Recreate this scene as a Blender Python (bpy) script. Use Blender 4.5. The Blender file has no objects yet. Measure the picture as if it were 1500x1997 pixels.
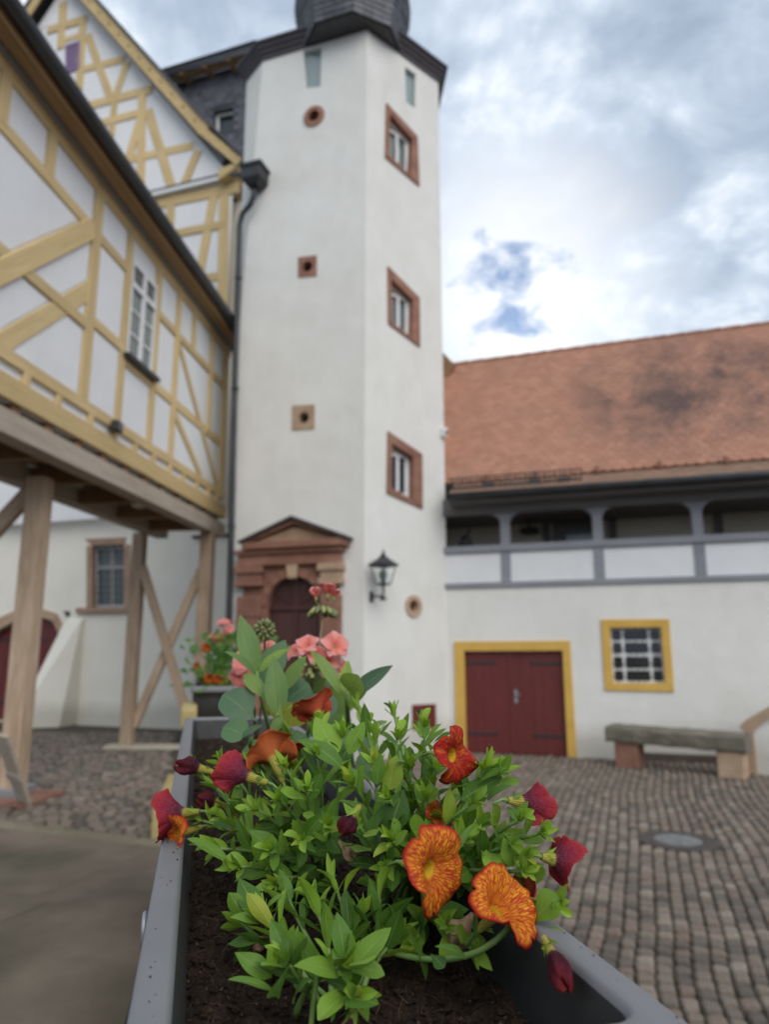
import bpy, bmesh, math, random
from mathutils import Vector, Matrix, Euler
from math import sin, cos, tan, pi, radians, sqrt, atan2
random.seed(7)
SC = bpy.context.scene
COL = SC.collection
# ------------------------------------------------------------------ camera
FPX, CX, CY = 1390.0, 750.0, 998.5          # focal length and centre in pixels of the 1500 x 1997 photograph
PITCH = radians(10.9)
CAM = Vector((0, 0, 1.70))                   # eye height above the cobbles
FWD = Vector((0, cos(PITCH), sin(PITCH)))
UPV = Vector((0, -sin(PITCH), cos(PITCH)))
RGT = Vector((1, 0, 0))
cd = bpy.data.cameras.new('camera')
cd.sensor_fit = 'HORIZONTAL'; cd.sensor_width = 36.0; cd.lens = 36.0 * FPX / 1500.0
cd.clip_start = 0.02; cd.clip_end = 1500
cd.dof.use_dof = True; cd.dof.focus_distance = 0.43; cd.dof.aperture_fstop = cd.lens / 3.1
cd.dof.aperture_blades = 0
co = bpy.data.objects.new('camera', cd); COL.objects.link(co)
co.location = CAM; co.rotation_euler = (pi / 2 + PITCH, 0, 0)
SC.camera = co
# ------------------------------------------------------------------ exposure
SC.view_settings.view_transform = 'Standard'; SC.view_settings.look = 'None'
SC.view_settings.exposure = 0.42; SC.view_settings.gamma = 1.0
SC.view_settings.use_curve_mapping = False
SC.cycles.max_bounces = 8; SC.cycles.diffuse_bounces = 4; SC.cycles.glossy_bounces = 3
SC.cycles.transparent_max_bounces = 8; SC.cycles.transmission_bounces = 4
SC.cycles.use_adaptive_sampling = True; SC.cycles.adaptive_threshold = 0.015
SC.cycles.use_denoising = True
# ------------------------------------------------------------------ sun and sky
SUN_ELEV, SUN_AZ = radians(40), radians(155)     # azimuth clockwise from +Y: behind the camera, a little to the right
sd = bpy.data.lights.new('sun', 'SUN'); sd.energy = 1.5; sd.angle = radians(55); sd.color = (1.0, 0.96, 0.90)
so = bpy.data.objects.new('sun', sd); COL.objects.link(so)
sdir = Vector((sin(SUN_AZ) * cos(SUN_ELEV), cos(SUN_AZ) * cos(SUN_ELEV), sin(SUN_ELEV)))
so.rotation_euler = (-sdir).to_track_quat('-Z', 'Y').to_euler(); so.location = (0, -5, 30)

def unit_ray(x, y):
    return FWD + RGT * ((x - CX) / FPX) + UPV * ((CY - y) / FPX)

W = bpy.data.worlds.new('World'); SC.world = W; W.use_nodes = True
nt = W.node_tree; N = nt.nodes; LK = nt.links
for n in list(N): N.remove(n)
def wn(t, **k):
    n = N.new(t)
    for a, b in k.items(): setattr(n, a, b)
    return n
def wmath(op, a, b=None, c=None, clamp=False):
    n = wn('ShaderNodeMath', operation=op); n.use_clamp = clamp
    for i, v in enumerate((a, b, c)):
        if v is None: continue
        if isinstance(v, (int, float)): n.inputs[i].default_value = v
        else: LK.new(v, n.inputs[i])
    return n.outputs[0]
out = wn('ShaderNodeOutputWorld'); bg = wn('ShaderNodeBackground')
sky = wn('ShaderNodeTexSky', sky_type='NISHITA'); sky.sun_disc = False
sky.sun_elevation = SUN_ELEV; sky.sun_rotation = SUN_AZ; sky.air_density = 1.0; sky.dust_density = 0.6; sky.ozone_density = 1.5
tc = wn('ShaderNodeTexCoord'); sep = wn('ShaderNodeSeparateXYZ'); LK.new(tc.outputs['Generated'], sep.inputs[0])
den = wmath('ADD', wmath('MAXIMUM', sep.outputs[2], 0.0), 0.30)
comb = wn('ShaderNodeCombineXYZ')
LK.new(wmath('DIVIDE', sep.outputs[0], den), comb.inputs[0]); LK.new(wmath('DIVIDE', sep.outputs[1], den), comb.inputs[1])
def wnoise(scale, detail, rough, off, dist=0.0):
    m = wn('ShaderNodeMapping'); m.inputs['Location'].default_value = off; LK.new(comb.outputs[0], m.inputs[0])
    n = wn('ShaderNodeTexNoise'); n.inputs['Scale'].default_value = scale; n.inputs['Detail'].default_value = detail
    n.inputs['Roughness'].default_value = rough; n.inputs['Distortion'].default_value = dist
    LK.new(m.outputs[0], n.inputs['Vector']); return n.outputs['Fac']
def wramp(fac, stops):
    r = wn('ShaderNodeValToRGB'); e = r.color_ramp.elements
    while len(e) < len(stops): e.new(0.5)
    for i, (p, c) in enumerate(stops): e[i].position = p; e[i].color = (*c, 1)
    LK.new(fac, r.inputs[0]); return r.outputs[0]
big = wnoise(2.1, 3.0, 0.5, (3.1, 1.7, 0)); fine = wnoise(6.6, 8.0, 0.58, (0.4, 5.2, 0), 0.25)
cl = wmath('ADD', wmath('MULTIPLY', big, 0.42), wmath('MULTIPLY', fine, 0.58))
cloud = wramp(cl, [(0.37, (0.29, 0.355, 0.45)), (0.46, (0.37, 0.44, 0.545)), (0.525, (0.48, 0.555, 0.655)), (0.58, (0.66, 0.72, 0.79)), (0.64, (0.86, 0.89, 0.91)), (0.70, (0.98, 0.98, 0.97))])
# gaps of blue: one where the photograph shows it, others where the cloud noise is thin
gv = unit_ray(1000, 560).normalized()
dv = wn('ShaderNodeVectorMath', operation='DISTANCE'); LK.new(tc.outputs['Generated'], dv.inputs[0]); dv.inputs[1].default_value = gv
edge = wnoise(10.0, 6.0, 0.6, (7.7, 2.1, 0), 0.3)
g1 = wmath('SUBTRACT', 0.215, wmath('ADD', dv.outputs['Value'], wmath('MULTIPLY', edge, 0.30)))
gap1 = wmath('MULTIPLY', g1, 18.0, clamp=True)
halo = wmath('MULTIPLY', wmath('SUBTRACT', 0.34, wmath('ADD', dv.outputs['Value'], wmath('MULTIPLY', fine, 0.22))), 3.6, clamp=True)
thin = wnoise(1.5, 5.0, 0.6, (11.0, 4.0, 0))
gap2 = wmath('MULTIPLY', wmath('SUBTRACT', thin, 0.68), 9.0, clamp=True)
gap = wmath('MULTIPLY', wmath('MAXIMUM', gap1, gap2), 0.88)
skym = wn('ShaderNodeMix', data_type='RGBA', blend_type='MULTIPLY'); skym.inputs[0].default_value = 1.0
LK.new(sky.outputs[0], skym.inputs[6]); skym.inputs[7].default_value = (0.15, 0.15, 0.15, 1)
hm = wn('ShaderNodeMix', data_type='RGBA'); LK.new(halo, hm.inputs[0]); LK.new(cloud, hm.inputs[6]); hm.inputs[7].default_value = (0.99, 1.0, 1.02, 1)
mx = wn('ShaderNodeMix', data_type='RGBA'); LK.new(gap, mx.inputs[0]); LK.new(hm.outputs[2], mx.inputs[6]); LK.new(skym.outputs[2], mx.inputs[7])
LK.new(mx.outputs[2], bg.inputs[0]); bg.inputs[1].default_value = 1.0
LK.new(bg.outputs[0], out.inputs[0])

# ------------------------------------------------------------------ measuring helpers
def at(x, y, d):
    """photograph pixel + distance along the view axis -> point in the place"""
    return CAM + unit_ray(x, y) * d
def on_z(x, y, z):
    r = unit_ray(x, y); return CAM + r * ((z - CAM.z) / r.z)
class Frame:
    """upright surface: local x along it (to the right), local y into it, z up"""
    def __init__(s, p, ang):
        s.o = Vector((p[0], p[1], 0)); s.a = ang
        s.u = Vector((cos(ang), sin(ang), 0)); s.n = Vector((-sin(ang), cos(ang), 0))
    def __call__(s, x, y, off=0.0):
        r = unit_ray(x, y); t = ((s.o + s.n * off - CAM).dot(s.n)) / r.dot(s.n)
        p = CAM + r * t; return ((p - s.o).dot(s.u), p.z)
    def w(s, a, b, z): return s.o + s.u * a + s.n * b + Vector((0, 0, z))
    def loc(s, p):
        d = Vector(p) - s.o; return Vector((d.dot(s.u), d.dot(s.n), p[2]))

# ------------------------------------------------------------------ object helpers
def link(o, parent=None):
    COL.objects.link(o)
    if parent is not None: o.parent = parent
    return o
def tag(o, label=None, cat=None, group=None, kind=None):
    if label: o['label'] = label
    if cat: o['category'] = cat
    if group: o['group'] = group
    if kind: o['kind'] = kind
    return o
def empty(name, loc=(0, 0, 0), rz=0.0, parent=None):
    o = bpy.data.objects.new(name, None); o.empty_display_size = 0.1
    o.location = loc; o.rotation_euler = (0, 0, rz); return link(o, parent)
def thing(name, label, cat, loc=(0, 0, 0), rz=0.0, group=None):
    return tag(empty(name, loc, rz), label, cat, group)
class MB:
    def __init__(s): s.v = []; s.f = []; s.m = []; s.mi = 0; s.uv = None
    def quad(s, *p):
        i = len(s.v); s.v += [tuple(q) for q in p]; s.f.append(tuple(range(i, i + len(p)))); s.m.append(s.mi); return s
    def box(s, x0, x1, y0, y1, z0, z1):
        if x0 > x1: x0, x1 = x1, x0
        if y0 > y1: y0, y1 = y1, y0
        if z0 > z1: z0, z1 = z1, z0
        return s.hexa([(x0, y0, z0), (x1, y0, z0), (x1, y1, z0), (x0, y1, z0), (x0, y0, z1), (x1, y0, z1), (x1, y1, z1), (x0, y1, z1)])
    def hexa(s, p):
        i = len(s.v); s.v += [tuple(q) for q in p]
        for f in ((0, 3, 2, 1), (4, 5, 6, 7), (0, 1, 5, 4), (1, 2, 6, 5), (2, 3, 7, 6), (3, 0, 4, 7)):
            s.f.append(tuple(i + k for k in f)); s.m.append(s.mi)
        return s
    def prism(s, pts, y0, y1):
        """polygon in local x,z (seen from the front) pushed from y0 (front) to y1 (back)"""
        n = len(pts)
        area = sum(pts[k][0] * pts[(k + 1) % n][1] - pts[(k + 1) % n][0] * pts[k][1] for k in range(n))
        if area < 0: pts = pts[::-1]
        i = len(s.v); s.v += [(p[0], y0, p[1]) for p in pts] + [(p[0], y1, p[1]) for p in pts]
        s.f.append(tuple(range(i, i + n))); s.f.append(tuple(range(i + 2 * n - 1, i + n - 1, -1))); s.m += [s.mi] * 2
        for k in range(n):
            k2 = (k + 1) % n; s.f.append((i + k, i + n + k, i + n + k2, i + k2)); s.m.append(s.mi)
        return s
    def ring(s, outer, inner, y0, y1):
        """frame between two polygons with equal point counts"""
        n = len(outer)
        for k in range(n):
            k2 = (k + 1) % n; s.prism([outer[k], outer[k2], inner[k2], inner[k]], y0, y1)
        return s
    def bar(s, p, q, w, h, up=(0, 0, 1)):
        p = Vector(p); q = Vector(q); d = (q - p).normalized(); up = Vector(up)
        if abs(d.dot(up)) > 0.98: up = Vector((0, 1, 0))
        sd_ = d.cross(up).normalized(); u2 = sd_.cross(d).normalized(); a = sd_ * (w / 2); b = u2 * (h / 2)
        return s.hexa([p - a - b, p + a - b, q + a - b, q - a - b, p - a + b, p + a + b, q + a + b, q - a + b])
    def tube(s, pts, r, n=8, caps=True):
        pts = [Vector(p) for p in pts]; i0 = len(s.v); rr = r if isinstance(r, (list, tuple)) else [r] * len(pts)
        prev = None
        for k, p in enumerate(pts):
            d = (pts[min(k + 1, len(pts) - 1)] - pts[max(k - 1, 0)]).normalized()
            if prev is None:
                a = d.cross(Vector((0, 0, 1)))
                if a.length < 0.05: a = d.cross(Vector((1, 0, 0)))
            else: a = prev - d * prev.dot(d)
            a.normalize(); prev = a; b = d.cross(a)
            for j in range(n):
                t = 2 * pi * j / n; s.v.append(tuple(p + (a * cos(t) + b * sin(t)) * rr[k]))
        for k in range(len(pts) - 1):
            for j in range(n):
                j2 = (j + 1) % n; s.f.append((i0 + k * n + j, i0 + k * n + j2, i0 + (k + 1) * n + j2, i0 + (k + 1) * n + j)); s.m.append(s.mi)
        if caps:
            s.f.append(tuple(i0 + j for j in range(n - 1, -1, -1))); e = i0 + (len(pts) - 1) * n
            s.f.append(tuple(e + j for j in range(n))); s.m += [s.mi] * 2
        return s
    def lathe(s, prof, n=24, c=(0, 0, 0), phase=0.0, caps=True):
        i0 = len(s.v)
        for (r, z) in prof:
            for j in range(n):
                t = phase + 2 * pi * j / n; s.v.append((c[0] + r * cos(t), c[1] + r * sin(t), c[2] + z))
        for k in range(len(prof) - 1):
            for j in range(n):
                j2 = (j + 1) % n; s.f.append((i0 + k * n + j, i0 + k * n + j2, i0 + (k + 1) * n + j2, i0 + (k + 1) * n + j)); s.m.append(s.mi)
        if caps:
            s.f.append(tuple(i0 + j for j in range(n - 1, -1, -1))); e = i0 + (len(prof) - 1) * n
            s.f.append(tuple(e + j for j in range(n))); s.m += [s.mi] * 2
        return s
    def mesh(s, name, mats, smooth=False):
        me = bpy.data.meshes.new(name); me.from_pydata(s.v, [], s.f)
        if not isinstance(mats, (list, tuple)): mats = [mats]
        for m in mats: me.materials.append(m)
        if len(mats) > 1: me.polygons.foreach_set('material_index', s.m)
        if smooth: me.polygons.foreach_set('use_smooth', [True] * len(me.polygons))
        me.update(); return me
    def build(s, name, mats, parent=None, bevel=0.0, smooth=False, seg=2):
        o = bpy.data.objects.new(name, s.mesh(name, mats, smooth)); link(o, parent)
        if bevel:
            b = o.modifiers.new('bevel', 'BEVEL'); b.width = bevel; b.segments = seg; b.limit_method = 'ANGLE'; b.angle_limit = radians(40)
        return o
def place(me, name, parent, M):
    o = bpy.data.objects.new(name, me); link(o, parent); o.matrix_local = M; return o

# ------------------------------------------------------------------ materials
class NB:
    def __init__(s, name):
        s.m = bpy.data.materials.new(name); s.m.use_nodes = True; s.t = s.m.node_tree; s.n = s.t.nodes; s.l = s.t.links
        for x in list(s.n): s.n.remove(x)
        s.out = s.n.new('ShaderNodeOutputMaterial'); s.b = s.n.new('ShaderNodeBsdfPrincipled'); s.l.new(s.b.outputs[0], s.out.inputs[0])
        s._tc = None
    def node(s, t, **k):
        n = s.n.new(t)
        for a, b in k.items(): setattr(n, a, b)
        return n
    def coord(s, which='Object'):
        if s._tc is None: s._tc = s.n.new('ShaderNodeTexCoord')
        return s._tc.outputs[which]
    def put(s, sock, v):
        if isinstance(v, (int, float)): sock.default_value = v
        elif isinstance(v, (tuple, list)): sock.default_value = (*v, 1) if len(v) == 3 and sock.type == 'RGBA' else v
        else: s.l.new(v, sock)
    def math(s, op, a, b=0.0, c=None, clamp=False):
        n = s.node('ShaderNodeMath', operation=op); n.use_clamp = clamp
        s.put(n.inputs[0], a); s.put(n.inputs[1], b)
        if c is not None: s.put(n.inputs[2], c)
        return n.outputs[0]
    def map(s, vec, scale=(1, 1, 1), loc=(0, 0, 0), rot=(0, 0, 0)):
        n = s.node('ShaderNodeMapping'); n.inputs['Scale'].default_value = scale; n.inputs['Location'].default_value = loc; n.inputs['Rotation'].default_value = rot
        s.l.new(vec, n.inputs[0]); return n.outputs[0]
    def noise(s, vec, scale, detail=4.0, rough=0.55, dist=0.0):
        n = s.node('ShaderNodeTexNoise'); n.inputs['Scale'].default_value = scale; n.inputs['Detail'].default_value = detail
        n.inputs['Roughness'].default_value = rough; n.inputs['Distortion'].default_value = dist
        if vec is not None: s.l.new(vec, n.inputs['Vector'])
        return n.outputs['Fac']
    def ramp(s, fac, stops, interp='LINEAR'):
        r = s.node('ShaderNodeValToRGB'); r.color_ramp.interpolation = interp; e = r.color_ramp.elements
        while len(e) < len(stops): e.new(0.5)
        for i, (p, c) in enumerate(stops):
            e[i].position = p; e[i].color = (*c, 1) if len(c) == 3 else c
        s.l.new(fac, r.inputs[0]); return r.outputs[0]
    def mix(s, fac, a, b, mode='MIX'):
        n = s.node('ShaderNodeMix', data_type='RGBA', blend_type=mode); s.put(n.inputs[0], fac); s.put(n.inputs[6], a); s.put(n.inputs[7], b); return n.outputs[2]
    def bump(s, h, strength=0.3, dist=0.01):
        n = s.node('ShaderNodeBump'); n.inputs['Strength'].default_value = strength; n.inputs['Distance'].default_value = dist
        s.l.new(h, n.inputs['Height']); s.l.new(n.outputs[0], s.b.inputs['Normal']); return n
    def rnd(s):
        return s.node('ShaderNodeObjectInfo').outputs['Random']
    def set(s, **k):
        for a, v in k.items(): s.put(s.b.inputs[a.replace('_', ' ')], v)
        return s.m
def simple(name, c1, c2, scale=4.0, rough=0.8, bump=0.3, bdist=0.01, bscale=None, detail=5.0, stretch=(1, 1, 1), metal=0.0, vary=0.0):
    b = NB(name); v = b.map(b.coord(), stretch)
    f = b.noise(v, scale, detail, 0.6); col = b.ramp(f, [(0.3, c1), (0.7, c2)])
    if vary:
        k = b.math('ADD', b.math('MULTIPLY', b.rnd(), 2 * vary), 1 - vary)
        col = b.mix(1.0, col, b.node('ShaderNodeCombineColor').outputs[0], 'MULTIPLY') if False else b.hsv(col, k) if hasattr(b, 'hsv') else col
    h = b.noise(v, bscale or scale * 4, 6.0, 0.65)
    if bump: b.bump(h, bump, bdist)
    return b.set(Base_Color=col, Roughness=rough, Metallic=metal)
def _hsv(s, col, val, sat=1.0, hue=0.5):
    n = s.node('ShaderNodeHueSaturation'); s.put(n.inputs['Hue'], hue); s.put(n.inputs['Saturation'], sat); s.put(n.inputs['Value'], val); s.put(n.inputs['Color'], col); return n.outputs[0]
NB.hsv = _hsv

def mk_plaster(name, c=(0.75, 0.74, 0.705), stain=(0.58, 0.56, 0.50), amt=0.55):
    b = NB(name); v = b.coord()
    f1 = b.noise(v, 0.7, 6.0, 0.6); f2 = b.noise(b.map(v, (1.3, 1.3, 0.8)), 1.6, 6.0, 0.65)
    k = b.math('MULTIPLY', f1, f2); col = b.ramp(k, [(0.16, c), (0.45, tuple(c[i] + (stain[i] - c[i]) * amt for i in range(3)))])
    h = b.math('ADD', b.noise(v, 2.2, 3.0, 0.5), b.math('MULTIPLY', b.noise(v, 45.0, 5.0, 0.7), 0.35)); b.bump(h, 0.45, 0.035)
    pz = b.node('ShaderNodeSeparateXYZ'); b.l.new(v, pz.inputs[0]); dirt = b.math('MULTIPLY', b.math('SUBTRACT', 1.0, b.math('MULTIPLY', b.math('ADD', pz.outputs[2], b.math('MULTIPLY', f1, -0.5)), 3.0), clamp=True), 0.5, clamp=True); col = b.mix(dirt, col, (0.36, 0.33, 0.26))
    return b.set(Base_Color=col, Roughness=0.92)
M_PLASTER = mk_plaster('lime_plaster')
M_PANEL = mk_plaster('infill_plaster', (0.79, 0.79, 0.795), (0.66, 0.65, 0.65), 0.5)
M_CREAM = mk_plaster('cream_plaster', (0.84, 0.80, 0.70), (0.70, 0.65, 0.55), 0.5)
M_PARAPET = mk_plaster('parapet_plaster', (0.76, 0.765, 0.775), (0.62, 0.63, 0.64), 0.4)
M_BACKWALL = simple('gallery_back_plaster', (0.66, 0.60, 0.50), (0.76, 0.70, 0.60), 1.5)
def mk_wood(name, c1, c2, grain=1.0, rough=0.75, vary=0.12, axis='x'):
    b = NB(name); v = b.coord()
    st = {'x': (0.6, 9, 9), 'y': (9, 0.6, 9), 'z': (9, 9, 0.6)}[axis]
    sh = b.node('ShaderNodeVectorMath', operation='ADD'); b.l.new(v, sh.inputs[0])
    r = b.rnd(); cb = b.node('ShaderNodeCombineXYZ'); b.put(cb.inputs[0], b.math('MULTIPLY', r, 37.0)); b.put(cb.inputs[1], b.math('MULTIPLY', r, 11.0)); b.l.new(cb.outputs[0], sh.inputs[1])
    f = b.noise(b.map(sh.outputs[0], st), 2.0 * grain, 7.0, 0.62, 0.6); f2 = b.noise(sh.outputs[0], 1.3, 4.0)
    col = b.ramp(b.math('ADD', b.math('MULTIPLY', f, 0.7), b.math('MULTIPLY', f2, 0.3)), [(0.32, c1), (0.66, c2)])
    col = b.hsv(col, b.math('ADD', b.math('MULTIPLY', b.rnd(), 2 * vary), 1 - vary))
    b.bump(f, 0.35, 0.006); return b.set(Base_Color=col, Roughness=rough)
M_OCHRE = mk_wood('ochre_timber_paint', (0.51, 0.36, 0.165), (0.69, 0.52, 0.27), 0.9, 0.8, 0.08)
M_OCHRE_BOARD = mk_wood('ochre_board_paint', (0.47, 0.335, 0.15), (0.64, 0.475, 0.235), 0.9, 0.8, 0.06)
M_RAWWOOD = mk_wood('raw_spruce', (0.27, 0.18, 0.11), (0.56, 0.42, 0.30), 1.6, 0.85, 0.18, 'z')
M_RAWBEAM = mk_wood('weathered_beam', (0.34, 0.27, 0.21), (0.50, 0.43, 0.35), 1.0, 0.85, 0.05)
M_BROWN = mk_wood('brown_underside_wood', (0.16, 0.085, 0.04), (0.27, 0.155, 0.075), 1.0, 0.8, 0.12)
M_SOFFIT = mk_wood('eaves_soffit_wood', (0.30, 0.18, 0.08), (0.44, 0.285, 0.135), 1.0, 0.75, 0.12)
M_GREY = mk_wood('grey_gallery_paint', (0.19, 0.20, 0.225), (0.28, 0.29, 0.32), 0.8, 0.7, 0.05)
M_DARKGREY = mk_wood('dark_eaves_paint', (0.125, 0.12, 0.118), (0.18, 0.175, 0.172), 0.8, 0.7, 0.05)
M_REDDOOR = mk_wood('oxblood_paint', (0.105, 0.014, 0.013), (0.15, 0.022, 0.019), 0.8, 0.55, 0.05, 'z')
M_OLDDOOR = mk_wood('dark_oak_door', (0.045, 0.016, 0.013), (0.085, 0.032, 0.026), 1.2, 0.5, 0.1, 'z')
M_YELLOW = simple('yellow_frame_paint', (0.56, 0.335, 0.065), (0.66, 0.415, 0.09), 3.0, 0.75, 0.2)
def mk_stone(name, c1, c2, c3, rough=0.85):
    b = NB(name); v = b.coord(); f = b.noise(v, 2.4, 7.0, 0.62); g = b.noise(b.map(v, (1, 1, 5)), 3.0, 5.0)
    col = b.ramp(b.math('ADD', b.math('MULTIPLY', f, 0.65), b.math('MULTIPLY', g, 0.35)), [(0.34, c1), (0.5, c2), (0.66, c3)])
    col = b.hsv(col, b.math('ADD', b.math('MULTIPLY', b.rnd(), 0.22), 0.89)); b.bump(b.noise(v, 30.0, 6.0, 0.7), 0.45, 0.012)
    return b.set(Base_Color=col, Roughness=rough)
M_SANDRED = mk_stone('red_sandstone', (0.19, 0.085, 0.058), (0.27, 0.130, 0.088), (0.34, 0.185, 0.125))
M_SANDROSE = mk_stone('rose_sandstone', (0.27, 0.16, 0.11), (0.35, 0.225, 0.155), (0.42, 0.29, 0.21))
M_SANDTAN = mk_stone('tan_sandstone', (0.34, 0.22, 0.14), (0.43, 0.30, 0.20), (0.50, 0.37, 0.25))
M_SANDYEL = mk_stone('yellow_sandstone', (0.26, 0.20, 0.075), (0.36, 0.28, 0.11), (0.42, 0.34, 0.15))
M_TYMP = mk_stone('tympanum_stone', (0.27, 0.17, 0.10), (0.36, 0.24, 0.15), (0.42, 0.29, 0.19))
M_IRON = simple('black_iron', (0.018, 0.019, 0.021), (0.032, 0.033, 0.036), 8.0, 0.5, 0.15, 0.003)
M_ZINC = simple('dark_zinc', (0.030, 0.033, 0.036), (0.055, 0.058, 0.062), 3.0, 0.45, 0.1, 0.004, metal=0.4)
M_LEADGREY = simple('pediment_slate_cover', (0.06, 0.065, 0.07), (0.10, 0.105, 0.11), 3.0, 0.6, 0.2)
M_WHITEPAINT = simple('white_window_paint', (0.72, 0.72, 0.72), (0.80, 0.80, 0.79), 4.0, 0.5, 0.05)
M_PURPLE = simple('violet_louvre_paint', (0.20, 0.135, 0.25), (0.26, 0.18, 0.31), 4.0, 0.7, 0.1)
M_STEEL = simple('galvanised_steel', (0.30, 0.31, 0.32), (0.42, 0.43, 0.44), 6.0, 0.45, 0.1, 0.003, metal=0.6)
def mk_glass(name, tint, rough=0.08, ior=1.5):
    b = NB(name); w = b.noise(b.coord(), 1.7, 2.0); b.bump(w, 0.12, 0.02)
    return b.set(Base_Color=tint, Roughness=rough, IOR=ior, Specular_IOR_Level=0.8)
M_PANE = mk_glass('dark_window_glass', (0.020, 0.024, 0.028))
M_PANEGREY = mk_glass('pale_window_glass', (0.16, 0.185, 0.185))  # paler glass; paints a reflection into the upper tower panes
M_PANEGREEN = mk_glass('greenish_sky_glass', (0.26, 0.33, 0.33))  # greenish tint, lightened to paint in the reflected sky
b = NB('clear_lantern_glass'); M_CLEAR = b.set(Base_Color=(0.95, 0.97, 0.97), Roughness=0.02, IOR=1.05, Transmission_Weight=1.0)
b = NB('slate'); v = b.coord(); at_ = b.node('ShaderNodeAttribute', attribute_name='tint').outputs['Fac']
M_SLATE = (b.bump(b.noise(v, 14.0, 6.0), 0.35, 0.01), b.set(Base_Color=b.hsv(b.ramp(b.noise(v, 5.0, 5.0), [(0.3, (0.070, 0.073, 0.085)), (0.7, (0.115, 0.118, 0.132))]), b.math('ADD', b.math('MULTIPLY', at_, 0.7), 0.65)), Roughness=0.55))[1]
# ================================================================== frames of the walls
A19 = radians(-19)
FR = Frame(on_z(1030, 1470, 0), A19)                       # gallery house wall
FL = Frame(on_z(165, 1412, 0), A19)                        # main house wall
def col_hit(frame, x, y=1265): return frame(x, y)[0]
PC = FR.w(col_hit(FR, 873), 0, 0)                          # tower corner at the gallery house
r708 = unit_ray(709, 1265); d2 = Vector((sin(radians(48.9)), cos(radians(48.9)), 0))
# near edge of the tower: on the ray through column 709, and on the line through PC
_k = (PC.x * r708.y - PC.y * r708.x) / (d2.x * r708.y - d2.y * r708.x)
PB = PC - d2 * _k; PB.z = 0; PB.z = 0
F1 = Frame(PB, A19)                                        # tower face with the portal
F2 = Frame(PB, radians(90 - 48.9))                         # tower face with the slanted windows
FW = Frame(on_z(212, 945, 3.82), radians(84))                      # covered bridge: faces +X, local x = world +Y
def PX(fr, pts, off=0.0): return [fr(x, y, off) for x, y in pts]

def tess(outer, holes):
    from mathutils.geometry import tessellate_polygon
    loops = [[Vector((p[0], p[1], 0)) for p in l] for l in [outer] + holes]
    flat = [p for l in loops for p in l]
    return [(p.x, p.y) for p in flat], tessellate_polygon(loops)
def wall_face(mb, outer, holes, y=0.0, tf=None):
    pts, tris = tess(outer, holes); i = len(mb.v)
    mb.v += [tuple(tf(p[0], y, p[1])) if tf else (p[0], y, p[1]) for p in pts]
    for t in tris:
        a, b_, c = (Vector(pts[k] + (0,)) for k in t)
        if (b_ - a).cross(c - a).z < 0: t = (t[0], t[2], t[1])
        mb.f.append(tuple(i + k for k in t)); mb.m.append(mb.mi)
def circ(c, rx, rz, n=28): return [(c[0] + rx * cos(2 * pi * k / n), c[1] + rz * sin(2 * pi * k / n)) for k in range(n)]
def lerp2(a, b_, t): return (a[0] + (b_[0] - a[0]) * t, a[1] + (b_[1] - a[1]) * t)
def quadpt(q, s, t): return lerp2(lerp2(q[0], q[1], s), lerp2(q[3], q[2], s), t)   # q = TL TR BR BL
def shrink(q, d):
    c = (sum(p[0] for p in q) / len(q), sum(p[1] for p in q) / len(q)); return [lerp2(p, c, d) for p in q]
def qbar(mb, q, s0, t0, s1, t1, w, y0, y1):
    """bar between two places of a slanted window quad"""
    p = Vector(quadpt(q, s0, t0)); r = Vector(quadpt(q, s1, t1)); d = (r - p).normalized(); n = Vector((-d.y, d.x)) * (w / 2)
    mb.prism([tuple(p - n), tuple(r - n), tuple(r + n), tuple(p + n)], y0, y1)
_tn = [0]
def timber(parent, p, q, w, y0, th, mat, name='timber', bevel=0.008):
    _tn[0] += 1; y0 -= (_tn[0] * 7 % 23) * 0.0007          # hewn by hand: no two faces flush
    p = Vector((p[0], 0, p[1])); q = Vector((q[0], 0, q[1])); d = q - p; L = d.length
    o = MB().box(0, L, 0, th, -w / 2, w / 2).build(name, mat, parent, bevel, seg=1)
    o.matrix_local = Matrix.Translation((p.x, y0, p.z)) @ Matrix.Rotation(-atan2(d.z, d.x), 4, 'Y')
    return o
def clip(poly, p, n):
    out = []
    for k in range(len(poly)):
        a = poly[k]; b_ = poly[(k + 1) % len(poly)]
        da = (a[0] - p[0]) * n[0] + (a[1] - p[1]) * n[1]; db = (b_[0] - p[0]) * n[0] + (b_[1] - p[1]) * n[1]
        if da >= 0: out.append(a)
        if da * db < 0: out.append(lerp2(a, b_, da / (da - db)))
    return out
def area(poly): return 0.5 * sum(poly[k][0] * poly[(k + 1) % len(poly)][1] - poly[(k + 1) % len(poly)][0] * poly[k][1] for k in range(len(poly)))
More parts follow.
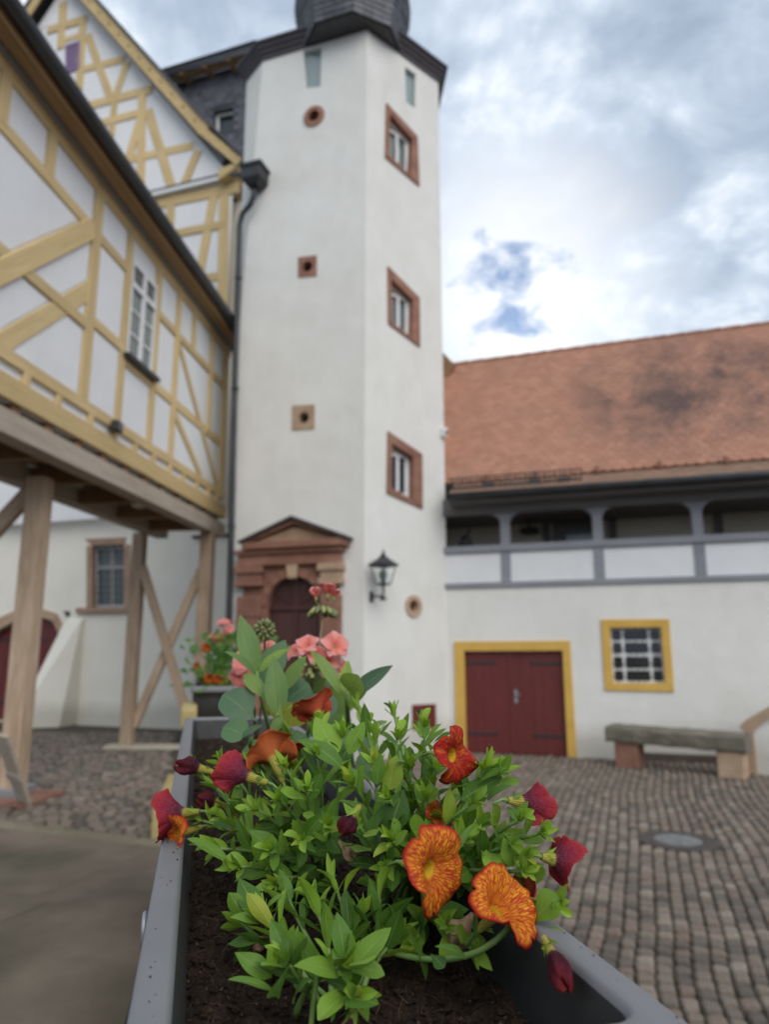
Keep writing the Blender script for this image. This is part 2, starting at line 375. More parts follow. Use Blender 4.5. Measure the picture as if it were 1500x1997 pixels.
def panels(parent, outline, tims, y0, y1, mat, skip=None, extra=0.018):
    if area(outline) < 0: outline = outline[::-1]
    cells = [outline]
    for p, q, w in tims:
        p = Vector(p); q = Vector(q); d = (q - p); L = d.length; d.normalize(); n = (-d.y, d.x); nc = []
        for c in cells:
            lo, hi = -1e9, 1e9
            for k in range(len(c)):
                a = Vector(c[k]); e = Vector(c[(k + 1) % len(c)]) - a; m = Vector((-e.y, e.x))
                num = (p - a).dot(m); dn = d.dot(m)
                if abs(dn) < 1e-9:
                    if num < 0: lo, hi = 1, 0
                elif dn > 0: lo = max(lo, -num / dn)
                else: hi = min(hi, -num / dn)
            ov = min(hi, L) - max(lo, 0)
            if hi - lo > 0.02 and ov > 0.5 * (hi - lo):
                nc += [clip(c, p, n), clip(c, p, (-n[0], -n[1]))]
            else: nc.append(c)
        cells = [c for c in nc if len(c) >= 3 and abs(area(c)) > 0.004]
    for c in cells:
        if area(c) < 0: c = c[::-1]
        r = list(c)
        for k in range(len(c)):
            a = Vector(c[k]); e = Vector(c[(k + 1) % len(c)]) - a
            if e.length < 1e-4: continue
            e.normalize(); m = Vector((-e.y, e.x)); hw = 0.07
            for p, q, w in tims:      # half the width of the timber this edge lies under
                pp = Vector(p); dd = (Vector(q) - pp).normalized()
                if abs(dd.cross(e)) < 0.02 and abs((a - pp).cross(dd)) < 0.03: hw = w / 2
            a2 = a + m * (hw + extra); r = clip(r, tuple(a2), tuple(m))
            if len(r) < 3: break
        if len(r) < 3 or abs(area(r)) < 0.003: continue
        cx = sum(p[0] for p in r) / len(r); cz = sum(p[1] for p in r) / len(r)
        if skip and skip(cx, cz): continue
        MB().prism(r, y0, y1).build('infill_panel', mat, parent, 0.006, seg=1)
def tiles(name, parent, o, u, v, nu, nv, su, sv, mat, th=0.014, jit=0.004, rounded=True, seed=1, keep=None, lap=1.25):
    rnd = random.Random(seed); vs = []; fs = []; tn = []; o = Vector(o); u = Vector(u).normalized(); v = Vector(v).normalized(); n = u.cross(v)
    for j in range(nv):
        for i in range(-1, nu):
            off = 0.5 * (j % 2); a0 = (i + off) * su; a1 = a0 + su * 0.965
            a0 = max(a0, 0); a1 = min(a1, nu * su)
            if a1 - a0 < 0.02: continue
            if keep and not keep((a0 + a1) / 2, (j + 0.5) * sv): continue
            b0 = j * sv + rnd.uniform(-jit, jit); b1 = (j + lap) * sv; k = rnd.uniform(0, jit); t = rnd.random()
            am = (a0 + a1) / 2; lo = th + 0.006 + k; hi_ = 0.002 + k
            if rounded: front = [(a0, b0 + su * 0.16), (am - (a1 - a0) * 0.2, b0), (am + (a1 - a0) * 0.2, b0), (a1, b0 + su * 0.16)]
            else: front = [(a0, b0), (a1, b0)]
            m = len(front); i0 = len(vs)
            top = [(x, y, lo) for x, y in front] + [(a1, b1, hi_ + th), (a0, b1, hi_ + th)]
            bot = [(x, y, lo - th) for x, y in front]
            for x, y, h in top + bot: vs.append(tuple(o + u * x + v * y + n * h))
            fs.append(tuple(i0 + q for q in range(m + 2))); tn.append(t); B = i0 + m + 2
            for q in range(m - 1): fs.append((i0 + q, B + q, B + q + 1, i0 + q + 1)); tn.append(t)
            fs.append((i0 + m + 1, B, i0)); fs.append((i0 + m - 1, B + m - 1, i0 + m)); tn += [t, t]
    me = bpy.data.meshes.new(name); me.from_pydata(vs, [], fs); me.materials.append(mat)
    a = me.attributes.new('tint', 'FLOAT', 'FACE'); a.data.foreach_set('value', tn); me.update()
    ob = bpy.data.objects.new(name, me); link(ob, parent); ob['kind'] = 'stuff'; return ob

# ================================================================== ground
b = NB('joint_soil'); v = b.coord(); f = b.noise(v, 3.0, 8.0, 0.7)
M_JOINT = (b.bump(b.noise(v, 60.0, 6.0, 0.7), 0.6, 0.01), b.set(Base_Color=b.ramp(f, [(0.3, (0.040, 0.033, 0.022)), (0.55, (0.066, 0.054, 0.035)), (0.75, (0.060, 0.064, 0.028))]), Roughness=0.95))[1]
g = MB(); S = 14
for i in range(S):
    for j in range(S):
        x0 = -160 + 320 * i / S; x1 = -160 + 320 * (i + 1) / S; y0 = -140 + 320 * j / S; y1 = -140 + 320 * (j + 1) / S
        g.quad((x0, y0, -0.028), (x1, y0, -0.028), (x1, y1, -0.028), (x0, y1, -0.028))
GROUND = tag(g.build('courtyard_ground', M_JOINT), kind='structure')
b = NB('cobble_basalt'); v = b.coord(); ta = b.node('ShaderNodeAttribute', attribute_name='tint').outputs['Fac']
cc = b.ramp(ta, [(0.0, (0.088, 0.074, 0.060)), (0.25, (0.150, 0.124, 0.096)), (0.55, (0.22, 0.182, 0.140)), (0.78, (0.20, 0.138, 0.105)), (1.0, (0.31, 0.265, 0.21))])
cc = b.mix(b.math('MULTIPLY', b.noise(v, 9.0, 6.0, 0.7), 0.5), cc, (0.07, 0.058, 0.046))
mossf = b.ramp(b.noise(b.coord('Generated'), 1.0), [(0.4, (0, 0, 0)), (0.7, (1, 1, 1))])
b.bump(b.noise(v, 38.0, 7.0, 0.7), 0.5, 0.012)
M_COBBLE = b.set(Base_Color=cc, Roughness=0.62)
def cobble_pts(w, l, h, rnd, ring8=True):
    """rounded block, top near z=0, footprint w x l"""
    jx = [rnd.uniform(-0.08, 0.08) for _ in range(8)]
    if ring8: foot = [(-.5, -.34), (-.36, -.5), (.36, -.5), (.5, -.34), (.5, .34), (.36, .5), (-.36, .5), (-.5, .34)]
    else: foot = [(-.5, -.5), (.5, -.5), (.5, .5), (-.5, .5)]
    foot = [(x * (1 + jx[k % 8]) * w, y * (1 + jx[(k + 3) % 8]) * l) for k, (x, y) in enumerate(foot)]
    n = len(foot); tl = rnd.uniform(-.007, .007); tm = rnd.uniform(-.007, .007); vs = []
    for s_, z in ((1.0, -0.05), (0.98, -0.020), (0.88, -0.005), (0.55, 0.003)) if ring8 else ((1.0, -0.045), (0.93, -0.014), (0.58, 0.002)):
        for x, y in foot: vs.append((x * s_, y * s_, z + h + (tl * x / w + tm * y / l if z > -0.04 else 0)))
    k = len(vs) // n; fs = []
    for r_ in range(k - 1):
        for q in range(n): q2 = (q + 1) % n; fs.append((r_ * n + q, r_ * n + q2, (r_ + 1) * n + q2, (r_ + 1) * n + q))
    fs.append(tuple((k - 1) * n + q for q in range(n))); return vs, fs
rc = random.Random(11)
MANHOLE = on_z(1322, 1637, 0)
def seen(p, mx=260):
    d = Vector(p) - CAM; z = d.dot(FWD)
    if z < 0.3: return False
    x = CX + FPX * d.x / z; y = CY - FPX * d.dot(UPV) / z
    return -mx < x < 1500 + mx and y < 1997 + 330
E_DIR = Vector((sin(radians(-14.4)), cos(radians(-14.4)), 0))     # direction of the planters and the parapet
E_PER = Vector((E_DIR.y, -E_DIR.x, 0))                             # to the right of it
def right_of_parapet(p): return (Vector((p[0], p[1], 0))).dot(E_PER)
from mathutils import noise as NZ0
def wv(b_, a_): return 0.10 * NZ0.noise(Vector((b_ * .36, a_ * .12, 3.3))) + 0.03 * NZ0.noise(Vector((b_ * 1.1, a_ * .30, 7.1)))
stones = []                                                        # (distance, x, y, angle, w, l, h)
a = -5.0
while a < 9.5:
    rw = rc.uniform(0.086, 0.108); bpos = rc.uniform(0.0, 0.12) + 0.06
    while bpos < 10.2:
        ln = rc.uniform(0.095, 0.150); bc = bpos + ln / 2
        wav = wv(bc, a)
        p = FR.w(a + rw / 2 + wav, -bc, 0)
        slope = (wv(bc + .1, a) - wv(bc - .1, a)) / .2
        if right_of_parapet(p) > 0.12 and p.y > 1.2 and (Vector((p.x, p.y)) - MANHOLE.xy).length > 0.37 and seen(p):
            stones.append(((p - CAM).length, p.x, p.y, A19 + slope, rw * rc.uniform(.88, .96), ln * rc.uniform(.70, .80), rc.uniform(-0.007, 0.007)))
        bpos += ln
    a += rw
# irregular field stones on the left, towards the bridge posts
yy = 5.9
while yy < 15.5:
    rl = rc.uniform(0.11, 0.16); xx = -8.4
    while xx < -0.6:
        w_ = rc.uniform(0.10, 0.19); p = Vector((xx + w_ / 2, yy + rl / 2 + 0.07 * sin(xx * 2.3), 0))
        if right_of_parapet(p) < -0.35 and FL.loc(p).y < 0.0 and seen(p, 200) and p.y > 6.1 - 0.37 * (p.x + 2.05):
            stones.append(((p - CAM).length, p.x, p.y, rc.uniform(-0.35, 0.35), w_ * 0.86, rl * 0.84, rc.uniform(-0.012, 0.012)))
        xx += w_
    yy += rl
stones.sort()
variants = []
for k in range(24):
    vs, fs = cobble_pts(0.108, 0.140, 0.0, rc); me = bpy.data.meshes.new('cobblestone'); me.from_pydata(vs, [], fs); me.materials.append(M_COBBLE)
    at_ = me.attributes.new('tint', 'FLOAT', 'FACE'); at_.data.foreach_set('value', [k / 23.0] * len(fs)); variants.append(me)
def vis_in(p):
    d = Vector(p) - CAM; z = d.dot(FWD); x = CX + FPX * d.x / z; y = CY - FPX * d.dot(UPV) / z; return 0 < x < 1500 and y < 1997
n_ind = 0; rest_v = []; rest_f = []; rest_t = []
for d, x, y, an, w_, l_, h_ in stones:
    if n_ind < 300 and x > 0.5 and vis_in((x, y, 0)):
        o = bpy.data.objects.new('cobblestone', variants[rc.randrange(24)]); link(o, GROUND); n_ind += 1
        o.location = (x, y, h_); o.rotation_euler = (0, 0, an); o.scale = (w_ / 0.108, l_ / 0.14, 1)
    else:
        vs, fs = cobble_pts(w_, l_, h_, rc, d < 6.5 or x < 0); i0 = len(rest_v); ca, sa = cos(an), sin(an); t = rc.random()
        rest_v += [(x + vx * ca - vy * sa, y + vx * sa + vy * ca, vz) for vx, vy, vz in vs]
        rest_f += [tuple(i0 + q for q in f_) for f_ in fs]; rest_t += [t] * len(fs)
me = bpy.data.meshes.new('cobble_paving'); me.from_pydata(rest_v, [], rest_f); me.materials.append(M_COBBLE)
at_ = me.attributes.new('tint', 'FLOAT', 'FACE'); at_.data.foreach_set('value', rest_t)
o = bpy.data.objects.new('cobble_paving', me); link(o, GROUND); o['kind'] = 'stuff'
# landing of worn sandstone on the near left, one step above the cobbles
b = NB('worn_landing_stone'); v = b.coord(); f = b.noise(v, 0.9, 6.0, 0.6); f2 = b.noise(b.map(v, (1, 1, 1), (3, 1, 0)), 0.55, 5.0, 0.6)
cc = b.ramp(f, [(0.3, (0.095, 0.072, 0.052)), (0.52, (0.160, 0.122, 0.090)), (0.7, (0.215, 0.168, 0.125))])
cc = b.mix(b.ramp(f2, [(0.40, (0, 0, 0)), (0.62, (0.85, 0.85, 0.85))]), cc, (0.045, 0.046, 0.022)); b.bump(b.noise(v, 26.0, 7.0, 0.7), 0.5, 0.012)
M_LANDING = b.set(Base_Color=cc, Roughness=0.88)
M_KERB = mk_stone('mossy_kerb_stone', (0.11, 0.095, 0.055), (0.165, 0.14, 0.09), (0.22, 0.19, 0.125)); e0 = on_z(0, 1600, 0.08); e1 = on_z(296, 1634, 0.08); ed = (e1 - e0).normalized()
LAND = tag(empty('stone_landing'), kind='structure')
pR = E_PER * -0.02
def land_x(y):                                     # right boundary: the parapet line
    t = y / E_DIR.y; return E_DIR.x * t - 0.30
fl = e1 + ed * 0.25; f0 = e0 - ed * 3.4
MB().hexa([(-9, -3, -0.02), (0.25, -3, -0.02), (fl.x, fl.y, -0.02), (f0.x, f0.y, -0.02), (-9, -3, 0.072), (0.25, -3, 0.072), (fl.x, fl.y, 0.072), (f0.x, f0.y, 0.072)]).build('landing_bed', M_LANDING, LAND)
nrm = Vector((-ed.y, ed.x, 0)); L_ = (fl - f0).length; rl = random.Random(4)
row = 0; back = 0.20                                # the slabs of the landing, row by row towards the camera
while back < 8.2:
    dp = rl.uniform(1.25, 1.6); x_ = rl.uniform(-0.9, 0)
    while x_ < L_ + 1.2:
        wd = rl.uniform(1.3, 2.3); s0 = max(x_, 0.0); s1 = min(x_ + wd, L_ + back * 0.12)
        if s1 - s0 > 0.1:
            pA = f0 + ed * (s0 + 0.006) - nrm * back; pB_ = f0 + ed * (s1 - 0.006) - nrm * back
            pC_ = pB_ - nrm * (dp - 0.012); pD = pA - nrm * (dp - 0.012); z1 = 0.080 + rl.uniform(-0.003, 0.003)
            MB().hexa([(q.x, q.y, 0.02) for q in (pD, pC_, pB_, pA)] + [(q.x, q.y, z1) for q in (pD, pC_, pB_, pA)]).build('paving_slab', M_LANDING, LAND, 0.008)
        x_ += wd
    back += dp; row += 1
x_ = 0.0
while x_ < L_:
    wd = min(rl.uniform(0.7, 1.1), L_ - x_); pA = f0 + ed * (x_ + 0.004); pB_ = f0 + ed * (x_ + wd - 0.004); q = nrm * -0.19
    MB().hexa([(t.x, t.y, -0.03) for t in (pA + q, pB_ + q, pB_, pA)] + [(t.x, t.y, 0.083) for t in (pA + q, pB_ + q, pB_, pA)]).build('kerb_stone', M_KERB, LAND, 0.012)
    x_ += wd

# ================================================================== stair tower
zt = F1(709, 60)[1]
TOWER = thing('stair_tower', 'tall white plastered stair tower with sandstone portal and slanted windows', 'tower', PB, A19)
tl = lambda p: F1.loc(p)                                   # world -> tower local
aA0 = F1(453, 1265)[0]; aA1 = F1(461, 700)[0]; zm = F1(461, 700)[1]
A_top1 = F1(513, 112); zt1 = zt
aA_t1 = A_top1[0]
dW = Vector((sin(radians(-39)), cos(radians(-39)), 0)); W1 = F1.w(aA_t1, 0, 0); rr = unit_ray(481, 160)
_t = (W1.x * rr.y - W1.y * rr.x) / -(dW.x * rr.y - dW.y * rr.x); W2 = W1 + dW * _t; A2t = F1.loc(W2)
C_ = F1.loc(PC); tf2 = lambda a_, y_, z_: F1.loc(F2.w(a_, y_, z_)) if False else Vector((lambda p: (F1.loc(p).x, F1.loc(p).y, p.z))(F2.w(a_, y_, z_)))
LEN2 = (PC - PB).length
# openings (local a,z of each face)
slit1 = PX(F1, [(592, 100), (627, 94), (625, 170), (597, 173)]); slit2 = PX(F2, [(790, 131), (811, 146), (810, 213), (792, 200)])
oc1 = F1(613, 228); oc1r = abs(F1(633, 228)[0] - oc1[0])
sq2 = PX(F1, [(582, 503), (618, 499), (618, 539), (582, 542)]); sq2c = F1(600, 521); sq2r = abs(F1(613, 521)[0] - sq2c[0])
sq3 = PX(F1, [(570, 792), (614, 789), (614, 837), (570, 840)]); sq3c = F1(593, 815); sq3r = abs(F1(606, 815)[0] - sq3c[0])
oc4 = F2(806, 1182); oc4x = abs(F2(822, 1182)[0] - oc4[0]) ; oc4r = 0.19
W1o = PX(F2, [(752, 202), (813, 268), (817, 365), (750, 308)]); W1i = PX(F2, [(759, 224), (803, 274), (799, 345), (758, 304)])
W2o = PX(F2, [(755, 520), (817, 582), (818, 678), (756, 632)]); W2i = PX(F2, [(762, 546), (804, 587), (802, 661), (762, 628)])
W3o = PX(F2, [(755, 841), (822, 886), (823, 993), (753, 962)]); W3i = PX(F2, [(763, 866), (804, 893), (804, 975), (761, 951)])
# portal: arched doorway cut in the face
dax = F1(573, 1265)[0]; arch_r = abs(F1(573 + 55, 1200)[0] - dax); arch_z = F1(573, 1124)[1] - arch_r
def arch_poly(r, z0, zc, n=14): return [(dax - r, z0), (dax + r, z0)] + [(dax + r * cos(pi * k / n), zc + r * sin(pi * k / n)) for k in range(n + 1)]
door_hole = arch_poly(arch_r, -0.029, arch_z)
wl = MB()
holes1 = [slit1, circ(oc1, oc1r * .62, oc1r * .62), circ(sq2c, sq2r * .8, sq2r * .8), circ(sq3c, sq3r * .8, sq3r * .8), door_hole]
wall_face(wl, [(aA0, -0.03), (0, -0.03), (0, zt), (aA_t1, zt), (aA1, zm)], holes1)
holes2 = [slit2, W1i, W2i, W3i, circ(oc4, oc4r * .6, oc4r * .6)]
wall_face(wl, [(0, -0.03), (LEN2, -0.03), (LEN2, zt), (0, zt)], holes2, 0.0, tf2)
Dp = F1.loc(PC + Vector((-0.25, 3.0, 0))); Ep = (aA0 - 0.55, 4.2)
def q3(*p): wl.quad(*p)
q3((C_.x, C_.y, -.03), (Dp.x, Dp.y, -.03), (Dp.x, Dp.y, zt), (C_.x, C_.y, zt))
q3((Dp.x, Dp.y, -.03), (Ep[0], Ep[1], -.03), (Ep[0], Ep[1], zt), (Dp.x, Dp.y, zt))
q3((Ep[0], Ep[1], -.03), (aA0, 0, -.03), (aA1, 0, zm)); q3((Ep[0], Ep[1], -.03), (aA1, 0, zm), (A2t.x, A2t.y, zt), (Ep[0], Ep[1], zt))
q3((aA1, 0, zm), (aA_t1, 0, zt), (A2t.x, A2t.y, zt))
wl.build('wall', M_PLASTER, TOWER)
# reveals and glazing
def opening(parent, poly, tf, depth, mat_rev, name='window_reveal', y0=0.0):
    m = MB(); n = len(poly)
    if area(poly) < 0: poly = poly[::-1]
    for k in range(n):
        p, q = poly[k], poly[(k + 1) % n]
        m.quad(tf(q[0], y0, q[1]), tf(p[0], y0, p[1]), tf(p[0], depth, p[1]), tf(q[0], depth, q[1]))
    return m.build(name, mat_rev, parent)
id1 = lambda a_, y_, z_: Vector((a_, y_, z_))
def on_face(o, fr):                        # object built in fr coordinates, child of the tower (F1 coordinates)
    if fr is F2: o.matrix_local = Matrix.Rotation(F2.a - F1.a, 4, 'Z')
    return o
for poly, fr in ((slit1, F1), (slit2, F2)):
    w_ = empty('slit_window', (0, 0, 0), 0, TOWER); on_face(w_, fr)
    opening(w_, poly, id1, 0.10, M_PLASTER); MB().prism(poly, 0.075, 0.095).build('pane', M_PANEGREEN, w_)
    q = poly; f_ = MB(); f_.ring(q, shrink(q, 0.13), 0.05, 0.074); f_.build('frame', M_PANEGREEN, w_)
w_ = empty('oculus_window', (0, 0, 0), 0, TOWER); MB().ring(circ(oc1, oc1r, oc1r), circ(oc1, oc1r * .55, oc1r * .55), -0.03, 0.20).build('stone_ring', M_SANDRED, w_); MB().prism(circ(oc1, oc1r * .6, oc1r * .6), 0.18, 0.21).build('pane', M_PANE, w_)
MB().box(oc1[0] - .012, oc1[0] + .012, .14, .16, oc1[1] - oc1r * .55, oc1[1] + oc1r * .55).build('iron_bar', M_IRON, w_)
for sq, c_, r_, mt in ((sq2, sq2c, sq2r, M_SANDRED), (sq3, sq3c, sq3r, M_SANDTAN)):
    w_ = empty('round_window', (0, 0, 0), 0, TOWER); m = MB(); ci = circ(c_, r_ * .78, r_ * .78, 28)
    sqr = [quadpt(sq, *st) for st in ([(k / 7, 0) for k in range(7)] + [(1, k / 7) for k in range(7)] + [(1 - k / 7, 1) for k in range(7)] + [(0, 1 - k / 7) for k in range(7)])]
    ci = [(c_[0] + r_ * .78 * cos(3 * pi / 4 - 2 * pi * k / 28), c_[1] + r_ * .78 * sin(3 * pi / 4 - 2 * pi * k / 28)) for k in range(28)]
    m.ring(sqr, ci, -0.015, 0.20); m.build('stone_block', mt, w_); MB().prism(circ(c_, r_ * .8, r_ * .8), 0.17, 0.20).build('pane', M_PANE, w_)
w_ = empty('oculus_window', (0, 0, 0), 0, TOWER); on_face(w_, F2); MB().ring(circ(oc4, oc4r, oc4r), circ(oc4, oc4r * .56, oc4r * .56), -0.03, 0.20).build('stone_ring', M_SANDTAN, w_); MB().prism(circ(oc4, oc4r * .6, oc4r * .6), 0.15, 0.18).build('pane', M_PANE, w_)
MB().box(oc4[0] - .012, oc4[0] + .012, .10, .12, oc4[1] - oc4r * .55, oc4[1] + oc4r * .55).build('iron_bar', M_IRON, w_)
for qo, qi in ((W1o, W1i), (W2o, W2i), (W3o, W3i)):
    w_ = empty('slanted_window', (0, 0, 0), 0, TOWER); on_face(w_, F2)
    MB().ring(qo, qi, -0.035, 0.17).build('stone_frame', M_SANDRED, w_, 0.01)
    MB().prism(qi, 0.145, 0.16).build('pane', M_PANE if qi is W3i else M_PANEGREY, w_)
    f_ = MB(); f_.ring(qi, shrink(qi, 0.11), 0.09, 0.135)
    # level casement inside the slanted opening: transoms and mullion
    x0 = min(p[0] for p in qi); x1 = max(p[0] for p in qi); zl = (qi[0][1] + qi[3][1]) / 2; zr = (qi[1][1] + qi[2][1]) / 2
    ztp = qi[1][1] + 0.02 if qi[1][1] < qi[0][1] else zl + .3
    zt_ = min(qi[0][1], qi[1][1]) + 0.10 * (qi[0][1] - qi[1][1]); zb_ = max(qi[3][1], qi[2][1]) - 0.05
    f_.box(x0, x1, 0.095, 0.13, zt_ - .026, zt_ + .026); f_.box(x0, x1, 0.095, 0.13, zb_ - .026, zb_ + .026)
    f_.box((x0 + x1) / 2 - .028, (x0 + x1) / 2 + .028, 0.091, 0.127, zb_, zt_); f_.box(x0 + .02, x0 + .075, 0.092, 0.128, zb_, zt_); f_.box(x1 - .085, x1 - .04, 0.092, 0.128, zb_ - .3, zt_)
    f_.build('casement', M_WHITEPAINT, w_)
# red hatch low on the right face
hq = PX(F2, [(803, 1374), (848, 1372), (849, 1418), (804, 1422)]); w_ = empty('red_hatch', (0, 0, 0), 0, TOWER); on_face(w_, F2)
MB().prism(hq, -0.03, -0.001).build('hatch_board', M_REDDOOR, w_, 0.006)
hz = (hq[0][1] + hq[3][1]) / 2
MB().box(hq[0][0], hq[0][0] + .25, -.036, -.029, hz + .08, hz + .11).build('strap_hinge', M_IRON, w_)
# portal
PT = empty('portal', (0, 0, 0), 0, TOWER)
xl0 = F1(468, 1150)[0]; xl1 = F1(519, 1150)[0]; xr0 = F1(629, 1150)[0]; xr1 = F1(672, 1150)[0]
zc0 = F1(573, 1103)[1]; zen = F1(573, 1072)[1]; zap = F1(573, 1012, -0.25)[1]
zpe = F1(573, 1066, -0.2)[1]
# wall slab around the arch
ap = [(xl0 + .1, 0.0), (dax - arch_r, 0.0)] + [(dax - arch_r * cos(pi * k / 16), arch_z + arch_r * sin(pi * k / 16)) for k in range(17)] + [(dax + arch_r, 0.0), (xr1 - .1, 0.0), (xr1 - .1, zc0), (xl0 + .1, zc0)]
m = MB(); ptsf, trs = tess(ap, []); i = 0
n_ = len(ap); m.v += [(p[0], -.06, p[1]) for p in ap] + [(p[0], .13, p[1]) for p in ap]
for t in trs:
    a3, b3, c3 = (Vector(ap[k] + (0,)) for k in t)
    if (b3 - a3).cross(c3 - a3).z < 0: t = (t[0], t[2], t[1])
    m.f.append(tuple(t)); m.m.append(0)
for k in range(n_): k2 = (k + 1) % n_; m.f.append((k, k2, n_ + k2, n_ + k)); m.m.append(0)
m.build('surround', M_SANDRED, PT)
nv_ = 9                                                    # voussoirs of the arch, each its own stone
for k in range(nv_):
    t0 = pi * k / nv_ + .012; t1 = pi * (k + 1) / nv_ - .012; ro = arch_r + 0.15; ri = arch_r + .0
    if k == nv_ // 2: continue
    poly = [(dax + ri * cos(t0), arch_z + ri * sin(t0)), (dax + ro * cos(t0), arch_z + ro * sin(t0)), (dax + ro * cos(t1), arch_z + ro * sin(t1)), (dax + ri * cos(t1), arch_z + ri * sin(t1))]
    MB().prism(poly, -.085, -.05).build('voussoir', M_SANDRED, PT, .006)
MB().prism([(dax - .07, arch_z + arch_r - .05), (dax + .07, arch_z + arch_r - .05), (dax + .11, arch_z + arch_r + .20), (dax - .11, arch_z + arch_r + .20)], -.17, -.05).build('keystone', M_SANDTAN, PT, .015)
for x0, x1 in ((xl0, xl1), (xr0, xr1)):                     # pilasters in courses, with capital and base
    zz = 0.0; crs = [0.38, 0.34, 0.40, 0.36, 0.34, 0.40, 0.36]
    zcap = zc0 - 0.34
    for c_ in crs:
        z1 = min(zz + c_, zcap)
        if z1 - zz > .05: MB().box(x0 + .03, x1 - .03, -.15, .0, zz + .004, z1 - .004).build('pilaster_block', M_SANDRED, PT, .014)
        zz = z1
    m = MB(); m.box(x0 - .01, x1 + .01, -.19, 0, zcap, zcap + .09); m.box(x0 + .02, x1 - .02, -.165, 0, zcap + .09, zcap + .22); m.box(x0 - .02, x1 + .02, -.21, 0, zcap + .22, zc0 - .003)
    m.build('capital', M_SANDTAN if x0 > dax else M_SANDRED, PT, .012)
m = MB(); m.box(xl0 + .02, xr1 - .02, -.18, 0, zc0, zc0 + .10); m.box(xl0 + .05, xr1 - .05, -.155, 0, zc0 + .10, zen - .08); m.box(xl0 - .02, xr1 + .02, -.22, 0, zen - .08, zen); m.build('entablature', M_SANDRED, PT, .012)
xe0 = F1(470, 1075, -.3)[0] ; xe1 = F1(670, 1062, -.3)[0]
m = MB(); m.box(xe0, xe1, -.30, 0, zen + .002, zen + .12); m.build('cornice', M_SANDRED, PT, .012)
apx = (xe0 + xe1) / 2 + .0; zb = zen + .12
MB().prism([(xe0 + .14, zb), (xe1 - .14, zb), (apx, zap - .12)], -.17, 0).build('tympanum', M_TYMP, PT)
for s_, xe in ((-1, xe0), (1, xe1)):
    p = (xe, zb); q = (apx, zap); d = Vector((q[0] - p[0], q[1] - p[1])).normalized(); nn = Vector((-d.y, d.x)) * (1 if s_ < 0 else -1)
    th_ = .075
    MB().prism([p, q, (q[0], q[1] - th_ / abs(d.x)), (p[0] - s_ * 0.0 + d.x * .12, p[1] + 0.002)], -.26, 0).build('raking_cornice', M_SANDRED, PT, .01)
    MB().prism([(p[0] - d.x * .06, p[1] - d.y * .06 + .004), (q[0], q[1] + .004), (q[0], q[1] + .05), (p[0] - d.x * .06, p[1] - d.y * .06 + .05)], -.34, 0).build('cover_slab', M_LEADGREY, PT, .006)
# door leaf behind the arch
DR = MB(); DR.prism(arch_poly(arch_r + .02, 0.0, arch_z), .07, .13); DR.build('door', M_OLDDOOR, PT)
for x0, x1 in ((dax - arch_r + .06, dax - .05), (dax + .05, dax + arch_r - .06)):
    for z0, z1 in ((.12, .75), (.82, arch_z - .10)): MB().box(x0, x1, .045, .07, z0, z1).build('door_panel', M_OLDDOOR, PT, .012)
MB().box(dax - .03, dax + .03, .03, .07, 0, arch_z + arch_r - .02).build('door_cover_strip', M_OLDDOOR, PT, .01)
MB().box(dax - arch_r, dax + arch_r, .025, .068, arch_z - .07, arch_z + .01).build('door_transom', M_OLDDOOR, PT, .01)
for k in range(1, 6):
    t = pi * k / 6; MB().bar((dax, .055, arch_z), (dax + (arch_r - .03) * cos(t), .055, arch_z + (arch_r - .03) * sin(t)), .03, .02, (0, 1, 0)).build('fanlight_bar', M_OLDDOOR, PT)
# cornice and roof of the tower
ring = [F1.loc(F1.w(aA_t1, 0, 0)), Vector((0, 0, 0)), Vector((C_.x, C_.y, 0)), Vector((Dp.x, Dp.y, 0)), Vector((Ep[0], Ep[1], 0)), Vector((A2t.x, A2t.y, 0))]
def off_ring(rg, d):
    out_ = []; n = len(rg)
    for k in range(n):
        p0, p1, p2 = rg[k - 1], rg[k], rg[(k + 1) % n]; e1_ = (p1 - p0); e2_ = (p2 - p1); e1_.z = e2_.z = 0; e1_.normalize(); e2_.normalize()
        n1 = Vector((e1_.y, -e1_.x, 0)); n2 = Vector((e2_.y, -e2_.x, 0)); bs = (n1 + n2); k_ = d / max(0.35, (1 + n1.dot(n2)) / 2) / 2
        out_.append(p1 + bs * k_)
    return out_
prof = [(0.0, -0.02), (0.04, -0.02), (0.04, 0.05), (0.08, 0.08), (0.08, 0.12), (0.13, 0.17), (0.15, 0.22), (0.15, 0.25)]
m = MB(); n = len(ring); rgs = [off_ring(ring, d) for d, z in prof]
for (d, z), rg in zip(prof, rgs): m.v += [(p.x, p.y, zt + z) for p in rg]
for k in range(len(prof) - 1):
    for j in range(n): j2 = (j + 1) % n; m.f.append((k * n + j, k * n + j2, (k + 1) * n + j2, (k + 1) * n + j)); m.m.append(0)
M_CORN = simple('plum_grey_cornice_paint', (0.060, 0.052, 0.060), (0.085, 0.076, 0.086), 2.0, 0.7, 0.2)
m.build('cornice', M_CORN, TOWER)
RF = empty('tower_roof', (0, 0, 0), 0, TOWER)
ctr = sum(rgs[-1], Vector()) / n
m = MB(); rp = [(0.19, 0.245), (0.195, 0.29), (0.16, 0.31)]; rg2 = [off_ring(ring, d) for d, z in rp]
for (d, z), rg in zip(rp, rg2): m.v += [(p.x, p.y, zt + z) for p in rg]
m.v += [(p.x * .5 + ctr.x * .5, p.y * .5 + ctr.y * .5, zt + .60) for p in rg2[-1]]; k_ = len(rp) + 1
for k in range(k_ - 1):
    for j in range(n): j2 = (j + 1) % n; m.f.append((k * n + j, k * n + j2, (k + 1) * n + j2, (k + 1) * n + j)); m.m.append(0)
m.f.append(tuple((k_ - 1) * n + j for j in range(n))); m.m.append(0); m.f.append(tuple(range(n - 1, -1, -1))); m.m.append(0)
m.build('roof_skirt', M_SLATE, RF)
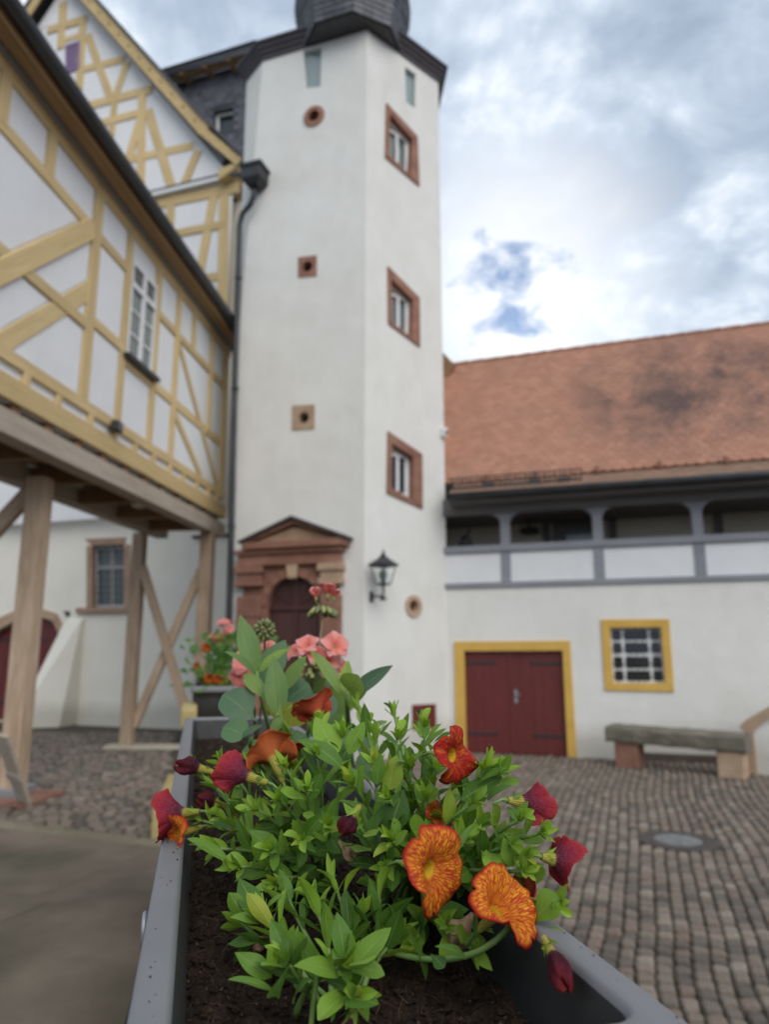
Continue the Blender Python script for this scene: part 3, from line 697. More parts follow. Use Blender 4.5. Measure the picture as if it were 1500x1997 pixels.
# slated bulb: eight sides, each row of slates real geometry
_r = unit_ray(688, 30); BC = F1.loc(CAM + _r * (12.15 / _r.y)); vs = []; fs = []; tn = []; rs = random.Random(3)
bulb = [(1.0, -.45), (1.06, 0.0), (1.12, .25), (1.15, .55), (1.13, .9), (1.05, 1.3), (.88, 1.7), (.62, 2.05), (.40, 2.35), (.30, 2.7), (.30, 3.1)]
BZ = zt + 0.45
def bulb_r(z):
    for k in range(len(bulb) - 1):
        if bulb[k][1] <= z <= bulb[k + 1][1]:
            t = (z - bulb[k][1]) / (bulb[k + 1][1] - bulb[k][1]); return bulb[k][0] + t * (bulb[k + 1][0] - bulb[k][0])
    return bulb[-1][0]
core = MB(); core.lathe([(r - .03, z) for r, z in bulb], 8, (BC.x, BC.y, BZ), radians(22.5)); core.build('roof_core', M_SLATE, RF)
zz = -.44; rowi = 0; hh = 0.115
while zz < 3.0:
    z1 = min(zz + hh * 1.25, 3.09)
    for s_ in range(8):
        t0 = radians(22.5) + s_ * pi / 4; t1 = t0 + pi / 4
        nS = max(2, int(bulb_r(zz) * .765 / .16))
        for q in range(nS):
            u0 = (q + .03) / nS; u1 = (q + .97) / nS; pts = []
            for (z_, ex) in ((zz, .022), (z1, .004)):
                r = bulb_r(z_) + ex + rs.uniform(0, .004)
                pa = Vector((r * cos(t0), r * sin(t0), 0)); pb = Vector((r * cos(t1), r * sin(t1), 0))
                pts.append([pa.lerp(pb, u0), pa.lerp(pb, u1), z_])
            (a_, b_, z_0), (c_, d_, z_1) = pts; i0 = len(vs)
            vs += [(BC.x + a_.x, BC.y + a_.y, BZ + z_0), (BC.x + b_.x, BC.y + b_.y, BZ + z_0), (BC.x + d_.x, BC.y + d_.y, BZ + z_1), (BC.x + c_.x, BC.y + c_.y, BZ + z_1),
                   (BC.x + a_.x * .985, BC.y + a_.y * .985, BZ + z_0), (BC.x + b_.x * .985, BC.y + b_.y * .985, BZ + z_0)]
            fs += [(i0, i0 + 1, i0 + 2, i0 + 3), (i0 + 4, i0 + 5, i0 + 1, i0)]; tn += [rs.random()] * 2
    zz += hh; rowi += 1
me = bpy.data.meshes.new('roof_slates'); me.from_pydata(vs, [], fs); me.materials.append(M_SLATE); at_ = me.attributes.new('tint', 'FLOAT', 'FACE'); at_.data.foreach_set('value', tn)
o = bpy.data.objects.new('roof_slates', me); link(o, RF); o['kind'] = 'stuff'
o = MB().lathe([(.30, 0), (.12, .25), (.06, .6), (.05, 1.0), (.14, 1.1), (.18, 1.25), (.12, 1.4), (.02, 1.5), (.015, 2.2)], 14, (BC.x, BC.y, BZ + 3.1)).build('finial', M_ZINC, RF, smooth=True)
# ================================================================== gallery house (right)
GH = thing('gallery_house', 'white house with tiled roof, open gallery, red cellar doors and yellow window', 'house', FR.o, A19)
aR0 = C_hit = FR(873, 1265)[0]; aR1 = 9.5
z_sill = FR(1200, 1139)[1]                                  # underside of the gallery sill beam
dO = PX(FR, [(886, 1251), (1112, 1249), (1127, 1474), (890, 1474)])
dO = [(dO[0][0], dO[0][1]), (dO[1][0], dO[1][1]), (dO[1][0] + .02, -.029), (dO[0][0], -.029)]
fwid = abs(FR(905, 1300)[0] - FR(886, 1300)[0])
dI = [(dO[0][0] + fwid, dO[0][1] - fwid * .95), (dO[1][0] - fwid * .75, dO[1][1] - fwid * .95), (dO[2][0] - fwid * .85, -.029), (dO[3][0] + fwid, -.029)]
wO = PX(FR, [(1172, 1208), (1305, 1207), (1315, 1349), (1180, 1346)]); wI = PX(FR, [(1189, 1224), (1289, 1223), (1298, 1332), (1196, 1332)])
m = MB(); wall_face(m, [(-5.5, -.03), (aR1, -.03), (aR1, z_sill), (-5.5, z_sill)], [dI, wI]); m.build('wall', M_PLASTER, GH)
CD = empty('cellar_door', (0, 0, 0), 0, GH)
m = MB(); m.prism([dO[0], dI[0], dI[3], dO[3]], -.03, .14); m.build('door_jamb', M_YELLOW, CD, .006)
m = MB(); m.prism([dO[1], dI[1], dI[2], dO[2]], -.03, .14); m.build('door_jamb', M_YELLOW, CD, .006)
MB().prism([dO[0], dO[1], dI[1], dI[0]], -.032, .14).build('door_lintel', M_YELLOW, CD, .006)
dm = FR(997, 1360)[0]
for x0, x1 in ((dI[0][0] - .01, dm - .006), (dm + .006, dI[2][0] + .02)):
    MB().box(x0, x1, .06, .11, -.02, dI[0][1] + .01).build('door_leaf', M_REDDOOR, CD, .006)
    nb = 5
    for k in range(1, nb): xx = x0 + (x1 - x0) * k / nb; MB().box(xx - .004, xx + .004, .056, .061, .02, dI[0][1]).build('board_joint', M_REDDOOR, CD)
MB().box(dm - .035, dm + .035, .045, .062, .02, dI[0][1]).build('cover_strip', M_REDDOOR, CD, .006)
for sx, x0 in ((1, dI[0][0]), (-1, dI[1][0])):
    for zz in (FR(1000, 1293)[1], FR(1000, 1433)[1]):
        MB().box(x0, x0 + sx * .55, .048, .058, zz - .022, zz + .022).build('strap_hinge', M_IRON, CD, .004)
zh = FR(1008, 1358)[1]; m = MB(); m.box(dm + .05, dm + .10, .045, .06, zh - .11, zh + .11); m.tube([(dm + .075, .05, zh + .03), (dm + .075, -.0, zh + .03), (dm + .16, -.01, zh + .03)], .011); m.build('handle', M_STEEL, CD, smooth=False)
WI = empty('cellar_window', (0, 0, 0), 0, GH)
for k in range(4):
    k2 = (k + 1) % 4; MB().prism([wO[k], wO[k2], wI[k2], wI[k]], -.028 - .002 * (k % 2), .16).build('window_surround', M_YELLOW, WI, .006)
MB().prism(wI, .15, .17).build('pane', M_PANE, WI)
m = MB(); m.ring(wI, shrink(wI, .07), .10, .15); m.build('window_frame', M_WHITEPAINT, WI)
m = MB()
for s_ in (.24, .76): qbar(m, wI, s_, 0, s_, 1, .045, .105, .145)
m.build('mullion', M_WHITEPAINT, WI); m = MB()
for t_ in (.25, .5, .76): qbar(m, wI, 0, t_, 1, t_, .038 if t_ != .5 else .055, .11, .149)
m.build('muntin', M_WHITEPAINT, WI)
for s_ in (.12, .37, .5, .63, .88):
    m = MB(); qbar(m, wI, s_, 0, s_, 1, .014, .04, .055); m.build('grille_bar', M_IRON, WI)
for t_ in (.14, .38, .64, .88):
    m = MB(); qbar(m, wI, 0, t_, 1, t_, .014, .055, .07); m.build('grille_bar', M_IRON, WI)
# gallery
zr0 = FR(1200, 1052)[1]; zr1 = FR(1200, 1066)[1]; zbeam = FR(1200, 988)[1]; zeave = FR(1200, 948, -.45)[1]; zs2 = FR(1200, 1128)[1]
GA = empty('gallery', (0, 0, 0), 0, GH)
posts_x = [FR(x, 1090)[0] for x in (790, 987, 1169, 1366)]; posts_x += [posts_x[-1] + (posts_x[-1] - posts_x[-2]), posts_x[-1] + 2 * (posts_x[-1] - posts_x[-2])]
timber(GA, (-5.5, (z_sill + zs2) / 2), (aR1, (z_sill + zs2) / 2), zs2 - z_sill, -.035, .2, M_GREY, 'sill_beam')
timber(GA, (-5.5, (zr0 + zr1) / 2), (aR1, (zr0 + zr1) / 2), zr0 - zr1 if zr0 > zr1 else zr1 - zr0, -.05, .18, M_GREY, 'rail')
zt0 = max(zr0, zr1)
pw = .165
for x in posts_x:
    MB().box(x - pw / 2, x + pw / 2, -.03, .15, zs2, zbeam).build('gallery_post', M_GREY, GA, .008)
    for s_ in (-1, 1):                                       # curved brackets under the lintel
        R = .21; cx_ = x + s_ * (pw / 2 + R); pts = [(x + s_ * pw / 2, zbeam)] + [(cx_ - s_ * R * cos(t), zbeam - R * .9 + R * .9 * sin(t)) for t in [pi / 2 * k / 8 for k in range(9)]]
        if s_ < 0: pts = pts[::-1]
        m = MB(); c0 = pts[0] if s_ > 0 else pts[-1]; arc = pts[1:] if s_ > 0 else pts[:-1]
        for k in range(len(arc) - 1): m.prism([c0, arc[k], arc[k + 1]], -.02, .12)
        m.build('bracket', M_GREY, GA)
for k in range(len(posts_x) - 1):
    MB().box(posts_x[k] + pw / 2, posts_x[k + 1] - pw / 2, .0, .08, zs2, min(zr0, zr1)).build('parapet_panel', M_PARAPET, GA)
timber(GA, (-5.5, (zbeam + zeave + .05) / 2), (aR1, (zbeam + zeave + .05) / 2), zeave + .05 - zbeam, -.045, .25, M_DARKGREY, 'lintel_beam')
MB().box(FR(874, 955, -.4)[0], aR1, -.42, -.10, zeave - .10, zeave - .06).build('eaves_board', M_DARKGREY, GA)
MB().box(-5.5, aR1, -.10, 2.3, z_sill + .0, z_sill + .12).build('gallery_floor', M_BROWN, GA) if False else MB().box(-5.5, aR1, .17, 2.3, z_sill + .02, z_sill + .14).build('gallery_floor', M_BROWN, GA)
MB().box(-5.5, aR1, .21, 2.4, zbeam + .04, zbeam + .10).build('gallery_ceiling', M_DARKGREY, GA)
MB().box(-5.5, aR1, 1.5, 1.65, z_sill + .14, zbeam + .04).build('back_wall', M_BACKWALL, GA)
for x_ in (FR(1065, 1030, 1.45)[0], FR(1195, 1030, 1.45)[0], FR(1402, 1030, 1.45)[0]): MB().box(x_ - .07, x_ + .07, 1.43, 1.5, z_sill + .14, zbeam + .04).build('wall_post', M_DARKGREY, GA, .005)
x_ = FR(1078, 1030, 1.45)[0]; x2 = FR(1160, 1030, 1.45)[0]; zq = FR(1120, 1034, 1.45)[1]
MB().box(x_, x2, 1.45, 1.5, z_sill + .14, zbeam + .04).build('inner_door', M_DARKGREY, GA)
MB().box(x_ + .25, x2 + .1, 1.43, 1.45, z_sill + .5, zq).build('inner_window', M_PANEGREY, GA)
# roof: long slope and flatter eaves strip, every tile real
b = NB('clay_tiles'); v = b.coord(); ta = b.node('ShaderNodeAttribute', attribute_name='tint').outputs['Fac']
cc = b.ramp(ta, [(0.0, (0.35, 0.168, 0.108)), (0.5, (0.39, 0.19, 0.124)), (1.0, (0.43, 0.214, 0.142))])
sp = b.node('ShaderNodeSeparateXYZ'); b.l.new(v, sp.inputs[0])
st = b.noise(b.map(v, (1.0, 1.0, 0.45), (2.3, 0, 4.1)), 1.3, 7.0, 0.72, 0.3)
def _slope_pt(px, py):
    r = unit_ray(px, py); o_ = CAM - FR.o; n_ = Vector((0, -sin(radians(52)), cos(radians(52)))); ye_ = -.50; ze_ = zeave + .03
    ol = Vector((o_.dot(FR.u), o_.dot(FR.n), o_.z)); rl_ = Vector((r.dot(FR.u), r.dot(FR.n), r.z)); q0 = Vector((0, ye_ + .62 * cos(radians(30)), ze_ + .62 * sin(radians(30))))
    return ol + rl_ * ((q0 - ol).dot(n_) / rl_.dot(n_))
_sc = _slope_pt(1345, 742); _se = _slope_pt(1180, 742); _st = _slope_pt(1345, 690)
dxn = b.math('DIVIDE', b.math('SUBTRACT', sp.outputs[0], _sc.x), abs(_sc.x - _se.x) * 1.45); dzn = b.math('DIVIDE', b.math('SUBTRACT', sp.outputs[2], _sc.z - .25), abs(_st.z - _sc.z) * 2.1)
side = b.math('SUBTRACT', 1.25, b.math('ADD', b.math('MULTIPLY', dxn, dxn), b.math('MULTIPLY', dzn, dzn)), clamp=True)
stf = b.math('MULTIPLY', b.ramp(st, [(0.36, (0, 0, 0)), (0.62, (1, 1, 1))]), side)
cc = b.mix(b.math('MULTIPLY', stf, 0.85), cc, (0.050, 0.038, 0.040))
gn = b.noise(v, 0.9, 6.0, 0.65); cc = b.mix(b.ramp(gn, [(0.45, (0, 0, 0)), (0.75, (0.30, 0.30, 0.30))]), cc, (0.20, 0.13, 0.09))
b.bump(b.noise(v, 30.0, 5.0, 0.7), 0.4, 0.01); M_TILE = b.set(Base_Color=cc, Roughness=0.85)
b = NB('mossy_clay_tiles'); v = b.coord(); ta = b.node('ShaderNodeAttribute', attribute_name='tint').outputs['Fac']
cc = b.ramp(ta, [(0.0, (0.25, 0.115, 0.070)), (1.0, (0.36, 0.18, 0.115))]); gn = b.noise(b.map(v, (1, 2, 2)), 2.2, 7.0, 0.7)
cc = b.mix(b.ramp(gn, [(0.35, (0.15, 0.15, 0.15)), (0.65, (0.85, 0.85, 0.85))]), cc, (0.15, 0.125, 0.085)); b.bump(b.noise(v, 30.0, 5.0, 0.7), 0.4, 0.01); M_TILEMOSS = b.set(Base_Color=cc, Roughness=0.9)
GR = empty('tiled_roof', (0, 0, 0), 0, GH)
ye = -.50; ze = zeave + .03
pk = radians(30); pm = radians(52); kick = .62
yk = ye + kick * cos(pk); zk = ze + kick * sin(pk)
# ridge height from the photograph: slope plane meets the ray through the ridge
def slope_len(px, py):
    r = unit_ray(px, py); o_ = CAM - FR.o; n_ = Vector((0, -sin(pm), cos(pm)))
    ol = Vector((o_.dot(FR.u), o_.dot(FR.n), o_.z)); rl_ = Vector((r.dot(FR.u), r.dot(FR.n), r.z))
    t = (Vector((0, yk, zk)) - ol).dot(n_) / rl_.dot(n_); p = ol + rl_ * t
    return (p.z - zk) / sin(pm)
SL = slope_len(1200, 674)
XE0 = FR(874, 955, -.5)[0]; X0 = FR(868, 900)[0] - 2.5; X1 = aR1; su = .165; nu = int((X1 - X0) / su)
tiles('roof_tiles', GR, (X0, yk - .03, zk + .012), (1, 0, 0), (0, cos(pm), sin(pm)), nu, int(SL / .130), su, .130, M_TILE, seed=5, th=.030, jit=.002)
tiles('eaves_tiles', GR, (XE0, ye, ze), (1, 0, 0), (0, cos(pk), sin(pk)), int((X1 - XE0) / su), 4, su, .150, M_TILEMOSS, seed=6)
yr = yk + SL * cos(pm); zr = zk + SL * sin(pm)
MB().quad((XE0, ye + .03, ze - .01), (X1, ye + .03, ze - .01), (X1, yk, zk - .012), (XE0, yk, zk - .012)).quad((X0, yk, zk - .012), (X1, yk, zk - .012), (X1, yr, zr - .012), (X0, yr, zr - .012)).quad((X0, yr, zr - .012), (X1, yr, zr - .012), (X1, yr + 4, zr - 5), (X0, yr + 4, zr - 5)).build('roof_deck', M_BROWN, GR)
k = 0; xx = X0
while xx < X1:                                               # ridge caps
    o = MB(); hw = .11; o.prism([(xx, zr - .03), (xx + .36, zr - .02), (xx + .36, zr + .075), (xx, zr + .06)], yr - hw, yr + hw); o.build('ridge_tile', M_TILE, GR, .04)
    xx += .35
MB().prism([*PX(FR, [(860, 684), (888, 713), (872, 745), (860, 745)], yr - .35)], yr - .4, yr - .3).build('verge_board', M_BROWN, GR)
o = MB(); o.tube([(XE0, ye - .06, ze - .035), (X1, ye - .06, ze - .035)], .062, 10); o.build('gutter', M_ZINC, GR, smooth=True)
# lightning-rod holders / snow hooks along the break of the roof
for px, py in ((950, 921), (1046, 917), (1165, 911), (1286, 905), (1416, 897)):
    a_ = FR(px, py, yk)[0]; m = MB(); m.prism([(a_ - .045, zk + .0), (a_ + .045, zk + .0), (a_ + .03, zk + .13), (a_ - .03, zk + .13)], yk - .10, yk + .06); m.build('snow_stop', M_SANDRED, GR, .02)
xg0 = FR(876, 940, ye + .25)[0] + 1.0; xg1 = FR(1137, 935, ye + .25)[0]; ys = ye + .20; zs = ze + .14
SG = empty('snow_guard', (0, 0, 0), 0, GR)
SG.parent = GH
for zz in (.03, .20): MB().tube([(xg0 - 1, ys, zs + zz), (xg1, ys, zs + zz)], .014, 6).build('guard_rail', M_IRON, SG)
xx = xg0 - 1
while xx < xg1: MB().box(xx - .008, xx + .008, ys - .008, ys + .008, zs + .0, zs + .21).build('guard_bar', M_IRON, SG); xx += .085
for a_ in (FR(953, 945, ys)[0], FR(1042, 940, ys)[0], FR(1100, 937, ys)[0]): MB().box(a_ - .10, a_ + .10, ys - .02, ys + .012, zs - .06, zs + .08).build('guard_bracket', M_IRON, SG, .01)
# dark hunched figure behind the rail
fx = FR(908, 1045, .05)[0]; FIG = thing('figurine', 'small dark hunched figure sitting behind the gallery rail next to the tower', 'figurine', FR.w(fx, .03, zt0), A19)
def skinned(name, pts, edges, mat, parent, sub=2):
    me = bpy.data.meshes.new(name); me.from_pydata([p[:3] for p in pts], edges, []); me.materials.append(mat)
    o = bpy.data.objects.new(name, me); link(o, parent); sm = o.modifiers.new('skin', 'SKIN'); sm.use_smooth_shade = True
    for k, p in enumerate(pts): me.skin_vertices[0].data[k].radius = (p[3], p[3]); me.skin_vertices[0].data[k].use_root = (k == 0)
    ss = o.modifiers.new('sub', 'SUBSURF'); ss.levels = sub; ss.render_levels = sub; return o
skinned('body', [(0, 0, .05, .085), (-.02, 0, .15, .08), (.02, 0, .22, .06), (.055, 0, .265, .028), (.085, -.0, .30, .042), (.11, 0, .325, .03), (-.06, -.05, .04, .055), (.10, -.05, .045, .04), (.16, -.05, .03, .025), (.03, -.06, .18, .028), (.09, -.07, .10, .022), (.14, -.05, .07, .02)],
        [(0, 1), (1, 2), (2, 3), (3, 4), (4, 5), (0, 6), (6, 7), (7, 8), (2, 9), (9, 10), (10, 11)], simple('matt_black_figure', (.008, .008, .009), (.014, .013, .014), 20.0, .95, 0), FIG)
# wall disc lamp seen in the second bay
lx = FR(1032, 1025, 1.2); GL = thing('gallery_lamp', 'round dark lamp hanging under the gallery ceiling in the second bay', 'lamp', FR.w(lx[0], 1.2, zbeam), A19)
MB().lathe([(.02, .04), (.02, -.05), (.17, -.09), (.19, -.16), (.15, -.20), (.03, -.21)], 20).build('lamp_shade', M_IRON, GL, smooth=True); MB().lathe([(.008, .04), (.008, -.06)], 8).build('lamp_stem', M_IRON, GL)

# ================================================================== main house (left, behind)
MH = thing('main_house', 'house with white ground floor and ochre half-timbered gable beside the tower', 'house', FL.o, A19)
zj = FL(300, 1000)[1]                                       # jetty height
lw = PX(FL, [(181, 1064), (243, 1062), (243, 1184), (181, 1185)]); lo = PX(FL, [(166, 1051), (247, 1048), (247, 1196), (153, 1188)])
arc = [(-60, 1330), (-40, 1260), (0, 1228), (35, 1209), (75, 1201), (104, 1211), (118, 1240), (114, 1280), (98, 1325), (80, 1372), (66, 1412)]
arcO = PX(FL, [(-80, 1330), (-55, 1245), (-8, 1208), (30, 1191), (76, 1185), (112, 1196), (133, 1236), (131, 1286), (112, 1335), (97, 1378), (92, 1414)]); arcI = PX(FL, arc)
holeA = arcI[:-1] + [(arcI[-1][0], 0.02)] + [(arcI[0][0], 0.02)]
aL0 = -7.0; aL1 = FL(470, 1265)[0] + 3.0
m = MB(); wall_face(m, [(aL0, -.03), (aL1, -.03), (aL1, zj), (aL0, zj)], [lw, holeA]); m.build('wall', M_CREAM, MH)
MB().box(FL(415, 800)[0], aL1, .01, .2, zj - .05, FL(440, 400)[1]).build('upper_wall', M_CREAM, MH)
WL = empty('barred_window', (0, 0, 0), 0, MH)
MB().prism([lo[0], lo[1], lw[1], lw[0]], -.035, .2).build('stone_lintel', M_SANDROSE, WL, .01)
MB().prism([(lw[0][0] - .17, lw[0][1]), lw[0], lw[3], (lw[3][0] - .17, lw[3][1])], -.03, .2).build('stone_jamb', M_SANDROSE, WL, .01)
MB().prism([lw[1], (lw[1][0] + .17, lw[1][1]), (lw[2][0] + .17, lw[2][1]), lw[2]], -.03, .2).build('stone_jamb', M_SANDROSE, WL, .01)
MB().prism([(lo[3][0], lw[3][1]), (lw[2][0] + .3, lw[2][1]), (lw[2][0] + .3, lw[2][1] - .13), (lo[3][0], lw[3][1] - .13)], -.10, .2).build('stone_sill', M_SANDROSE, WL, .012)
MB().prism(lw, .17, .19).build('pane', M_PANEGREY, WL)
m = MB(); m.ring(lw, shrink(lw, .08), .12, .165); qbar(m, lw, .5, 0, .5, 1, .07, .125, .166); qbar(m, lw, 0, .35, 1, .35, .06, .126, .167); m.build('window_frame', M_WHITEPAINT, WL)
for k in range(1, 7): m = MB(); qbar(m, lw, k / 7, 0, k / 7, 1, .018, .02, .038); m.build('grille_bar', M_IRON, WL)
for k in range(1, 9): m = MB(); qbar(m, lw, 0, k / 9, 1, k / 9, .016, .038, .052); m.build('grille_bar', M_IRON, WL)
AD = empty('arched_cellar_door', (0, 0, 0), 0, MH)
for k in range(len(arcI) - 1): MB().prism([arcO[k], arcO[k + 1], arcI[k + 1], arcI[k]], -.04, .22).build('arch_stone', M_SANDTAN, AD, .008)
dl = arcI[:-1] + [(arcI[-1][0], 0), (arcI[0][0], 0)]
m = MB(); wall_face(m, [(p[0] * 1.0, p[1]) for p in dl], [], .16); m.build('door_leaf', M_REDDOOR, AD)
for py in (1247, 1372):
    p = FL(60, py); MB().box(p[0] - 1.2, p[0] + .42, .14, .158, p[1] - .03, p[1] + .03).build('strap_hinge', M_IRON, AD)
for k in range(6): p = FL(-30 + k * 26, 1300); MB().box(p[0] - .006, p[0] + .006, .150, .159, 0.05, p[1] + .6).build('board_joint', M_REDDOOR, AD)
# battered pier right of the cellar door
bt0 = FL(130, 1203); bt1 = FL(166, 1203); wd = 1.15
pier = MB(); x0 = bt0[0] + .05; x1 = bt1[0]; zt_ = bt0[1]
pier.hexa([(x0 - .28, -wd, -.03), (x1, -.55, -.03), (x1, .02, -.03), (x0 - .28, .02, -.03), (x0, -.12, zt_ - .12), (x1, -.12, zt_ - .10), (x1, .02, zt_), (x0, .02, zt_)])
pier.build('battered_pier', M_CREAM, MH, .02)
# gable: half-timbered, slightly jettied
GO = -.28
G = lambda x, y: FL(x, y, GO)
GB = empty('half_timbered_gable', (0, 0, 0), 0, MH)
ap = G(128, -40); er = G(466, 350); half = er[0] - ap[0]
za = ap[1]; zeav = er[1]
# the verge line measured along the photograph: two points
v1 = G(175, 22); v2 = G(440, 322); vs_ = (v2[1] - v1[1]) / (v2[0] - v1[0])
apx_ = G(125, 0)[0]; za = v1[1] + vs_ * (apx_ - v1[0]); le = apx_ - half
zb_ = G(300, 392)[1]; zlow = zj - .1
gx1 = G(449, 500)[0]
gface = [(le, zlow), (gx1, zlow), (gx1, zb_), (apx_ + (zb_ - za) / vs_ * .985, zb_), (apx_, za), (apx_ - (zb_ - za) / vs_ * .985, zb_), (le, zb_)]
lv = PX(FL, [(130, 92), (158, 83), (157, 137), (131, 146)], GO)
m = MB(); wall_face(m, gface, [], GO); m.build('plaster_backing', M_PANEL, GB)
tg = []
def gt(p, q, w=.15, nm='timber'):
    w *= 1.75 if w < .19 else 1.15
    P, Q = (Vector(t) for t in (G(*p), G(*q))); e_ = (Q - P).normalized() * .10; P, Q = tuple(P - e_), tuple(Q + e_); tg.append((P, Q, w)); timber(GB, P, Q, w, GO - .035, .06, M_OCHRE, nm)
gt((283, 404), (460, 368), .26, 'wall_plate'); gt((150, 214), (291, 178), .15)
gt((60, 420), (283, 404), .26, 'wall_plate') if False else None
gt((100, 60), (163, 41)); gt((128, 80), (162, 70), .10); gt((160, 138), (238, 119), .13); gt((170, 250), (275, 222), .13); gt((230, 318), (372, 287), .13)
gt((163, 40), (156, 172), .15, 'post'); gt((124, 12), (120, 92), .15, 'post'); gt((278, 186), (275, 385), .20, 'post'); gt((225, 200), (219, 262), .12, 'post')
gt((174, 75), (216, 190), .13, 'brace'); gt((247, 130), (228, 186), .12, 'brace'); gt((291, 222), (339, 378), .14, 'brace'); gt((274, 236), (251, 312), .14, 'brace'); gt((384, 303), (356, 370), .13, 'brace')
gt((438, 372), (434, 660), .24, 'corner_post'); gt((416, 392), (383, 580), .13, 'brace'); gt((320, 462), (434, 440), .12); gt((372, 548), (434, 540), .12); gt((334, 400), (331, 470), .13, 'post')
ptri = [(apx_ - (zb_ - za) / vs_ * .96, zb_ + .1), (apx_ + (zb_ - za) / vs_ * .96, zb_ + .1), (apx_, za - .1)]
panels(GB, ptri, tg, GO - .014, GO, M_PANEL, lambda x, z: abs(x - (lv[0][0] + lv[1][0]) / 2) < .25 and abs(z - (lv[0][1] + lv[2][1]) / 2) < .3)
panels(GB, [(G(300, 500)[0], G(420, 660)[1]), (gx1, G(420, 660)[1]), (gx1, zb_), (G(300, 500)[0], zb_)], tg, GO - .014, GO, M_PANEL)
LV = empty('louvred_hatch', (0, 0, 0), 0, MH); m = MB(); m.ring(lv, shrink(lv, .16), GO - .06, GO - .0); m.build('louvre_frame', M_PURPLE, LV)
MB().prism(lv, GO - .03, GO - .015).build('louvre_back', M_PURPLE, LV)
for k in range(1, 9): m = MB(); qbar(m, lv, k / 9, .06, k / 9, .94, .03, GO - .052, GO - .03); m.build('louvre_slat', M_PURPLE, LV)
# verge boards, kicked eaves, gable roof
VB = empty('gable_roof', (0, 0, 0), 0, MH)
kx = G(405, 290)[0]; kz = za + vs_ * (kx - apx_); ex = G(474, 340)[0]; ez = G(474, 340)[1]
yv = GO - .34
def vb(p, q, w, y0, y1, mat, nm): 
    d = Vector((q[0] - p[0], q[1] - p[1])).normalized(); n_ = Vector((-d.y, d.x)); n_ = n_ if n_.y > 0 else -n_
    a_, b_ = Vector(p), Vector(q); MB().prism([tuple(a_), tuple(b_), tuple(b_ + n_ * w), tuple(a_ + n_ * w)], y0, y1).build(nm, mat, VB, .006)
apv = (apx_, za + .0)
vb(apv, (kx, kz), .38, yv, yv + .05, M_OCHRE_BOARD, 'verge_board'); vb((kx, kz + .03), (ex, ez), .22, yv + .002, yv + .05, M_OCHRE_BOARD, 'verge_board'); vb((2 * apx_ - kx, kz), apv, .30, yv, yv + .05, M_OCHRE_BOARD, 'verge_board')
vb((apx_, za - .04), (kx + .5, kz - .04 + vs_ * .5), .10, GO - .09, GO, M_GREY, 'verge_moulding')
d_ = Vector((kx - apx_, kz - za)).normalized()
for s_ in (1, -1):
    P = lambda x, z: (apx_ + s_ * (x - apx_), z)
    MB().prism([P(apx_ - .0, za + .62), P(kx, kz + .62), P(kx, kz + .50), P(apx_, za + .50)], yv - .05, yv + 7.5).build('roof_slope', M_SLATE, VB)
    MB().prism([P(kx, kz + .62), P(ex + .12, ez + .30), P(ex + .12, ez + .22), P(kx, kz + .50)], yv - .05, yv + 7.5).build('roof_eaves', M_SLATE, VB)
for k in range(14):
    t = (k + .5) / 14; x_ = apx_ + (kx - apx_) * t; z_ = za + (kz - za) * t + .25
    MB().box(x_ - .025, x_ + .025, yv - .02, yv + .01, z_ - .02, z_ + .02).build('verge_stud', M_BROWN, VB)
m = MB(); m.box(G(285, 395)[0], G(455, 360)[0], GO - .16, GO, zb_ + .02, zb_ + .14); m.build('eaves_moulding', M_PANEL, MH, .02)
MB().box(G(285, 395)[0] - .1, G(458, 360)[0], GO - .18, GO, zb_ + .141, zb_ + .165).build('moulding_cover', M_ZINC, MH)
MB().prism([(ex - .5, ez - .25), (ex - .02, ez - .02), (ex - .02, ez + .12), (ex - .5, ez + .05)], GO - .3, GO + 3.0).build('eaves_return', M_OCHRE_BOARD, MH, .01)
MB().tube([(-.0 + FL(378, 1048)[0], -.04, FL(378, 1048)[1]), (FL(446, 1048)[0], -.04, FL(378, 1048)[1])], .04, 8).build('drain_pipe', M_ZINC, MH, smooth=True)
# slate-hung dormer between gable and tower
SO = 1.1; Sx = lambda x, y: FL(x, y, SO)
SD = empty('slate_dormer', (0, 0, 0), 0, MH)
s0 = Sx(296, 160)[0]; s1 = Sx(500, 160)[0] + .4; zs0 = Sx(480, 330)[1] - 2.5; zs1 = (Sx(320, 170)[1] + Sx(480, 128)[1]) / 2
win = PX(FL, [(417, 217), (455, 210), (455, 262), (417, 266)], SO)
m = MB(); wall_face(m, [(s0, zs0), (s1, zs0), (s1, zs1), (s0, zs1)], [win], SO); m.build('dormer_backing', M_SLATE, SD)
wx0 = min(p[0] for p in win); wx1 = max(p[0] for p in win); wz0 = min(p[1] for p in win); wz1 = max(p[1] for p in win)
tiles('wall_slates', SD, (s0, SO - .012, zs0), (1, 0, 0), (0, 0, 1), int((s1 - s0) / .2), int((zs1 - zs0) / .13), .2, .13, M_SLATE, .008, .003, False, 8, lambda a_, b_: not (wx0 - .06 < s0 + a_ < wx1 + .06 and wz0 - .06 < zs0 + b_ < wz1 + .04))
DW = empty('dormer_window', (0, 0, 0), 0, MH); opening(DW, win, id1, SO + .25, M_SLATE, y0=SO); MB().prism(win, SO + .22, SO + .24).build('pane', M_PANE, DW); m = MB(); m.ring(win, shrink(win, .2), SO + .14, SO + .2); m.build('window_frame', M_WHITEPAINT, DW)
pr = radians(38); zl = zs1
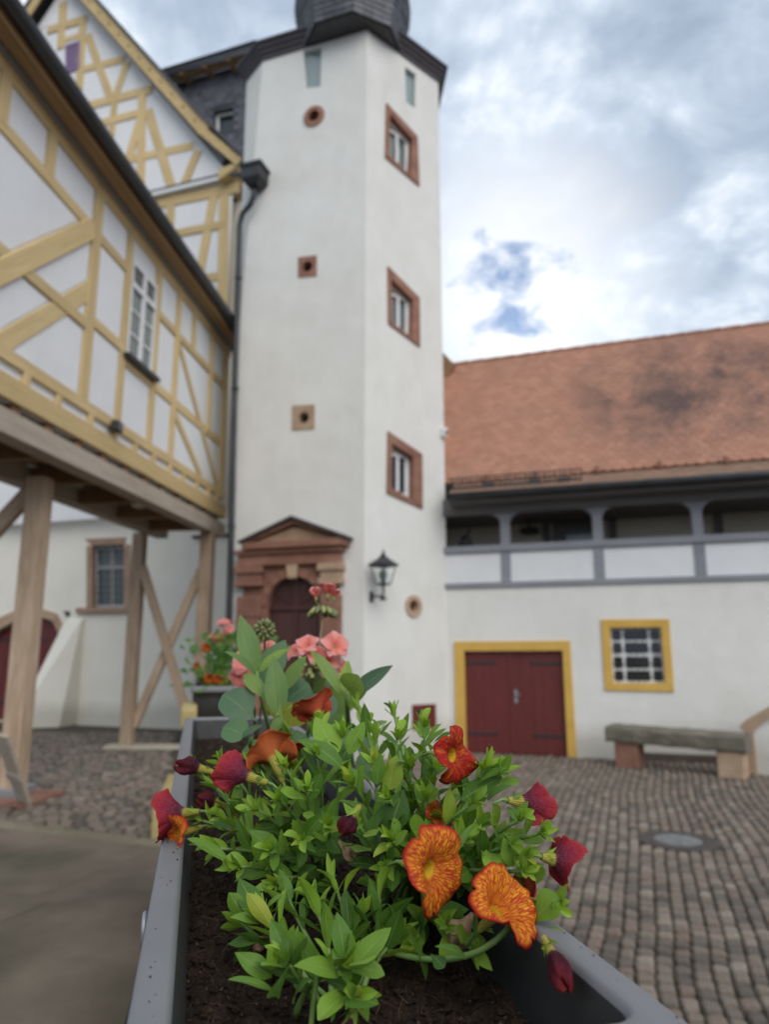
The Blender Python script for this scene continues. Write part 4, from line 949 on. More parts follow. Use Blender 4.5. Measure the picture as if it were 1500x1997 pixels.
MB().hexa([(s0, SO - .55, zl - .10), (s1, SO - .55, zl - .10), (s1, SO + 3, zl - .1 + 3.55 * tan(pr)), (s0, SO + 3, zl - .1 + 3.55 * tan(pr)), (s0, SO - .55, zl + .02), (s1, SO - .55, zl + .02), (s1, SO + 3, zl + .02 + 3.55 * tan(pr)), (s0, SO + 3, zl + .02 + 3.55 * tan(pr))]).build('dormer_roof', M_SLATE, SD)
tiles('dormer_roof_slates', SD, (s0, SO - .60, zl + .0), (1, 0, 0), (0, cos(pr), sin(pr)), int((s1 - s0) / .2), 14, .2, .17, M_SLATE, .01, .003, False, 9)
MB().box(s0 + .25, s1 - .2, SO - .34, SO - .18, zl - .14, zl - .03).build('eaves_purlin', M_SOFFIT, SD)
xx = s0 + .55
while xx < s1 - .3: MB().box(xx, xx + .12, SO - .46, SO, zl - .20, zl - .08).build('rafter_end', M_SOFFIT, SD, .01); xx += .75

# ================================================================== covered bridge (half-timbered wing on posts)
BR = thing('covered_bridge', 'half-timbered covered bridge with ochre beams standing on raw wooden posts', 'bridge', FW.o, FW.a)
Wf = lambda x, y, off=0.0: FW(x, y, off)
zbt = 3.82                           # underside of the long beam
w0 = Wf(-330, 700)[0]; w1 = Wf(438, 850)[0] + .12                                         # from behind the frame edge to the main house
z_b1 = zbt + .26; z_y0 = Wf(212, 893)[1]; z_y1 = Wf(212, 855)[1]; zp = Wf(212, 384)[1]
timber(BR, (w0, zbt + .13), (w1, zbt + .13), .26, -.05, .24, M_RAWBEAM, 'long_beam')
timber(BR, (w0, zbt + .13), (w1, zbt + .13), .26, 1.10, .24, M_RAWBEAM, 'long_beam')
timber(BR, (w0, (z_y0 + z_y1) / 2), (w1 - .1, (z_y0 + z_y1) / 2), z_y1 - z_y0, -.075, .05, M_OCHRE_BOARD, 'fascia_board')
MB().box(w0, w1 - .1, -.02, .08, z_y0, zp).build('plaster_backing', M_PANEL, BR)
MB().box(w0, w1 - .1, 1.22, 1.32, z_y0, zp).build('rear_wall', M_PLASTER, BR)
MB().quad((w1 - .1, 0, z_y0), (w1 - .1, 1.3, z_y0), (w1 - .1, 1.3, zp), (w1 - .1, 0, zp)).build('end_wall', M_PLASTER, BR)
xx = w0 + .2
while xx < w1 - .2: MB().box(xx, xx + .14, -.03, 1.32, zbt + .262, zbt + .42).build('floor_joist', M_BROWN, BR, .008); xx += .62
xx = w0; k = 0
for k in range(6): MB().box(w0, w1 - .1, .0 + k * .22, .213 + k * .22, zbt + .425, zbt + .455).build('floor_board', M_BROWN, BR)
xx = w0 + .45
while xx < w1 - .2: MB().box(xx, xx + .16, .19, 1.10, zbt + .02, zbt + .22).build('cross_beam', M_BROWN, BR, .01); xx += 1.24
tw = []
def wt(p, q, w=.15, nm='timber', th=.06, y=-.055):
    P, Q = Wf(*p), Wf(*q)
    if p[0] == 0: P = tuple(Vector(P) + (Vector(P) - Vector(Q)).normalized() * 1.6)
    tw.append((P, Q, w)); timber(BR, P, Q, w, y, th, M_OCHRE, nm); return P, Q
def wr(z, x0, x1, w=.15, nm='rail', y=-.05):
    tw.append(((x0, z), (x1, z), w)); timber(BR, (x0, z), (x1, z), w, y, .06, M_OCHRE, nm)
def wpst(px, py0, py1, w=.15, z0=None, z1=None, nm='post'):
    c = Wf(px, (py0 + py1) / 2)[0]; a0 = z0 if z0 is not None else Wf(px, py1)[1]; a1 = z1 if z1 is not None else Wf(px, py0)[1]
    tw.append(((c, a0), (c, a1), w)); timber(BR, (c, a0), (c, a1), w, -.058, .06, M_OCHRE, nm); return c
zsill = Wf(212, 826)[1]; zup = Wf(158, 428)[1]; zlo = Wf(158, 630)[1]
XE = w1 - .12
wr(zp - .07, w0, XE, .2, 'wall_plate'); wr(zsill, w0, XE, .14, 'sill_rail')
cm = wpst(171, 400, 790, .20, zsill, zp, 'main_post')
wr(zup, w0, cm, .15); wr(zlo, w0, cm, .14)
c1 = wpst(237, 500, 780, .15, zsill, zp); c2 = wpst(295, 560, 860, .15, zsill, zp)
c3 = wpst(334, 650, 880, .14, zsill, zp); ce = wpst(431, 700, 950, .20, zsill - .1, zp, 'corner_post'); c4 = wpst(405, 760, 950, .13, zsill, zp) if False else None
zup2 = Wf(210, 488)[1]; zmid = Wf(335, 786)[1]; zlo2 = Wf(203, 652)[1]
wr(zup2, cm, c1, .13); wr(zlo2, cm, c1, .13)
zu3 = Wf(334, 645)[1]; wr(zu3, c2, ce, .13); wr(zmid, c1, ce, .14)
cq = wpst(372, 640, 720, .13, zu3, zp); cq2 = wpst(404, 700, 840, .12, zmid, zp)
wpst(95, 245, 330, .16, zup, zp); wpst(5, 105, 210, .16, zup, zp)
wt((0, 527), (172, 446), .25, 'brace', y=-.062); wt((0, 668), (176, 562), .22, 'brace', y=-.046)
wt((343, 665), (419, 945), .13, 'brace', y=-.047); wt((333, 800), (388, 928), .13, 'brace', y=-.046)
for px, py in ((46, 712), (110, 752), (172, 792), (219, 820), (260, 845), (295, 868), (327, 890), (354, 907), (380, 924), (402, 938), (418, 948)):
    c = Wf(px, py)[0]; tw.append(((c, z_y1), (c, zsill), .12)); timber(BR, (c, z_y1 - .01), (c, zsill - .05), .12, -.054, .055, M_OCHRE, 'dwarf_stud')
bw = PX(FW, [(246, 492), (289, 550), (289, 738), (243, 690)]); bx0 = (bw[0][0] + bw[3][0]) / 2; bx1 = (bw[1][0] + bw[2][0]) / 2; bz0 = (bw[2][1] + bw[3][1]) / 2; bz1 = (bw[0][1] + bw[1][1]) / 2
bx0 = c1 + .09; bx1 = c2 - .09
panels(BR, [(w0, z_y1), (XE, z_y1), (XE, zp), (w0, zp)], tw, -.034, -.02, M_PANEL, lambda x, z: bx0 - .1 < x < bx1 + .1 and z > bz0 - .1)
BW = empty('casement_window', (0, 0, 0), 0, BR)
q = [(bx0, bz1), (bx1, bz1), (bx1, bz0), (bx0, bz0)]
MB().prism(q, -.03, -.024).build('pane', M_PANEGREY, BW)
m = MB(); m.ring(q, shrink(q, .10), -.065, -.03); m.build('window_frame', M_WHITEPAINT, BW)
bm = (bx0 + bx1) / 2; bt = bz0 + (bz1 - bz0) * .74; MB().box(bx0, bx1, -.075, -.031, bt - .04, bt + .04).build('transom', M_WHITEPAINT, BW, .005); MB().box(bm - .045, bm + .045, -.07, -.032, bz0, bz1).build('mullion', M_WHITEPAINT, BW, .005)
for x0, x1 in ((bx0 + .05, bm - .045), (bm + .045, bx1 - .05)):
    MB().box(x0 + .05, x1 - .03, -.040, -.0305, bt + .07, bz1 - .07).build('dark_pane', M_PANE, BW)
    for k in (1, 2): zz = bz0 + (bt - bz0) * k / 3; MB().box(x0, x1, -.05, -.0315, zz - .014, zz + .014).build('muntin', M_WHITEPAINT, BW)
MB().box(bx0 - .10, bx1 + .10, -.16, -.02, bz0 - .075, bz0 - .01).build('window_sill', M_ZINC, BW, .01)
# eaves: soffit boards, moulding, gutter, slated roof
zg = zp + .02; OV = -FW.loc(on_z(300, 408, zg + .05)).y; print('overhang', OV, -FW.loc(on_z(175, 228, zg + .05)).y, 'zp', zp, 'zbt', zbt, 'w', w0, w1)
MB().box(w0, XE + .1, -.11, -.06, zp - .02, zp + .06).build('eaves_moulding', M_GREY, BR)
OB = OV - .12
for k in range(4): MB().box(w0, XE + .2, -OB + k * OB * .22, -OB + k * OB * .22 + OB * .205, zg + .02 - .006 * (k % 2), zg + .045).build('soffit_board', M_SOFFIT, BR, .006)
MB().box(w0, XE + .2, -OB - .025, -OB - .002, zg - .06, zg + .12).build('fascia', M_SOFFIT, BR)
M_GUT = M_ZINC
m = MB(); n = 9; prof = [(-OV + .075 * cos(pi + pi * k / n), zg + .06 + .075 * sin(pi + pi * k / n)) for k in range(n + 1)]
for (ya, z_a), (yb, z_b_) in zip(prof[:-1], prof[1:]): m.hexa([(w0, ya, z_a), (XE + .25, ya, z_a), (XE + .25, yb, z_b_), (w0, yb, z_b_), (w0, ya * .99 - .007, z_a + .006), (XE + .25, ya * .99 - .007, z_a + .006), (XE + .25, yb * .99 - .007, z_b_ + .006), (w0, yb * .99 - .007, z_b_ + .006)])
m.build('gutter', M_ZINC, BR)
MB().box(w0, XE + .25, -OV - .08, -OV + .065, zg + .062, zg + .10).build('gutter_lip', M_ZINC, BR, .01)
m = MB(); m.hexa([(w0, -OV + .02, zg + .10), (XE + .2, -OV + .02, zg + .10), (XE + .2, .65, zg + 1.25), (w0, .65, zg + 1.25), (w0, -OV + .02, zg + .15), (XE + .2, -OV + .02, zg + .15), (XE + .2, .65, zg + 1.30), (w0, .65, zg + 1.30)])
m.hexa([(w0, .65, zg + 1.25), (XE + .2, .65, zg + 1.25), (XE + .2, 2.0, zg + .1), (w0, 2.0, zg + .1), (w0, .65, zg + 1.30), (XE + .2, .65, zg + 1.30), (XE + .2, 2.0, zg + .15), (w0, 2.0, zg + .15)]); m.build('roof', M_SLATE, BR)
tiles('roof_slates', BR, (w0, -OV - .04, zg + .12), (1, 0, 0), (0, .63 + OV, 1.15), int((XE + .2 - w0) / .2), 12, .2, .16, M_SLATE, .01, .003, False, 10)
# posts and braces of the bridge
def bpost(px, pyb, X, sz=.2, top=zbt, z0=0.0):
    p = on_z(px, pyb, z0); xw = X if X is not None else p.x; l_ = FW.loc((xw, p.y, 0))
    o = MB().box(-sz / 2, sz / 2, -sz / 2, sz / 2, z0, top).build('post', M_RAWWOOD, BR, .012); o.location = (l_.x, l_.y, 0); return l_
pa = bpost(23, 1540, None, .235, z0=.10); o = MB().box(-.1, .1, -.1, .1, .0, zbt).build('post', M_RAWWOOD, BR, .012); o.location = (pa.x, pa.y + 1.15, 0)
pb = bpost(247, 1452, None, .21, z0=.05); pc = MB().box(-.115, .115, -.115, .115, .05, zbt).build('post', M_RAWWOOD, BR, .012)
pcx = (375 - 750) / 1390 * 13.0; pc_l = Vector((pb.x + .05, .06, 0)); pc.location = (pc_l.x, pc_l.y, 0)
def brace(p, q, w=.15, nm='brace'):
    p = Vector(p); q = Vector(q); L = (q - p).length; o = MB().box(-w / 2, w / 2, -.05, .05, 0, L).build(nm, M_RAWWOOD, BR, .008)
    o.matrix_local = Matrix.Translation(p) @ (q - p).to_track_quat('Z', 'X').to_matrix().to_4x4(); return o
brace((pb.x - .05, pb.y - .1, zbt - .62), (pb.x - .05, pc_l.y + .1, .32)); brace((pb.x + .06, pc_l.y + .1, zbt - .68), (pb.x + .06, pb.y - .08, .35))
brace((pa.x, pa.y + .1, zbt - .15), (pa.x + .0, pa.y + 1.15, zbt - 1.35), .2)
brace((pa.x + .1, pa.y + .05, zbt - .1), (pa.x + 1.0, pa.y + .05, zbt - .1), .1) if False else None
# footing parts
FT = MB().box(-.21, .21, -.17, .17, .05, .14).build('post_shoe', M_STEEL, BR, .01); FT.location = (pa.x, pa.y, 0)
FS = tag(MB().box(-.55, .50, -.42, .36, -.02, .055).build('footing_slab', M_SANDRED, None, .02), 'reddish stone slab under the nearest bridge post', 'slab'); FS.location = FW.w(pa.x, pa.y, 0) + Vector((-.05, 0, 0)); FS.rotation_euler = (0, 0, radians(-8))
lb = at(0, 1435, 7.3); le_ = on_z(44, 1566, .06)
LBd = thing('leaning_board', 'grey weathered board leaning against the nearest bridge post', 'board', le_)
m = MB(); dv_ = lb - le_; sdv = Vector((.75, -.66, 0)).normalized()
m.hexa([-sdv * .16, sdv * .16, dv_ + sdv * .16, dv_ - sdv * .16] + [p + Vector((.02, .03, .02)) for p in (-sdv * .16, sdv * .16, dv_ + sdv * .16, dv_ - sdv * .16)]); m.build('board', M_RAWBEAM, LBd, .006)
m = MB(); c_ = dv_ * .35; m.hexa([c_ - sdv * .16 + Vector((-.01, -.02, 0)), c_ + sdv * .16 + Vector((-.01, -.02, 0)), c_ * 1.25 + sdv * .16 + Vector((-.01, -.02, 0)), c_ * 1.25 - sdv * .16 + Vector((-.01, -.02, 0))] + [p + Vector((.008, .016, .008)) for p in (c_ - sdv * .16 + Vector((-.01, -.02, 0)), c_ + sdv * .16 + Vector((-.01, -.02, 0)), c_ * 1.25 + sdv * .16 + Vector((-.01, -.02, 0)), c_ * 1.25 - sdv * .16 + Vector((-.01, -.02, 0)))]); m.build('batten', M_RAWBEAM, LBd)
w_a = FW.w(pb.x, pb.y, 0); w_b = FW.w(pc_l.x, pc_l.y, 0)
SB = thing('wooden_sill', 'pale wooden sill beam on the ground under the cross-braced posts', 'beam', (w_a + w_b) / 2)
dd = (w_b - w_a); MB().box(-dd.length / 2 - .32, dd.length / 2 + .3, -.24, .16, .0, .055).build('sill_plank', mk_wood('pale_plank', (.42, .36, .27), (.55, .49, .38)), SB, .01); MB().box(-dd.length / 2 - .30, dd.length / 2 + .3, -.22, .14, -.03, -.001).build('black_strip', M_IRON, SB)  # plank with a black strip below it
# small fittings
p = Wf(227, 832, -.12); FLT = thing('floodlight', 'small black floodlight on the lower edge of the half-timbered wall', 'lamp', FW.w(p[0], -.13, p[1]), radians(90))
MB().box(-.09, .09, -.05, .05, -.07, .07).build('lamp_head', M_IRON, FLT, .015); MB().box(-.02, .02, .05, .10, -.03, .03).build('bracket', M_IRON, FLT); MB().box(-.075, .075, -.056, -.05, -.055, .055).build('glass', M_PANE, FLT)
p = on_z(279, 1010, zbt + .0); DL = thing('ceiling_lamp', 'round white lamp under the floor of the covered bridge', 'lamp', (p.x - .08, p.y, zbt + .255)); MB().lathe([(.12, .003), (.135, -.02), (.11, -.07), (.04, -.09)], 24).build('lamp_body', M_WHITEPAINT, DL, smooth=True); MB().lathe([(.05, .006), (.05, -.0)], 16).build('lamp_base', M_WHITEPAINT, DL)
p = FL(134, 1197); WH = thing('wall_bracket', 'small dark bracket on the white wall right of the arched door', 'bracket', FL.w(p[0], -.02, p[1]), A19)  # small dark hook bracket on the wall
MB().box(-.04, .04, -.01, .02, -.06, .06).build('wall_plate', M_IRON, WH); MB().tube([(0, 0, .03), (0, -.13, .05), (.07, -.16, .0), (.1, -.16, -.06)], .018, 8).build('arm', M_IRON, WH)

# ================================================================== downpipe with hopper
hp = FL(490, 345, GO - .30); hw_ = F1.w(F1(497, 345, -.18)[0], -.18, 0)
hz = F1(497, 330, -.18)[1]; hz1 = F1(497, 372, -.18)[1]; hx = F1(497, 345, -.18)[0]
DPp = thing('downpipe', 'black rainwater pipe with square hopper head on the left edge of the tower', 'pipe', F1.w(aA0, -.05, 0), A19)
L0 = lambda a_, y_, z_: Vector((a_ - aA0, y_ + .05, z_))
m = MB(); m.hexa([L0(hx - .10, -.28, hz1 + .06), L0(hx + .10, -.28, hz1 + .06), L0(hx + .10, -.08, hz1 + .06), L0(hx - .10, -.08, hz1 + .06), L0(hx - .20, -.36, hz1 + .18), L0(hx + .20, -.36, hz1 + .18), L0(hx + .20, .0, hz1 + .18), L0(hx - .20, .0, hz1 + .18)])
m.box(*(lambda a_, b_: (a_.x, b_.x, a_.y, b_.y, a_.z, b_.z))(L0(hx - .20, -.36, hz1 + .18), L0(hx + .20, 0.0, hz - .05))); m.box(*(lambda a_, b_: (a_.x, b_.x, a_.y, b_.y, a_.z, b_.z))(L0(hx - .23, -.39, hz - .05), L0(hx + .23, .02, hz + .02))); m.build('hopper_head', M_ZINC, DPp, .01)
pA = F1(467, 440, -.12); pts = [L0(hx - .0, -.18, hz1 + .08), L0(hx - .01, -.18, hz1 - .12), L0(hx - .10, -.16, hz1 - .28), L0(pA[0] + .06, -.13, pA[1] + .22), L0(pA[0], -.12, pA[1])]
pB_ = F1(459, 700, -.1); pC_ = F1(447, 1190, -.1)
pts += [L0(pB_[0], -.1, pB_[1]), L0(pC_[0] + .0, -.1, pC_[1]), L0(pC_[0] - .04, -.1, 0.02)]
MB().tube(pts, .055, 12).build('pipe', M_ZINC, DPp, smooth=True)
for t in (.15, .45, .8):
    c = pts[4].lerp(pts[6], t); MB().tube([c - Vector((0, 0, .02)), c + Vector((0, 0, .02))], .068, 12).build('pipe_clip', M_IRON, DPp)
MB().tube([L0(ex + FL.o.dot(F1.u) * 0 + hx - .6 - ex + .0, -.05, hz + .10), L0(hx - .1, -.15, hz - .06)], .045, 8).build('inlet_spout', M_ZINC, DPp, smooth=True)

# ================================================================== wall lantern
lp = F2(724, 1164); LN = thing('wall_lantern', 'black iron lantern with glass panes on a bracket on the tower wall', 'lantern', F2.w(lp[0], 0, lp[1]), F2.a)
LN.scale = (.88, .88, .88)
MB().box(-.045, .045, -.02, .0, -.10, .10).build('wall_plate', M_IRON, LN, .008)
MB().tube([(0, -.01, .0), (0, -.34, .0)], .020, 8).build('arm', M_IRON, LN); MB().tube([(0, -.34, -.07), (0, -.34, .20)], .022, 8).build('upright', M_IRON, LN)
MB().box(-.04, .04, -.39, -.29, -.08, -.03).build('arm_end', M_IRON, LN, .01)
lz = .20; r0 = .115; r1 = .195; h_ = .34; cy_ = -.34
MB().lathe([(.03, lz - .02), (r0 + .02, lz), (r0 + .02, lz + .025)], 4, (0, cy_, 0), pi / 4 + .0).build('cage_base', M_IRON, LN)
for k in range(4):
    t0 = pi / 4 + k * pi / 2; t1 = t0 + pi / 2; c = lambda r, t, z: Vector((r * 1.18 * cos(t), cy_ + r * 1.18 * sin(t), z))
    MB().tube([c(r0, t0, lz + .02), c(r1, t0, lz + h_)], .011, 6).build('cage_bar', M_IRON, LN)
    MB().tube([c(r1, t0, lz + h_), c(r1, t1, lz + h_)], .012, 6).build('cage_rim', M_IRON, LN)
    MB().quad(c(r0, t0, lz + .03), c(r0, t1, lz + .03), c(r1, t1, lz + h_ - .01), c(r1, t0, lz + h_ - .01)).build('glass_pane', M_CLEAR, LN)
MB().lathe([(r1 * 1.18 + .06, lz + h_), (r1 * 1.18 + .05, lz + h_ + .03), (.11, lz + h_ + .14), (.06, lz + h_ + .18)], 4, (0, cy_, 0), pi / 4).build('lantern_roof', M_IRON, LN)
MB().lathe([(.06, lz + h_ + .175), (.05, lz + h_ + .21), (.02, lz + h_ + .23), (.028, lz + h_ + .26), (.006, lz + h_ + .31)], 10, (0, cy_, 0)).build('finial', M_IRON, LN, smooth=True)
MB().lathe([(.035, lz + .02), (.04, lz + .10), (.07, lz + .16), (.07, lz + .22), (.03, lz + .27)], 12, (0, cy_, 0)).build('bulb', M_PANEGREY, LN, smooth=True)
# little white sensor on the tower's right edge
sp_ = F2(868, 846); SS = thing('wall_sensor', 'tiny white sensor box on the right edge of the tower', 'sensor', F2.w(LEN2 - .05, 0, sp_[1]), F2.a); MB().box(-.05, .05, -.10, 0, -.09, .09).build('sensor_box', M_WHITEPAINT, SS, .02); MB().box(-.03, .03, -.105, -.10, -.05, .02).build('sensor_lens', M_PANE, SS)

# ================================================================== bench, stair wall, manhole
b1 = on_z(1220, 1496, 0); b2 = on_z(1424, 1516, 0); ba = atan2(b2.y - b1.y, b2.x - b1.x); bl = (b2 - b1).length
BN = thing('stone_bench', 'bench of one thick mossy timber on two stone blocks by the white wall', 'bench', (b1 + b2) / 2 + Vector((.11, .11, 0)), ba)
b = NB('mossy_old_oak'); v = b.coord(); f = b.noise(b.map(v, (.7, 6, 6)), 2.2, 8.0, 0.65, 0.5); f2 = b.noise(v, 3.0, 6.0, 0.6)
b.bump(f, 0.9, 0.03); M_OLDOAK = b.set(Base_Color=b.mix(b.ramp(f2, [(0.42, (0, 0, 0)), (0.66, (0.8, 0.8, 0.8))]), b.ramp(f, [(0.3, (0.10, 0.085, 0.065)), (0.7, (0.27, 0.24, 0.19))]), (0.12, 0.12, 0.075)), Roughness=0.9)
st0 = .35; st1 = .585; xl_ = -bl / 2 - .28; xr_ = bl / 2 + .22
m = bmesh.new(); n = 18; rb = random.Random(9); rings = []
for i in range(n + 1):
    x = xl_ + (xr_ - xl_) * i / n; hgt = .006 * sin(i * 1.3) + rb.uniform(-.004, .004); dpt = rb.uniform(-.012, .012); pts = [(-.21, st0 + .03), (-.19, st0), (.19, st0 + .01), (.20, st0 + .04), (.19, st1 - .02), (.16, st1), (-.18, st1 - .012), (-.22, st1 - .05), (-.215, (st0 + st1) / 2)]
    rings.append([m.verts.new((x, y + dpt + rb.uniform(-.006, .006), z + hgt * (.4 if z > .5 else 1) + rb.uniform(-.005, .005) - .012 * (i / n))) for y, z in pts])
for i in range(n):
    for j in range(9): j2 = (j + 1) % 9; m.faces.new((rings[i][j], rings[i][j2], rings[i + 1][j2], rings[i + 1][j]))
m.faces.new(rings[0][::-1]); m.faces.new(rings[-1]); bmesh.ops.recalc_face_normals(m, faces=m.faces)
me = bpy.data.meshes.new('seat_beam'); m.to_mesh(me); m.free(); me.materials.append(M_OLDOAK); link(bpy.data.objects.new('seat_beam', me), BN)
for x in (-bl / 2, bl / 2): MB().box(x - .17, x + .17, -.17, .17, -.02, st0 + .02).build('foot_block', M_SANDTAN if x > 0 else M_SANDRED, BN, .02)
# skirting of dark stone behind the bench
MB().box(FR(1235, 1490)[0], FR(1450, 1500)[0] + 3, -.05, -.001, -.02, .11).build('plinth', mk_stone('dark_plinth', (.06, .045, .035), (.09, .07, .055), (.12, .09, .07)), GH, .01)
SWF = Frame(on_z(1470, 1508, 0), radians(-30)); sw = lambda x, y: SWF(x, y)
SW = thing('stair_cheek_wall', 'white curved stair wall edged with brown sandstone at the right end of the bench', 'wall', SWF.o, radians(-30))
cop_o = PX(SWF, [(1464, 1508), (1460, 1470), (1456, 1432), (1443, 1416), (1452, 1407), (1475, 1394), (1500, 1380), (1560, 1352), (1640, 1325)]); cop_i = PX(SWF, [(1478, 1508), (1475, 1470), (1471, 1436), (1470, 1428), (1474, 1420), (1488, 1408), (1508, 1395), (1566, 1368), (1644, 1341)])
cop_o[0] = (cop_o[0][0], 0); cop_i[0] = (cop_i[0][0], 0)
m = MB()
for k in range(len(cop_o) - 1): MB().prism([cop_o[k], cop_o[k + 1], cop_i[k + 1], cop_i[k]], -.06, .40).build('coping_stone', M_SANDTAN, SW, .006)
m = MB(); wall_face(m, cop_i + [(cop_i[-1][0], -.02), (cop_i[0][0], -.02)], [], 0.0); m.build('wall', M_PLASTER, SW)
MC = thing('manhole_cover', 'round cast-iron manhole cover set in the cobbles', 'manhole cover', MANHOLE)
MB().lathe([(.36, -.03), (.36, -.003), (.34, .002), (.225, .002), (.215, -.008)], 40, caps=False).build('collar', simple('dark_collar_concrete', (.050, .040, .036), (.085, .068, .06), 8.0, .9), MC)
MB().lathe([(.21, -.03), (.21, .0), (.20, .004), (.02, .004)], 40).build('cover_disc', simple('worn_iron_cover', (.16, .16, .155), (.24, .24, .23), 10.0, .55, .3, .004, metal=.3), MC)
for k in range(6): t = k * pi / 3; MB().box(-.012, .012, .05, .17, .0035, .009).build('cover_rib', M_STEEL, MC).rotation_euler = (0, 0, t)
# ================================================================== parapet under the flower boxes
ZR = CAM.z - 0.137                                            # top of the planter rim
Lp = on_z(300, 1711, ZR).dot(E_PER); Rp = on_z(1203, 1882, ZR).dot(E_PER)
S0 = on_z(1240, 1982, ZR).dot(E_DIR) - 0.040; S1 = on_z(362, 1399, ZR).dot(E_DIR)
MID = (Lp + Rp) / 2; HWID = (Rp - Lp) / 2
def PW(s, t, z): return E_DIR * s + E_PER * t + Vector((0, 0, z))
EANG = atan2(E_DIR.y, E_DIR.x)
PAR = thing('parapet_wall', 'low yellow sandstone parapet carrying the grey flower boxes', 'wall', PW(0, MID, 0), EANG)   # local x along, local y to the left
x_ = -1.6; rp_ = random.Random(2)
while x_ < 5.2:                                               # courses of blocks
    ln = rp_.uniform(.55, .8)
    for c_ in range(4):
        h0 = -.02 + c_ * (ZR - .19 + .02) / 4; h1 = -.02 + (c_ + 1) * (ZR - .19 + .02) / 4
        MB().box(x_ + .003 + (.2 if c_ % 2 else 0), x_ + ln - .003 + (.2 if c_ % 2 else 0), -HWID * .72, HWID * .72, h0 + .002, h1 - .002).build('wall_block', M_SANDYEL, PAR, .008)
    x_ += ln
ph = on_z(368, 1353, ZR - .05)
sP = S1 + 1.02
MB().box(sP, sP + .34, HWID * .74, HWID + .028, ZR - .125, ZR - .06).build('pier_block', M_SANDYEL, PAR, .01)
# low kerb wall beside the landing
k0 = on_z(297, 1580, .30); k1 = on_z(327, 1512, .30); kd = (k1 - k0).normalized(); kp = Vector((kd.y, -kd.x, 0))
KW = thing('kerb_wall', 'low yellow sandstone kerb wall beyond the left rim of the near flower box', 'wall', k0, atan2(kd.y, kd.x))
xx = 0
for ln in ((k1 - k0).length * .34, (k1 - k0).length * .36, (k1 - k0).length * .36): MB().box(xx + .004, xx + ln - .004, -.34, 0, -.30 - .02, .0).build('kerb_block', M_SANDYEL, KW, .012); xx += ln
KW.location = k0

# ================================================================== flower boxes
b = NB('grey_planter_plastic'); v = b.coord(); f = b.noise(v, 40.0, 5.0, 0.6); f2 = b.noise(v, 9.0, 5.0, 0.7)
dust = b.ramp(f2, [(0.35, (0, 0, 0)), (0.75, (0.5, 0.5, 0.5))])
sp1 = b.ramp(b.noise(v, 260.0, 3.0, 0.6), [(0.73, (0, 0, 0)), (0.78, (1, 1, 1))])
cc = b.mix(dust, (0.165, 0.166, 0.172), (0.225, 0.223, 0.224)); cc = b.mix(b.math('MULTIPLY', sp1, 0.55), cc, (0.05, 0.035, 0.025))
b.bump(f, 0.08, 0.001); M_BOX = b.set(Base_Color=cc, Roughness=b.math('ADD', b.math('MULTIPLY', f2, 0.25), 0.36))
b = NB('dark_planter_plastic'); v = b.coord(); M_BOXIN = b.set(Base_Color=b.ramp(b.noise(v, 30.0, 5.0), [(0.3, (0.018, 0.018, 0.019)), (0.7, (0.035, 0.032, 0.03))]), Roughness=0.6)  # inner wall and body, darker than the rim
def rrect(x0, x1, y0, y1, r, n=6):
    pts = []
    for cx, cy, a0 in ((x1 - r, y1 - r, 0), (x0 + r, y1 - r, pi / 2), (x0 + r, y0 + r, pi), (x1 - r, y0 + r, 1.5 * pi)):
        for k in range(n + 1): a_ = a0 + pi / 2 * k / n; pts.append((cx + r * cos(a_), cy + r * sin(a_)))
    return pts
def planter(name, label, s0, s1):
    t = thing(name, label, 'planter', PW(s0, MID, ZR), EANG)       # local x along E_DIR, y to the left
    L = s1 - s0; hw = HWID
    def loops(prof, nm, mats):
        m = MB(); first = None; n = None
        for ins, z, mi in prof:
            nx_ = .024 * min(1.0, max(0.0, (ins - .004) / .009)) if ins > .004 and nm != 'body' else 0.0; lp = rrect(ins + nx_, L - ins, -hw + ins, hw - ins, max(.014 - ins * .1, .012)); n = len(lp); m.v += [(x, y, z) for x, y in lp]
        for k in range(len(prof) - 1):
            for j in range(n): j2 = (j + 1) % n; m.f.append((k * n + j, k * n + j2, (k + 1) * n + j2, (k + 1) * n + j)); m.m.append(prof[k + 1][2])
        return m, n
    m, n = loops([(.001, -.020, 0), (0, -.018, 0), (0, -.003, 0), (.0012, -.0008, 0), (.003, 0, 0), (.0135, .0, 0), (.0155, -.0012, 0), (.0165, -.004, 0)], 'rim', M_BOX)
    m.build('rim', M_BOX, t, smooth=True)
    m, n = loops([(.0165, -.004, 0), (.0185, -.012, 0), (.028, -.085, 0)], 'liner', M_BOXIN); m.build('inner_wall', M_BOXIN, t, smooth=True)
    m, n = loops([(.001, -.020, 0), (.006, -.020, 0), (.009, -.05, 0), (.024, -.178, 0), (.03, -.18, 0)], 'body', M_BOX); m.f.append(tuple((4 * n + j) for j in range(n))); m.m.append(0); m.build('body', M_BOXIN, t, smooth=True)
    for k in range(1, 6): x = L * k / 6; MB().box(x - .004, x + .004, -hw + .010, -hw + .017, -.10, -.022).build('rib', M_BOX, t); MB().box(x - .004, x + .004, hw - .017, hw - .010, -.10, -.022).build('rib', M_BOX, t)
    return t
PL1 = planter('flower_box', 'long grey plastic flower box in front, filled with dark soil', S0, S1)
S2 = on_z(385, 1339, ZR).dot(E_DIR)
PL2 = planter('flower_box', 'second grey flower box further along the parapet behind the first', S2, S2 + (S1 - S0) * .9)
hk = on_z(284, 1770, ZR - .016); HK = thing('rim_hook', 'small pale grey plastic hook on the left rim of the front flower box', 'hook', hk, EANG)
